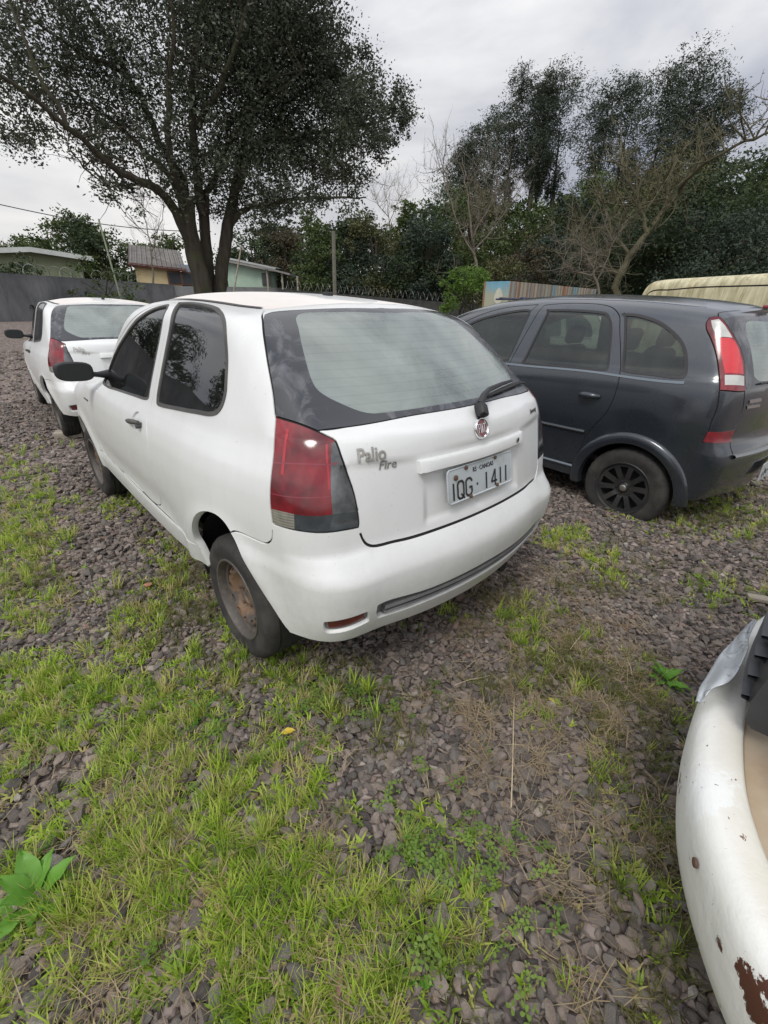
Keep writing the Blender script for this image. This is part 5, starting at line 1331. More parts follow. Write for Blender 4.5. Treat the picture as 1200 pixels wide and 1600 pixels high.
        mg = MB(); V = [(sd*(.850), 2.4055, 1.006)]
        for j in range(k2):
            ph = 2*math.pi*j/k2; cx = se(math.cos(ph), .62)*.085; cz = se(math.sin(ph), .62)*.047
            V.append((sd*(.850 + cx), 2.4055 + cx*.14, 1.006 + cz))
        mg.add(V, [(0, 1+j, 1+(j+1) % k2) for j in range(k2)]); mg.build('mirror_glass', mat('mirror_glass', (.05, .06, .062), .08, .6), mo, smooth=False)
        sk.panel('window_seal', 'seal', TRIM, car, (sd,), off=.003, skirt=.012)
        sk.panel('quarter_window', 'qglass', GLASS_SIDE, car, (sd,), off=-.004, skirt=0)
        lp = sk.panel('tail_lamp', ['lamp', 'lclear', 'lstrip', 'lrev', 'lhk'], [LENS_RED, LENS_CLEAR, LENS_STRIP, LENS_SMOKY, LENS_RED_LN], car, (sd,), off=.003, matmap={'lamp': 0, 'lclear': 1, 'lstrip': 2, 'lrev': 3, 'lhk': 4}, skirt=.012)
        sk.panel('lamp_ridge', 'lhi', LENS_RED_HI, lp, (sd,), off=.0035, skirt=0); sk.panel('lamp_ridge', 'lhj', LENS_RED_HI, lp, (sd,), off=.0035, skirt=0)
        if not lettering: pass
        sk.panel('headlamp', 'headl', LENS_WHITE, car, (sd,), off=.001, skirt=.01)
    sk.panel('front_grille', 'fgr', BLACK, car, off=-.008, skirt=0)
    sk.panel('windscreen', 'shield', GLASS_SIDE, car, off=0, skirt=0)
    sk.panel('cabin_lining', ['body', 'roof', 'door', 'tail', 'bumper', 'band', 'dish', 'lamp', 'lclear', 'lstrip', 'lrev', 'lhi', 'lhj', 'lhk', 'dgap', 'tgap', 'ditch', 'seal', 'dseal'], LINING, car, off=-.032, skirt=0, flip=True)
    it = MB()
    for x in (-.36, .36): seat(it, x, 1.72, .40, .48)
    it.box((0, .98, .52), (1.2, .5, .2), bev=.05); it.box((0, .74, .78), (1.22, .14, .50), bev=.05, rot=Matrix.Rotation(R(16), 3, 'X'))
    it.build('seats', LININGL, car)
    it = MB(); it.box((0, 2.62, .80), (1.32, .34, .28), bev=.08); it.box((0, 1.9, .34), (1.3, 2.6, .04)); it.box((0, .50, .93), (1.05, .38, .02)); it.box((0, 3.2, .5), (1.1, .5, .3))
    it.build('dashboard', LINING, car)
    it = MB(); a = np.linspace(0, 2*np.pi, 25); it.tube([(-.36 + .185*math.cos(t), 2.34 - .08*math.sin(t), .93 + .165*math.sin(t)) for t in a], .014, 8)
    it.box((-.36, 2.35, .93), (.14, .05, .10), bev=.02, rot=Matrix.Rotation(R(25), 3, 'X')); it.tube([(-.5, 2.35, .93), (-.22, 2.35, .93)], .012, 6)
    it.build('steering_wheel', BLACK, car)
    it = MB(); it.box((0, 2.0, .28), (.98, 3.2, .12)); liner(it, .69, .29, .345, .40, .752); liner(it, 3.062, .29, .36, .40, .755)
    it.tube([(-.62, .69, .29), (.62, .69, .29)], .035, 8); it.box((0, .33, .42), (1.05, .20, .16), bev=.03); it.tube([(.30, .10, .26), (.30, .8, .28)], .028, 10)
    it.build('underbody', GAP, car, smooth=False)
    # tailgate fittings
    b = MB(); xs = np.linspace(-.312, .312, 26); V = []
    for x in xs:
        p, n = sk.at_rear(float(x), .912); q, n2 = sk.at_rear(float(x), .868); e = .022*min(1, (.316 - abs(x))/.012 + .35)
        V += [p + [0, .006, 0], p + [0, -e*.8, -.002], p + [0, -e, -.008], q + [0, -e*1.15, .004], q + [0, -e*.9, 0], q + [0, .02, 0]]
    F = [(6*i+j, 6*i+j+1, 6*i+6+j+1, 6*i+6+j) for i in range(25) for j in range(5)] + [(5, 4, 3, 2, 1, 0), tuple(150+j for j in range(6))]
    b.add(V, F); p, n = sk.at_rear(.245, .89); hb = b.build('handle_bar', paint, tg)
    b = MB(); b.add([(p[0] + .011*math.cos(a), p[1] - .0235 + .12*.011*math.cos(a), p[2] + .011*math.sin(a)) for a in np.arange(16)*np.pi/8], [tuple(range(16))[::-1]]); b.add([(p[0] + .0035*math.cos(a), p[1] - .0242, p[2] + .008*math.sin(a)) for a in np.arange(10)*np.pi/5], [tuple(range(10))[::-1]], 1)
    b.build('lock', [SILVER, GAP], tg, smooth=False)
    em = MB(); p, n = sk.at_rear(0, .975); cn = Vector(n); rotm = cn.to_track_quat('Z', 'Y').to_matrix()
    prof = [(0, .0295), (.006, .031), (.010, .034), (.010, .036), (.004, .0395), (-.004, .040)]
    e2 = MB(); e2.lathe(prof, 2, 40); e2.lathe([(.0035, .0005), (.0035, .0295)], 2, 40, m=1)
    V = np.concatenate(e2.V)
    if lettering:
        hh, ww = .0165, .0034                             # the four tall letters of the badge as raised strokes
        def lt_(P): 
            S_ = strip(np.array(P, float), ww); n_ = len(P); e2.add([(x_, y_, .0065) for x_, y_ in S_], [(i_, i_+1, 2*n_-2-i_, 2*n_-1-i_) for i_ in range(n_-1)], 2)
        for P_ in ([(-.0195, -hh), (-.0195, hh)], [(-.0195, hh-.0017), (-.0110, hh-.0017)], [(-.0195, .001), (-.0125, .001)], [(-.0070, -hh), (-.0070, hh)],
                   [(-.0028, -hh), (.0018, hh)], [(.0064, -hh), (.0018, hh)], [(-.001, -.006), (.0046, -.006)], [(.0145, -hh), (.0145, hh)], [(.0085, hh-.0017), (.0205, hh-.0017)]): lt_(P_)
    V = np.concatenate(e2.V); up = Vector((0, 0, 1)); xa = Vector((1, 0, 0)); ya = cn.cross(xa)*-1
    xa = Vector((1, 0, 0)); ya = (cn.cross(xa)).normalized(); ya = ya if ya.z > 0 else -ya
    W = [np.array(p) + v[0]*np.array(xa) + v[1]*np.array(ya) + v[2]*np.array(cn) for v in V]
    mesh_obj('emblem', W, e2.F, [CHROME, mat('emblem_red', (.19, .03, .045), .3, coat=.5), CHROME], tg, True, e2.M).data.set_sharp_from_angle(angle=R(35))
    def rearmap(x0, z0, tilt=0):
        def f(x, y, d):
            xx = x0 + x*math.cos(tilt) - y*math.sin(tilt); zz = z0 + y*math.cos(tilt) + x*math.sin(tilt)
            q, nn = sk.at_rear(xx, zz); return q + nn*(d + .0005)
        return f
    lt = MB(); extrude_text(lt, 'Palio', .060, rearmap(-.478, .953), .0035, 0, .12, .0006, .84); lt.build('badge', SILVER, tg, smooth=False)
    if lettering:
        lt = MB(); extrude_text(lt, 'Fire', .042, rearmap(-.426, .915), .003, 0, .22, .0, 1.0); lt.build('badge', SILVER, tg, smooth=False)
        lt = MB(); extrude_text(lt, 'Economy', .023, rearmap(.47, .968), .003, 0, .3, .0002, 1.0); lt.build('badge', mat('dark_badge', (.10, .10, .10), .4, .5), tg, smooth=False)
    else:
        lt = MB(); extrude_text(lt, 'ELX', .036, rearmap(-.425, .915), .004, 0, .3, .0008, 1.1); lt.build('badge', SILVER, tg, smooth=False)
    # number plate, screwed on under the bar and leaning a little
    pl = MB(); c0 = np.array([0, .073, .794]); tz = np.array([0, .165, .986]); nz = np.array([0, -.986, .165])
    def pm(x, y, d): return c0 + np.array([x, 0, 0]) + tz*y + nz*d
    def rrect(w, h, r, k=5):
        o = []
        for cx, cy, a0 in ((w/2-r, h/2-r, 0), (-w/2+r, h/2-r, 90), (-w/2+r, -h/2+r, 180), (w/2-r, -h/2+r, 270)):
            o += [(cx + r*math.cos(R(a0 + 90*i/k)), cy + r*math.sin(R(a0 + 90*i/k))) for i in range(k+1)]
        return o
    a_ = rrect(.40, .13, .016); b_ = rrect(.394, .124, .013); c_ = rrect(.386, .116, .010); k = len(a_)
    V = [pm(x, y, -.002) for x, y in a_] + [pm(x, y, .002) for x, y in a_] + [pm(x, y, .0035) for x, y in b_] + [pm(x, y, .0012) for x, y in c_]
    F = [(l*k+i, l*k+(i+1) % k, (l+1)*k+(i+1) % k, (l+1)*k+i) for l in range(3) for i in range(k)] + [tuple(range(3*k, 4*k))]
    pl.add(V, F)
    if lettering:
        # letters drawn as strokes like the stamped plate
        def stroke(P, w=.0085):
            P = resample(P, .006, False, False) if len(P) > 2 else np.array(P, float); S_ = strip(P, w); n = len(P)
            Vt = [pm(x, y, .0028) for x, y in S_]; pl.add(Vt, [(i, i+1, 2*n-2-i, 2*n-1-i) for i in range(n-1)], 1)
        H = .064; y0 = -.052
        def ch(c, x0, w=.034):
            x1 = x0 + w; yt = y0 + H; q = .009
            if c == 'I' or c == '1': stroke([(x0 + w/2, y0), (x0 + w/2, yt)], .0088)
            if c in 'QG0':
                loop = [(x0+q, y0), (x0, y0+q), (x0, yt-q), (x0+q, yt), (x1-q, yt), (x1, yt-q), (x1, y0+q), (x1-q, y0)]
            if c == 'Q': stroke(loop + [(x0+q*.8, y0)]); stroke([(x1-.015, y0+.017), (x1+.004, y0-.004)], .008)
            if c == 'G': stroke([(x1, yt-q*1.6), (x1, yt-q), (x1-q, yt), (x0+q, yt), (x0, yt-q), (x0, y0+q), (x0+q, y0), (x1-q, y0), (x1, y0+q), (x1, y0+H*.46), (x0+w*.55, y0+H*.46)])
            if c == '4': stroke([(x1-.010, y0), (x1-.010, yt)]); stroke([(x1-.010, yt), (x0, y0+H*.30)]); stroke([(x0-.002, y0+H*.28), (x1+.002, y0+H*.28)], .008)
        for c, x0 in (('I', -.186), ('Q', -.146), ('G', -.098), ('1', .010), ('4', .060), ('1', .103), ('1', .140)): ch(c, x0)
        stroke([(-.030, y0+H*.42), (-.030, y0+H*.42+.009)], .009)
        extrude_text(pl, 'RS · CANOAS', .024, lambda x, y, d: pm(x + .01, y + .037, .0015 + d), .001, 1, 0, .0004, .9)
    plo = pl.build('number_plate', [PLATE, INK], tg, smooth=False)
    for x, y, r_ in ((-.155, .030, .011), (-.095, .055, .009), (.085, .057, .008), (-.075, -.058, .009), (.095, -.054, .008)):
        bt = MB(); c1 = pm(x, y, .004); bt.lathe([(-.001, r_), (.004, r_*.8), (.006, .0005)], 2, 8)
        V = bt.V[-1]; bt.V[-1] = np.array([c1 + np.array([1, 0, 0])*v[0] + tz*v[1] + nz*v[2] for v in V])
        bt.build('plate_bolt', RUSTBOLT, tg, smooth=False)
    w = MB(); p, n = sk.at_rear(.015, 1.012); w.box(tuple(p + n*.022 + [0, 0, .005]), (.046, .042, .052), bev=.012, rot=Matrix.Rotation(R(25), 3, 'Y') @ Matrix.Rotation(R(-35), 3, 'X'))
    P = [sk.at_rear(x, z)[0] + sk.at_rear(x, z)[1]*h for x, z, h in ((.02, 1.028, .036), (.06, 1.045, .042), (.14, 1.062, .034), (.28, 1.072, .026), (.40, 1.074, .022))]
    w.tube(P, [.014, .013, .010, .008, .006], 6)
    P = [sk.at_rear(x, z)[0] + sk.at_rear(x, z)[1]*.012 for x, z in ((.14, 1.056), (.28, 1.062), (.40, 1.064), (.48, 1.063), (.56, 1.056))]
    w.tube(P, [.006, .009, .010, .008, .005], 6); w.build('wiper', BLACK, tg)
    an = MB(); p = T3(sh, .0, 1.02); an.box((p[0], p[1], p[2] + .006), (.03, .05, .018), bev=.006); an.tube([(p[0], p[1] + .01, p[2] + .01), (p[0], p[1] - .002, p[2] + .03)], [.008, .005], 8); an.build('aerial_base', BLACK, car)
    if full:
        fb = MB(); P = [sk.at_side(y, .80, -1) for y in (2.74, 2.70, 2.66, 2.62)]; fb.tube([p + n*.002 for p, n in P], .005, 6); fb.build('badge', mat('dark_badge', (.10, .10, .10), .4, .5), car)
    for sd in (-1, 1):
        for yw in (.679, 3.052):
            wh = bpy.data.objects.new('wheel', None); COL.objects.link(wh); wh.parent = car; wh.location = (sd*.767, yw, .268)
            fit_wheel(wh, 'steel', make_steel_wheel)
            if sd > 0: wh.rotation_euler = (0, 0, math.pi)
    return car, sk
def make_mpv():
    """five-door compact people carrier"""
    sh = meriva_shell(); shell_table(sh); uv = lambda P: sh.to_uv(np.array(P, float))
    def crv(P, closed=False, d=.012): return resample(uv(P), d, closed)
    car = empty('people_carrier', label='dark blue-grey people carrier with black alloy wheels and a flat rear tyre', cat='car')
    sc = lambda yz: side_curve(sh, yz)
    rdwin = sc([(1.60, 1.475), (1.38, 1.478), (1.156, 1.468), (1.085, 1.455), (1.045, 1.42), (1.01, 1.368), (.955, 1.20), (.925, 1.09), (.93, 1.075), (.96, 1.070), (1.3, 1.064), (1.64, 1.058), (1.655, 1.068), (1.645, 1.10), (1.60, 1.35), (1.585, 1.45)])
    fdwin = sc([(2.50, 1.265), (2.355, 1.345), (2.25, 1.390), (2.12, 1.425), (1.96, 1.455), (1.80, 1.474), (1.745, 1.470), (1.733, 1.44), (1.745, 1.35), (1.765, 1.20), (1.79, 1.075), (1.82, 1.060), (2.1, 1.055), (2.5, 1.05), (2.72, 1.06), (2.74, 1.08), (2.62, 1.20)])
    qwin = sc([(.985, 1.452), (.93, 1.455), (.853, 1.449), (.705, 1.41), (.563, 1.329), (.49, 1.256), (.445, 1.166), (.426, 1.10), (.436, 1.078), (.48, 1.070), (.633, 1.074), (.80, 1.078), (.83, 1.085), (.842, 1.12), (.90, 1.30), (.955, 1.43)])
    rdoor_r = sc([(1.60, 1.512), (1.384, 1.522), (1.146, 1.510), (1.05, 1.482), (.985, 1.43), (.955, 1.36), (.892, 1.22), (.835, 1.075), (.820, .946), (.848, .80), (.925, .67), (.975, .56), (.985, .45), (1.02, .37), (1.1, .345)])
    rdoor = rdoor_r + sc([(1.5, .34), (1.75, .345), (1.765, .5), (1.765, 1.06), (1.72, 1.25), (1.66, 1.46), (1.64, 1.505)])
    fdoor = sc([(1.70, 1.512), (1.735, 1.46), (1.765, 1.25), (1.79, 1.06), (1.785, .5), (1.79, .345), (2.7, .345), (2.82, .40), (2.86, .60), (2.87, .95), (2.80, 1.08), (2.64, 1.22), (2.45, 1.34), (2.22, 1.435), (2.0, 1.485)])
    lamp = [(.601, .431, 1.443), (.585, .388, 1.449), (.594, .33, 1.398), (.588, .271, 1.326), (.573, .218, 1.247), (.563, .187, 1.181), (.565, .161, 1.107), (.573, .134, 1.021), (.64, .155, 1.02), (.739, .225, 1.028), (.714, .256, 1.107), (.699, .282, 1.165), (.675, .333, 1.258), (.657, .38, 1.323), (.641, .42, 1.373), (.625, .435, 1.41)]
    lc1 = [(.614, .415, 1.425), (.597, .380, 1.433), (.603, .279, 1.328), (.649, .348, 1.330), (.632, .393, 1.385)]
    lc2 = [(.695, .236, 1.115), (.575, .166, 1.108), (.581, .147, 1.053), (.715, .215, 1.059)]
    redm = [(.640, .34, 1.318), (.602, .275, 1.315), (.585, .215, 1.22), (.580, .170, 1.12), (.690, .24, 1.125), (.672, .29, 1.22)]
    pan = [(.739, .225, 1.028), (.573, .134, 1.021), (.555, .119, .921), (.563, .118, .84), (.578, .119, .775), (.757, .21, .775), (.757, .209, .849), (.750, .205, .913)]
    refl = [(.758, .211, .772), (.578, .119, .772), (.597, .114, .700), (.765, .221, .706)]
    tail = [(0, .035, .59), (.3, .05, .59), (.58, .07, .60), (.600, .085, .64), (.597, .114, .698), (.578, .119, .775), (.563, .118, .84), (.555, .119, .921), (.573, .134, 1.021), (.565, .161, 1.107), (.563, .187, 1.181), (.573, .218, 1.247), (.588, .271, 1.326), (.594, .33, 1.398), (.585, .388, 1.449), (.56, .40, 1.475), (.3, .33, 1.49), (0, .31, 1.495)]
    glassr = [(0, .085, 1.028), (.306, .095, 1.028), (.55, .135, 1.028), (.560, .165, 1.11), (.557, .19, 1.19), (.568, .225, 1.26), (.582, .29, 1.35), (.575, .36, 1.43), (.5, .32, 1.452), (.3, .285, 1.455), (0, .27, 1.455)]
    clearr = [(0, .10, 1.07), (.40, .12, 1.07), (.46, .14, 1.10), (.47, .19, 1.25), (.46, .26, 1.38), (.42, .28, 1.41), (0, .25, 1.42)]
    def circ(yw, r, zc=.268, a0=-14, a1=194): return [(yw + r*math.cos(a), zc + r*math.sin(a)) for a in np.linspace(R(a0), R(a1), 36)]
    ra = side_curve(sh, circ(.626, .338)); fa = side_curve(sh, circ(3.256, .338))
    bot = [(0, .06, .30), (.4, .09, .30), (.62, .16, .31), (.74, .30, .30), (.79, .9, .27), (.80, 1.6, .27), (.79, 2.9, .27), (.76, 3.6, .26), (.6, 3.9, .25), (0, 4.0, .25)]
    cut = np.vstack([resample(uv(bot), .03), [[sh.umax, -.46], [0, -.46]]])
    roofsh = [T3(sh, x, y) for x, y in ((0, 2.48), (.4, 2.45), (.50, 2.40), (.56, 2.65), (.62, 3.1), (.60, 3.26), (.3, 3.30), (0, 3.32))]
    hood = [T3(sh, x, y) for x, y in ((0, 3.42), (.4, 3.40), (.62, 3.32), (.66, 3.6), (.60, 3.9), (0, 4.0))]
    step_ = [(0, .0, .615), (.3, .02, .61), (.59, .08, .60)]
    reg = [('cut', cut), ('tail', crv(tail, True)), ('band', crv(glassr, True)), ('clear', crv(clearr, True)),
           ('rdoor', crv(rdoor, True)), ('fdoor', crv(fdoor, True)), ('gap', strip(crv(rdoor + [rdoor[0]]), .0065)), ('gap', strip(crv(fdoor + [fdoor[0]]), .0065)),
           ('gap', strip(crv(tail[1:-1]), .007)), ('gap', strip(crv([lamp[8], lamp[9]] + pan[:-4:-1][::-1][::-1] + [(.757, .21, .775), (.765, .221, .700)]), .006)),
           ('seal', crv(rdwin, True)), ('glass', grow(crv(rdwin, True), -.016)), ('seal2', crv(fdwin, True)), ('glass2', grow(crv(fdwin, True), -.016)), ('seal3', crv(qwin, True)), ('glass3', grow(crv(qwin, True), -.017)),
           ('lamp', crv(lamp, True)), ('lw', crv(lc1, True)), ('lr', crv(redm, True)), ('lw', crv(lc2, True)), ('gap', strip(crv(lamp + [lamp[0]]), .0055)),
           ('refl', crv(refl, True)), ('rail', strip(crv([(x, y, z) for x, y, z in sc([(.42, 1.052), (.9, 1.054), (1.7, 1.046), (2.75, 1.043)])]), .014)),
           ('gap', strip(crv([T3(sh, x, y) for x, y in ((.50, .50), (.515, .8), (.52, 1.2), (.52, 1.8), (.50, 2.3))]), .010)),
           ('shield', crv(roofsh, True)), ('gap', strip(crv(hood[1:-1]), .006)),
           ('cut', resample(uv(ra), .012, True, False)), ('cut', resample(uv(fa), .012, True, False)), ('cut2', cut)]
    sk = Skin(sh, reg); sk.lab[sk.lab == 'cut2'] = 'cut'
    sk.panel('body', 'body', PAINT_B, car, skirt=.03)
    sk.panel('seam', ['gap'], GAP, car, off=-.006, skirt=0)
    for sd in (-1, 1):
        rd = sk.panel('door', 'rdoor', PAINT_B, car, (sd,), skirt=.02); fd = sk.panel('door', 'fdoor', PAINT_B, car, (sd,), skirt=.02)
        sk.panel('window_frame', 'seal', BLACK, rd, (sd,), off=.001, skirt=.012); sk.panel('door_window', 'glass', GLASS_MER, rd, (sd,), off=-.005, skirt=0)
        sk.panel('window_frame', 'seal2', BLACK, fd, (sd,), off=.001, skirt=.012); sk.panel('door_window', 'glass2', GLASS_MER, fd, (sd,), off=-.005, skirt=0)
        sk.panel('window_seal', 'seal3', BLACK, car, (sd,), off=.003, skirt=.012); sk.panel('quarter_window', 'glass3', GLASS_MER, car, (sd,), off=-.004, skirt=0)
        sk.panel('waist_moulding', 'rail', mat('grey_blue_sheen_strip', (.16, .19, .22), .3, .4, .5), car, (sd,), off=.006, skirt=.008)
        sk.panel('tail_lamp', ['lamp', 'lr', 'lw'], [LENS_RED, LENS_MRED, LENS_WHITE], car, (sd,), off=.003, matmap={'lamp': 0, 'lr': 1, 'lw': 2}, skirt=.012)
        sk.panel('reflector', 'refl', lens('red_reflector', (.28, .02, .03), .2), car, (sd,), off=.003, skirt=.008)
        for dr, y0 in ((rd, 1.0), (fd, 1.92)):
            h = MB(); P = []
            for i, y in enumerate(np.linspace(y0 - .075, y0 + .075, 9)):
                p, n = sk.at_side(y, .895, sd); P.append(p + n*(.002 + .030*math.sin(math.pi*i/8)**.6))
            h.tube(P, [.014, .021, .024, .025, .025, .025, .024, .021, .014], 12)
            h.build('door_handle', PAINT_B, dr)
            m = MB(); P = [sk.at_side(y, .625, sd) for y in np.linspace(y0 - .02 if dr is rd else y0-.08, y0 + .70, 14)]
            m.tube([p + n*.002 for p, n in P], .014, 6); m.build('side_moulding', PAINT_B, dr)
        s = MB(); P = [sk.at_side(y, .335, sd) for y in np.linspace(1.0, 2.86, 20)]; s.tube([p + n*.002 for p, n in P], .012, 6); s.build('sill_trim', mat('grey_blue_sheen_strip', (.16, .19, .22), .3), car)
        # wheel-arch lips
        for yw in (.626, 3.256):
            f = MB(); V = []; A = np.linspace(R(-8), R(186), 40)
            for a in A:
                for r, o in ((.418, -.004), (.412, .012), (.395, .022), (.362, .026), (.340, .020), (.332, -.02)):
                    p, n = sk.at_side(yw + r*math.cos(a), max(.20, .268 + r*math.sin(a)), sd); V.append([p[0] + sd*o, p[1], p[2]])
            F = [(6*i+j, 6*i+6+j, 6*i+6+j+1, 6*i+j+1) for i in range(39) for j in range(5)]
            f.add(V, F if sd > 0 else [q[::-1] for q in F]); f.build('arch_lip', PAINT_B, car)
        mm = MB(); mm.box((sd*.90, 2.55, 1.12), (.20, .10, .14), bev=.04); mm.tube([(sd*.82, 2.57, 1.08), (sd*.70, 2.6, 1.07)], .03, 8); mm.build('side_mirror', BLACK, car)
    tg = sk.panel('tailgate', 'tail', PAINT_B, car, skirt=.02)
    sk.panel('rear_window_border', 'band', BAND, tg, off=.001, skirt=.004); sk.panel('rear_window', 'clear', GLASS_REAR, tg, off=.001, skirt=0)
    sk.panel('windscreen', 'shield', GLASS_MER, car, skirt=0)
    sk.panel('cabin_lining', ['body', 'rdoor', 'fdoor', 'tail', 'band', 'gap', 'seal', 'seal2', 'seal3', 'rail', 'lamp', 'lr', 'lw', 'refl'], LINING, car, off=-.035, skirt=0, flip=True)
    # spoiler with high brake lamp
    sp = MB(); V = []; xs = np.linspace(-.54, .54, 28)
    for x in xs:
        e = 1 - .45*(abs(x)/.54)**3; y0 = .33 + .25*x*x
        V += [(x, y0 + .20, 1.512 - .12*x*x), (x, y0 - .01, 1.505 - .14*x*x), (x, y0 - .055*e, 1.492 - .14*x*x), (x, y0 - .05*e, 1.474 - .14*x*x), (x, y0 + .02, 1.462 - .14*x*x)]
    sp.add(V, [(5*i+j, 5*i+5+j, 5*i+5+j+1, 5*i+j+1) for i in range(27) for j in range(4)] + [(0, 1, 2, 3, 4), tuple(135+j for j in (4, 3, 2, 1, 0))]); sp.build('spoiler', PAINT_B, tg)
    bl = MB(); bl.box((0, .27, 1.508), (.22, .05, .022), bev=.007); bl.build('brake_lamp', lens('red_reflector', (.28, .02, .03), .2), tg)
    # bumper step and plate
    b = MB(); V = []; xs = np.linspace(-.60, .60, 30)
    for x in xs:
        p, n = sk.at_rear(float(x), .60); V += [p + [0, .05, .022], p + [0, -.012, .020], p + [0, -.020, .008], p + [0, -.012, -.010], p + [0, .03, -.012]]
    b.add(V, [(5*i+j, 5*i+5+j, 5*i+5+j+1, 5*i+j+1) for i in range(29) for j in range(4)]); b.build('bumper_step', mat('scuffed_bumper_step', (.17, .18, .19), .4, .1, .3), car)
    pl = MB(); pl.box((0, -.030, .44), (.40, .006, .13), bev=.002)
    r_ = np.random.RandomState(2)
    for i in range(7):                                    # figures too worn to read
        x = -.15 + i*.05
        for _ in range(3): pl.box((x + r_.uniform(-.012, .012), -.034, .43 + r_.uniform(-.02, .02)), (.006, .002, r_.uniform(.02, .05)), 1, rot=Matrix.Rotation(r_.choice([0, .5, -.5, 1.5]), 3, 'Y'))
    pl.build('number_plate', [PLATE, INK], car, smooth=False)
    def rearmap(x0, z0):
        def f(x, z, d):
            q, nn = sk.at_rear(x0 + x, z0 + z); return q + nn*(d + .0005)
        return f
    for z0, sh_ in ((.950, 0), (.915, -.012)):            # two small chrome badges, unreadable
        bd = MB(); f = rearmap(-.43, z0); V = []; xs = np.linspace(-.075 + sh_, .07, 24)
        for i, x in enumerate(xs): h_ = .010 + .003*math.sin(i*2.3); V += [f(x, h_, 0), f(x, h_, .004), f(x + .006, -h_, .004), f(x + .006, -h_, 0)]
        bd.add(V, [(4*i+j, 4*i+j+1, 4*i+5+j, 4*i+4+j) for i in range(23) for j in range(3)]); bd.build('badge', CHROME, tg, smooth=False)
    w = MB(); P = [sk.at_rear(x, z)[0] + sk.at_rear(x, z)[1]*h for x, z, h in ((0, 1.03, .03), (-.1, 1.045, .03), (-.28, 1.055, .02), (-.42, 1.052, .014))]; w.tube(P, [.018, .012, .009, .006], 6); w.build('wiper', BLACK, tg)
    it = MB()
    for x in (-.36, .36): seat(it, x, 2.0, .50, .50)
    for x in (-.36, .36): seat(it, x, 1.15, .52, .50)
    it.build('seats', LININGL, car)
    it = MB(); it.box((0, 3.0, .92), (1.32, .34, .28), bev=.08); it.box((0, 2.0, .40), (1.35, 3.2, .04)); it.box((0, .55, .86), (1.15, .6, .02)); it.build('dashboard', LINING, car)
    it = MB(); it.box((0, 2.45, 1.33), (.24, .03, .075), bev=.015); it.tube([(0, 2.46, 1.35), (0, 2.50, 1.45)], .008, 6); it.build('inner_mirror', BLACK, car)
    it = MB(); it.box((0, 2.0, .27), (1.0, 3.4, .12)); liner(it, .626, .28, .36, .40, .765); liner(it, 3.256, .28, .36, .40, .765); it.tube([(-.62, .626, .27), (.62, .626, .27)], .035, 8); it.box((0, .3, .40), (1.1, .3, .2), bev=.03); it.build('underbody', GAP, car, smooth=False)
    for sd in (-1, 1):
        for yw in (.626, 3.256):
            wh = bpy.data.objects.new('wheel', None); COL.objects.link(wh); wh.parent = car; wh.location = (sd*.802, yw, .262)
            fit_wheel(wh, 'alloy', make_alloy_wheel)
            if sd > 0: wh.rotation_euler = (0, 0, math.pi)
    return car
# ================================================================ vehicles in the yard
hatch, hatch_skin = make_hatch('hatchback', PAINT_W, ROOF_DUST, 'white three-door hatchback with rusty steel wheels parked nearest the camera', 'car')
hatch.location = (.419, 1.556, 0); hatch.rotation_euler = (0, 0, R(42.75))
far = copy_tree(hatch); far.location = (-2.619, 4.94, .0); far.rotation_euler = (0, 0, R(40.4)); far['label'] = 'clean white hatchback by the grey wall with wood wedged under its tyre'
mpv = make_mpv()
mpv.location = (2.79, 3.159, -.098); mpv.rotation_euler = (0, 0, R(39.53))
# a hatch of the same kind, cream, with a roof rack, behind the people carrier
def repaint(root, table):
    for o in [root] + [c for c in bpy.data.objects if c.parent is root or (c.parent and c.parent.parent is root)]:
        if o.type == 'MESH':
            for i, s in enumerate(o.material_slots):
                m0 = s.material
                if m0 is not None and m0 in table: s.link = 'OBJECT'; s.material = table[m0]
CREAM = mat('dirty_cream_paint', rough=.55, fn=dusty((.50, .46, .38), (.30, .26, .20), 3))
c3 = copy_tree(mpv); p = at(868, 478, 9.3); c3.location = (float(p[0]) + 1.15, float(p[1]) - .6, -.10); c3.rotation_euler = (0, 0, R(52)); c3['label'] = 'dirty cream estate with a dark roof rack behind the blue-grey car'; c3['category'] = 'car'; c3.name = 'estate_car'
repaint(c3, {PAINT_B: CREAM})
rk = MB()
for x in (-.52, .52): rk.tube([(x, .6, 1.60), (x, 1.2, 1.645), (x, 2.3, 1.64)], .018, 6)
for y in (.8, 1.3, 1.8, 2.2): rk.box((0, y, 1.655), (1.10, .05, .035), bev=.01)
rk.build('roof_rack', mat('navy_roof_rack', (.02, .025, .06), .5), c3)
c4 = copy_tree(hatch); p = at(722, 489, 9.5); c4.location = (float(p[0]) - .1, float(p[1]), -.20); c4.rotation_euler = (0, 0, R(60)); c4['label'] = 'white car of which only a sliver shows between the two nearest cars'
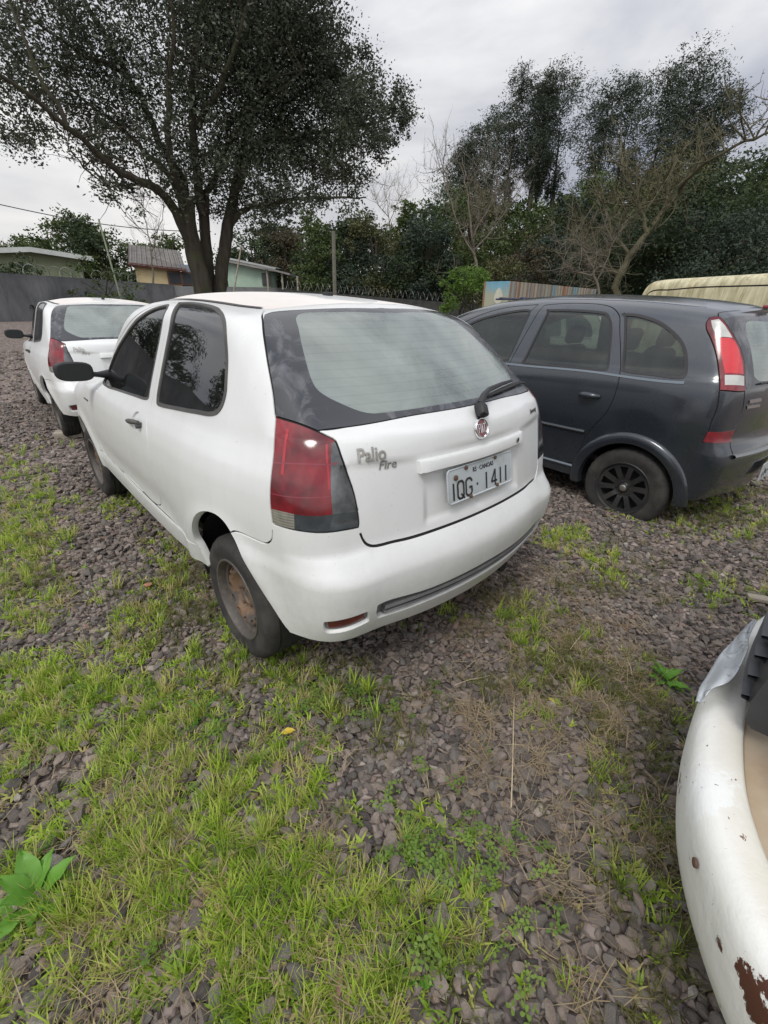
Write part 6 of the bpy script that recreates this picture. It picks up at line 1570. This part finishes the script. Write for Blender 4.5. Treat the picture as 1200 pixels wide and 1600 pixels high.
# ---- long cream van behind the people carrier
def van_shell():
    return Shell((.95, 3.9, 1.05), ([.2, .5, 1.0, 1.4, 1.7, 1.9, 2.05], [.84, .87, .88, .86, .82, .78, .74]), ([-.1, 0, .3, 4.5, 4.75, 5.0], [.90, .94, 1, 1, .97, .90]),
        ([.2, .6, 1.2, 1.7, 1.95, 2.1], [.08, .0, .02, .10, .22, .34]), ([.2, 2.0], [.10, .12]),
        ([-.1, .3, .8, 3.0, 3.8, 4.2, 4.95, 5.1], [1.90, 1.96, 1.985, 1.985, 1.93, 1.80, 1.10, .95]), .05, ([.2, .6, 1.0, 1.3], [4.9, 4.95, 4.92, 4.8]), .12, kr=.16, kt=.16, krt=.12)
def make_van():
    sh = van_shell(); shell_table(sh); uv = lambda P: sh.to_uv(np.array(P, float)); crv = lambda P, c=False: resample(uv(P), .015, c)
    car = empty('panel_van', label='long cream panel van with dark grime streaks, roof showing behind the blue-grey car', cat='van')
    sc = lambda yz: side_curve(sh, yz)
    line = sc([(.40, 1.45), (.36, 1.60), (.42, 1.72), (.60, 1.765), (1.2, 1.775), (2.5, 1.78), (3.6, 1.76)]); line2 = sc([(.3, 1.28), (2.0, 1.28), (3.9, 1.27)])
    cutz = np.vstack([resample(uv([(0, .1, .32), (.8, .3, .32), (.85, 1.2, .32), (.85, 3.6, .32), (.8, 4.7, .32), (0, 4.9, .32)]), .03), [[sh.umax, -.75], [0, -.75]]])
    ar = [sc([(yw + .38*math.cos(a), .36 + .38*math.sin(a)) for a in np.linspace(R(-10), R(190), 26)]) for yw in (1.0, 4.0)]
    dwin = sc([(3.30, 1.20), (3.30, 1.62), (3.75, 1.62), (4.15, 1.45), (4.38, 1.22)])
    shd = [(0, 4.25, 1.80), (.5, 4.2, 1.78), (.66, 4.3, 1.66), (.74, 4.75, 1.22), (.4, 4.86, 1.18), (0, 4.88, 1.18)]
    reg = [('cut', cutz), ('gap', strip(crv(line), .016)), ('gap', strip(crv(line2), .012)), ('gap', strip(crv(sc([(3.2, 1.70), (3.2, .5)])), .008)), ('glass', crv(dwin, True)), ('glass', crv(shd, True))] + [('cut', resample(uv(a), .015, True, False)) for a in ar] + [('cut2', cutz)]
    sk = Skin(sh, reg, step=.03, vmin=-.75); sk.lab[sk.lab == 'cut2'] = 'cut'
    def vanfn(t, b):
        f = tex(t, 6, 8, .7, stretch=(1.6, 1.6, .16), dist=.3); g = tex(t, 1.2, 5, .6); c = mixc(t, rng(t, f, .42, .62), (.62, .57, .38), (.30, .26, .13)); c = mixc(t, rng(t, g, .4, .7, 0, .6), c, (.52, .49, .36)); t.links.new(c, b.inputs['Base Color'])
    VP = mat('grimy_cream_paint', rough=.6, fn=vanfn)
    sk.panel('body', 'body', VP, car, skirt=.03); sk.panel('seam', 'gap', GAP, car, off=-.008, skirt=0)
    for sd in (-1, 1): sk.panel('door_window', 'glass', GLASS_DARK, car, (sd,), off=-.004, skirt=0)
    sk.panel('cargo_lining', ['body', 'gap'], LINING, car, off=-.04, skirt=0, flip=True)
    for sd in (-1, 1):
        for yw in (1.0, 4.0):
            wh = bpy.data.objects.new('wheel', None); COL.objects.link(wh); wh.parent = car; wh.location = (sd*.82, yw, .33); fit_wheel(wh, 'steel', make_steel_wheel); wh.scale = (1.2, 1.22, 1.22)
            if sd > 0: wh.rotation_euler = (0, 0, math.pi)
    m = MB(); m.box((0, 2.4, .38), (1.2, 4.2, .12)); liner(m, 1.0, .34, .40, .5, .82); liner(m, 4.0, .34, .40, .5, .82); m.build('underbody', GAP, car, smooth=False)
    m = MB(); m.box((0, .03, .45), (1.66, .12, .16), bev=.04); m.build('rear_bumper', GREYP, car)
    for sd in (-1, 1): m = MB(); m.box((sd*.80, .10, 1.0), (.12, .14, .40), bev=.03); m.build('tail_lamp', LENS_RED, car)
    return car
van = make_van()

# ---- old white minibus whose bumper stands beside the camera
def oldpaint(t, b):
    f = tex(t, 3, 8, .6); f2 = tex(t, 9, 6, .62, stretch=(1, 1, 1), dist=.5); f3 = tex(t, 5.3, 8, .66, off=(3, 1, 7)); f4 = tex(t, 60, 3, .6)
    c = mixc(t, rng(t, f, .35, .7), (.80, .80, .78), (.72, .715, .67)); z = zcoord(t)
    c = mixc(t, mathn(t, 'MULTIPLY', rng(t, z['Z'], .549, .556, 0, .55), rng(t, f, .3, .6)), c, (.60, .56, .45))          # yellow grime along the top edge
    def spot(P, r, amp, soft=.004, st=(1, 1, 1)):
        cc_ = t.nodes.new('ShaderNodeTexCoord'); s_ = node(t, 'ShaderNodeVectorMath', operation='SUBTRACT'); t.links.new(cc_.outputs['Object'], s_.inputs[0]); s_.inputs[1].default_value = P
        m_ = node(t, 'ShaderNodeVectorMath', operation='MULTIPLY'); t.links.new(s_.outputs[0], m_.inputs[0]); m_.inputs[1].default_value = st
        l_ = node(t, 'ShaderNodeVectorMath', operation='LENGTH'); t.links.new(m_.outputs[0], l_.inputs[0]); e_ = mathn(t, 'ADD', l_.outputs['Value'], mathn(t, 'MULTIPLY', mathn(t, 'SUBTRACT', tex(t, 24, 7, .7), .5), amp)); return rng(t, e_, r + soft, r - soft)
    for P, r, a_ in (((-.345, -.42, .53), .050, .16), ((-.19, -.285, .52), .030, .12), ((-.22, -.35, .525), .020, .10)): c = mixc(t, mathn(t, 'MULTIPLY', spot(P, r, a_), .8), c, (.80, .82, .81))   # fresh filler smears
    for P, r, a_ in (((-.452, -.690, .50), .036, .15), ((-.425, -.735, .47), .040, .16), ((-.436, -.575, .495), .007, .05), ((-.438, -.62, .47), .009, .06), ((-.30, -.375, .53), .005, .03), ((-.20, -.215, .52), .006, .04), ((-.445, -.655, .45), .006, .05)): c = mixc(t, spot(P, r, a_, .002), c, (.085, .030, .020))
    c = mixc(t, rng(t, f3, .675, .682), c, (.13, .055, .03)); c = mixc(t, rng(t, f4, .70, .72, 0, .9), c, (.16, .09, .05))
    t.links.new(c, b.inputs['Base Color']); bump(t, b, mathn(t, 'ADD', f2, mathn(t, 'MULTIPLY', tex(t, 40, 5, .7), .25)), .35, .012)
OLDP = mat('flaking_white_paint', rough=.5, fn=oldpaint)
def rustledge(t, b):
    f = tex(t, 5, 7, .6); c = mixc(t, rng(t, f, .35, .7), (.50, .44, .35), (.40, .30, .20)); t.links.new(c, b.inputs['Base Color'])
LEDGE = mat('rust_stained_ledge', rough=.7, fn=rustledge)
bus = empty('old_minibus', (.97, .98, 0), 0, 'old white minibus with chipped rusty bumper and bent plate, right edge', 'van')
# plan of the bumper face measured round its curve (world metres about the centre)
PL = resample(np.array([(2.30, .95), (2.05, 1.38), (1.78, 1.46), (1.45, 1.32), (1.227, 1.169), (1.036, 1.045), (.90, .935), (.774, .807), (.68, .69), (.605, .57), (.555, .44), (.528, .30), (.530, .16), (.58, .04), (.72, -.10), (.95, -.28)]), .03) - [.97, .98]
T_ = np.gradient(PL, axis=0); T_ /= np.linalg.norm(T_, axis=1, keepdims=True); Nn = np.stack([T_[:, 1], -T_[:, 0]], 1)
Nn *= np.sign((Nn*np.array([-.7, .7])).sum(1).mean())
def sweep(prof, i0=0, i1=None, cap=True):
    """prof: (inward offset, z)"""
    i1 = i1 or len(PL); k = len(prof); V = []
    for i in range(i0, i1):
        for o, z in prof: q = PL[i] - Nn[i]*o; V.append((q[0], q[1], z))
    n = i1 - i0; F = [(i*k+j, i*k+j+1, (i+1)*k+j+1, (i+1)*k+j) for i in range(n-1) for j in range(k-1)]
    return V, F
bz = .555
b = MB(); V, F = sweep([(.05, bz-.215), (.028, bz-.205), (.012, bz-.185), (.004, bz-.15), (.001, bz-.11), (0, bz-.075), (.001, bz-.050), (.005, bz-.032), (.013, bz-.017), (.026, bz-.007), (.042, bz-.002), (.066, bz), (.078, bz-.001), (.084, bz-.006), (.086, bz-.014)]); b.add(V, F); bp = b.build('front_bumper', OLDP, bus)
b = MB(); V, F = sweep([(.086, bz-.012), (.090, bz-.018), (.105, bz-.020), (.120, bz-.019), (.128, bz-.012), (.131, bz+.01)]); b.add(V, F); b.build('bumper_ledge', LEDGE, bus)
b = MB(); V, F = sweep([(.131, bz-.02), (.134, bz+.05), (.150, bz+.20), (.18, bz+.38), (.225, bz+.545)]); b.add(V, F); b.build('front_panel', OLDP, bus)
# closed rear, sides and roof of the body
back = np.array([.7071, -.7071]); pl2 = PL - Nn*.23
out = np.vstack([pl2[6:-6], (pl2[-7] + back*3.6)[None], (pl2[6] + back*3.6)[None]])
levels = [(0, bz+.54), (.03, bz+.66), (.10, 1.30), (.22, 1.62), (.34, 1.80), (.50, 1.90)]
cen_ = out.mean(0); b = MB(); V = []
for ins, z in levels:
    for q in out:
        d = cen_ - q; l = np.linalg.norm(d); V.append((*(q + d/l*ins), z))
k = len(out); F = [(l*k+i, l*k+(i+1) % k, (l+1)*k+(i+1) % k, (l+1)*k+i) for l in range(len(levels)-1) for i in range(k)] + [tuple(range((len(levels)-1)*k, len(levels)*k))]
V2 = [(*q, .42) for q in out]; n0 = len(V); V += V2; F += [(n0+i, n0+(i+1) % k, (i+1) % k, i) for i in range(len(pl2[6:-6])-1, k)]
b.add(V, F); b.build('body', OLDP, bus)
b = MB(); i0, i1 = 22, len(pl2)-28; V = []
for i in range(i0, i1):
    for ins, z in ((.095, 1.28), (.215, 1.60)):
        d = cen_ - pl2[i]; l = np.linalg.norm(d); V.append((*(pl2[i] + d/l*(ins - .006)), z))
b.add(V, [(2*i, 2*i+1, 2*i+3, 2*i+2) for i in range(i1-i0-1)]); b.build('windscreen', GLASS_DARK, bus)
# black plastic grille standing proud of the front panel
ic = int(np.argmin(np.hypot(PL[:, 0], PL[:, 1]))); arc = np.r_[0, np.cumsum(np.linalg.norm(np.diff(PL, axis=0), axis=1))]
def idx_at(s): return int(np.argmin(abs(arc - (arc[ic] + s))))
ga, gb_ = idx_at(-.40), idx_at(.43)
b = MB(); V, F = sweep([(.134, bz+.035), (.085, bz+.038), (.070, bz+.055), (.066, bz+.10), (.078, bz+.20), (.110, bz+.245), (.155, bz+.25)], ga, gb_); b.add(V, F); k = 7; b.F.append(tuple(range(k))[::-1]); b.F.append(tuple(len(V) - k + j for j in range(k))); b.M += [0, 0]
gr = b.build('grille', mat('faded_black_plastic', (.022, .024, .028), .42, fn=dusty((.018, .02, .024), (.05, .052, .056), 5)), bus)
for j in range(4):
    b = MB(); z = bz + .080 + j*.036; V, F = sweep([(.080, z), (.054, z + .006), (.052, z + .014), (.080, z + .020)], ga + 1, gb_ - 1 - j); b.add(V, F); b.build('grille_slat', mat('faded_black_plastic'), gr)
for s in (-.62, .62):
    i = idx_at(s); q = PL[i] - Nn[i]*.17; b = MB(); b.lathe([(0, .085), (.02, .085), (.03, .07), (.035, .0005)], 2, 28); Rm = Vector((Nn[i][0], Nn[i][1], .1)).to_track_quat('Z', 'Y').to_matrix(); b.V = [np.array([Rm @ Vector(v) + Vector((q[0], q[1], bz + .30)) for v in b.V[0]])]; b.build('headlamp', LENS_WHITE, bus)
b = MB(); i = int(np.argmin(np.hypot(PL[:, 0] + .417, PL[:, 1] + .505)))
q = PL[i] + Nn[i]*.002; b.lathe([(0, .0085), (.004, .008), (.006, .0005)], 2, 12); Rm = Vector((Nn[i][0], Nn[i][1], 0)).to_track_quat('Z', 'Y').to_matrix(); b.V = [np.array([Rm @ Vector(v) + Vector((q[0], q[1], bz - .07)) for v in b.V[0]])]; b.build('bumper_bolt', RUSTBOLT, bp)
# bent, worn number plate hanging over the bumper's middle; its paint and figures are gone, only the stamping shows
oe = [(.728, .765, .548), (.752, .795, .556), (.782, .822, .566), (.822, .858, .574), (.862, .893, .578), (.905, .925, .580), (.960, .967, .582), (1.03, 1.015, .586)]
ie = [(.735, .757, .556), (.760, .772, .580), (.786, .772, .600), (.815, .788, .608), (.862, .830, .612), (.905, .872, .612), (.950, .926, .607), (1.035, 1.008, .592)]
oe = resample(np.array(oe) - [.97, .98, 0], .010); n_ = len(oe); ie = resample(np.array(ie) - [.97, .98, 0], .004); ie = ie[np.linspace(0, len(ie)-1, n_).astype(int)]; ny2 = 10; V = []
r_ = np.random.RandomState(5)
for i in range(n_):
    for j in range(ny2+1):
        w = j/ny2; q = oe[i]*(1-w) + ie[i]*w; edge = .0025 if (j in (0, ny2) or i in (0, n_-1)) else 0
        q = q + [0, 0, .010*math.sin(w*math.pi)*math.sin(i*.21) + .004*math.sin(w*7 + i*.33) + edge]; V.append(tuple(q))
b = MB(); b.add(V, [(i*(ny2+1)+j, (i+1)*(ny2+1)+j, (i+1)*(ny2+1)+j+1, i*(ny2+1)+j+1) for i in range(n_-1) for j in range(ny2)])
def wornplate(t, b_):
    f = tex(t, 26, 4, .6, stretch=(1, 1, 1)); g = tex(t, 7, 6, .6); c = mixc(t, rng(t, g, .3, .7), (.52, .55, .58), (.38, .41, .43)); c = mixc(t, rng(t, f, .60, .66, 0, .35), c, (.62, .64, .66)); t.links.new(c, b_.inputs['Base Color']); bump(t, b_, rng(t, f, .56, .62), .9, .004)
po = b.build('number_plate', mat('worn_grey_plate', rough=.42, metal=.2, fn=wornplate), bus, smooth=True)
md = po.modifiers.new('thick', 'SOLIDIFY'); md.thickness = .002
van.location = (6.105, 11.06, 0); van.rotation_euler = (0, 0, R(198))
# ================================================================ small things on the ground
def broad_leaf(mb, base, yaw, L_, W_, lean, curl, m=0, n=8, wavy=.004):
    dx, dy = math.cos(yaw), math.sin(yaw); px, py = -dy, dx; x = 0; z = base[2]; a = lean; V = []; k = 5
    for i in range(n+1):
        t = i/n; w = W_*(math.sin(math.pi*min(1, .06 + t*.94)**.8))*(.45 + .75*t if t < .6 else .9)
        for j in range(k):
            s = (j/(k-1) - .5); V.append((base[0] + dx*x + px*w*s, base[1] + dy*x + py*w*s, z + abs(s)*w*.35 + wavy*math.sin(i*2.1 + j*1.7)))
        x += math.sin(a)*L_/n; z += math.cos(a)*L_/n; a += curl/n
    mb.add(V, [(i*k+j, i*k+j+1, (i+1)*k+j+1, (i+1)*k+j) for i in range(n) for j in range(k-1)], m)
WEED = mat('broad_weed_leaves', rough=.4, spec=.4, fn=leaffn([(.10, .24, .035), (.16, .36, .05), (.24, .44, .07)], .35, False))
def weed(name, label, px, py, n, L_, W_, seed, lean=(.5, 1.2), cat='plant', yaws=None):
    r_ = np.random.RandomState(seed); p = on_ground(px, py); root = empty(name, tuple(p), 0, label, cat)
    for i in range(n):
        b = MB(); broad_leaf(b, (r_.randn()*.008, r_.randn()*.008, .005), (yaws[i] if yaws else i*2*np.pi/n + r_.randn()*.3), L_*r_.uniform(.7, 1.15), W_*r_.uniform(.75, 1.2), r_.uniform(*lean), r_.uniform(.4, 1.0)); b.build('leaf', WEED, root)
weed('dock_plant', 'broad-leaved dock plant in the grass at the bottom left', 58, 1398, 12, .115, .058, 5, (.5, 1.25))
weed('dandelion_plant', 'small bright green weed on bare gravel near the old bumper', 1040, 1066, 13, .095, .036, 6, (.25, 1.1))
weed('grass_rosette', 'spiky green rosette in the grass below the rusty wheel', 318, 1118, 10, .085, .012, 8, (.6, 1.3))
weed('broad_seedling', 'single broad green leaf low in the grass, bottom centre', 652, 1535, 2, .05, .035, 9, (.9, 1.3))
weed('leafy_weed', 'small leafy weed at the gravel edge, centre', 645, 1345, 7, .035, .014, 10, (.6, 1.2))
weed('leafy_weed', 'tiny weed alone on stones left of the dry stalk', 768, 1180, 6, .022, .009, 12, (.6, 1.2))
def flat_leaf(name, label, px, py, L_, W_, yaw, m_):
    p = on_ground(px, py); b = MB(); broad_leaf(b, (0, 0, .022), yaw, L_, W_, 1.45, .25, 0, 8, .0015); o = b.build(name, m_); o.location = tuple(p); tag(o, label, 'leaf')
YL = mat('yellow_fallen_leaf', rough=.5, fn=dusty((.55, .38, .03), (.60, .45, .06), 30))
flat_leaf('fallen_leaf', 'yellow fallen leaf lying on gravel under the bumper', 440, 1153, .05, .034, .3, YL)
flat_leaf('fallen_leaf', 'yellow-green fallen leaf on the dry straw, right', 866, 1102, .035, .022, 2.0, mat('yellowgreen_fallen_leaf', rough=.5, fn=dusty((.38, .36, .03), (.5, .45, .06), 30)))
flat_leaf('fallen_leaf', 'brown dead leaf in the grass, bottom middle', 528, 1572, .05, .022, 1.5, mat('brown_dead_leaf', rough=.7, fn=dusty((.20, .12, .08), (.28, .17, .12), 30)))
def stalk(label, a, b_, r, m_, name='dry_stalk', lift=.03):
    A, B = on_ground(*a), on_ground(*b_); t = np.linspace(0, 1, 7)[:, None]; P = A + (B - A)*t; P[:, 2] += lift + .006*np.sin(t[:, 0]*5); k = MB(); k.tube(P, [r, r, r*.9, r*.9, r*.8, r*.8, r*.6], 6); o = k.build(name, m_); tag(o, label, 'stalk')
STALK = mat('pale_dry_stalk', (.52, .42, .28), .7)
stalk('long straight pale dry stalk lying on the gravel', (797, 1270), (803, 1092), .0022, STALK)
stalk('short pale dry stalk left of the small bright weed', (985, 1062), (978, 1032), .0016, STALK)
stalk('thin dry stalk bent across the stones by the bumper', (710, 1075), (765, 1057), .0012, STALK)
stalk('slanting dry stem in the straw, middle right', (890, 1020), (918, 985), .0016, STALK)
p = on_ground(108, 683); b = MB(); b.box((0, 0, .035), (.30, .16, .07), bev=.006); o = b.build('wooden_block', WOOD); o.location = (float(p[0]), float(p[1]) + .04, float(p[2])); o.rotation_euler = (0, 0, R(25)); tag(o, 'short wooden board chocking the far hatchback\'s rear tyre', 'wood block')
p = on_ground(1196, 938); b = MB(); b.box((0, 0, .012), (.16, .05, .02), bev=.003); o = b.build('wood_offcut', WOOD); o.location = tuple(p + [0, 0, .01]); o.rotation_euler = (0, 0, R(-20)); tag(o, 'small pale wood offcut lying at the right edge', 'wood')
BRICK = mat('brick_shard', (.36, .17, .11), .85)
for px, py, l in ((672, 790, 'orange brick chip in the gravel beside the sill'),):
    p = on_ground(232, 917); o = stones[3].copy(); o.data = stones[3].data.copy(); o.data.materials.clear(); o.data.materials.append(BRICK); COL.objects.link(o); o.name = 'brick_chip'; o.location = tuple(p + [0, 0, .02]); o.scale = (.05, .05, .05); tag(o, l, 'brick')
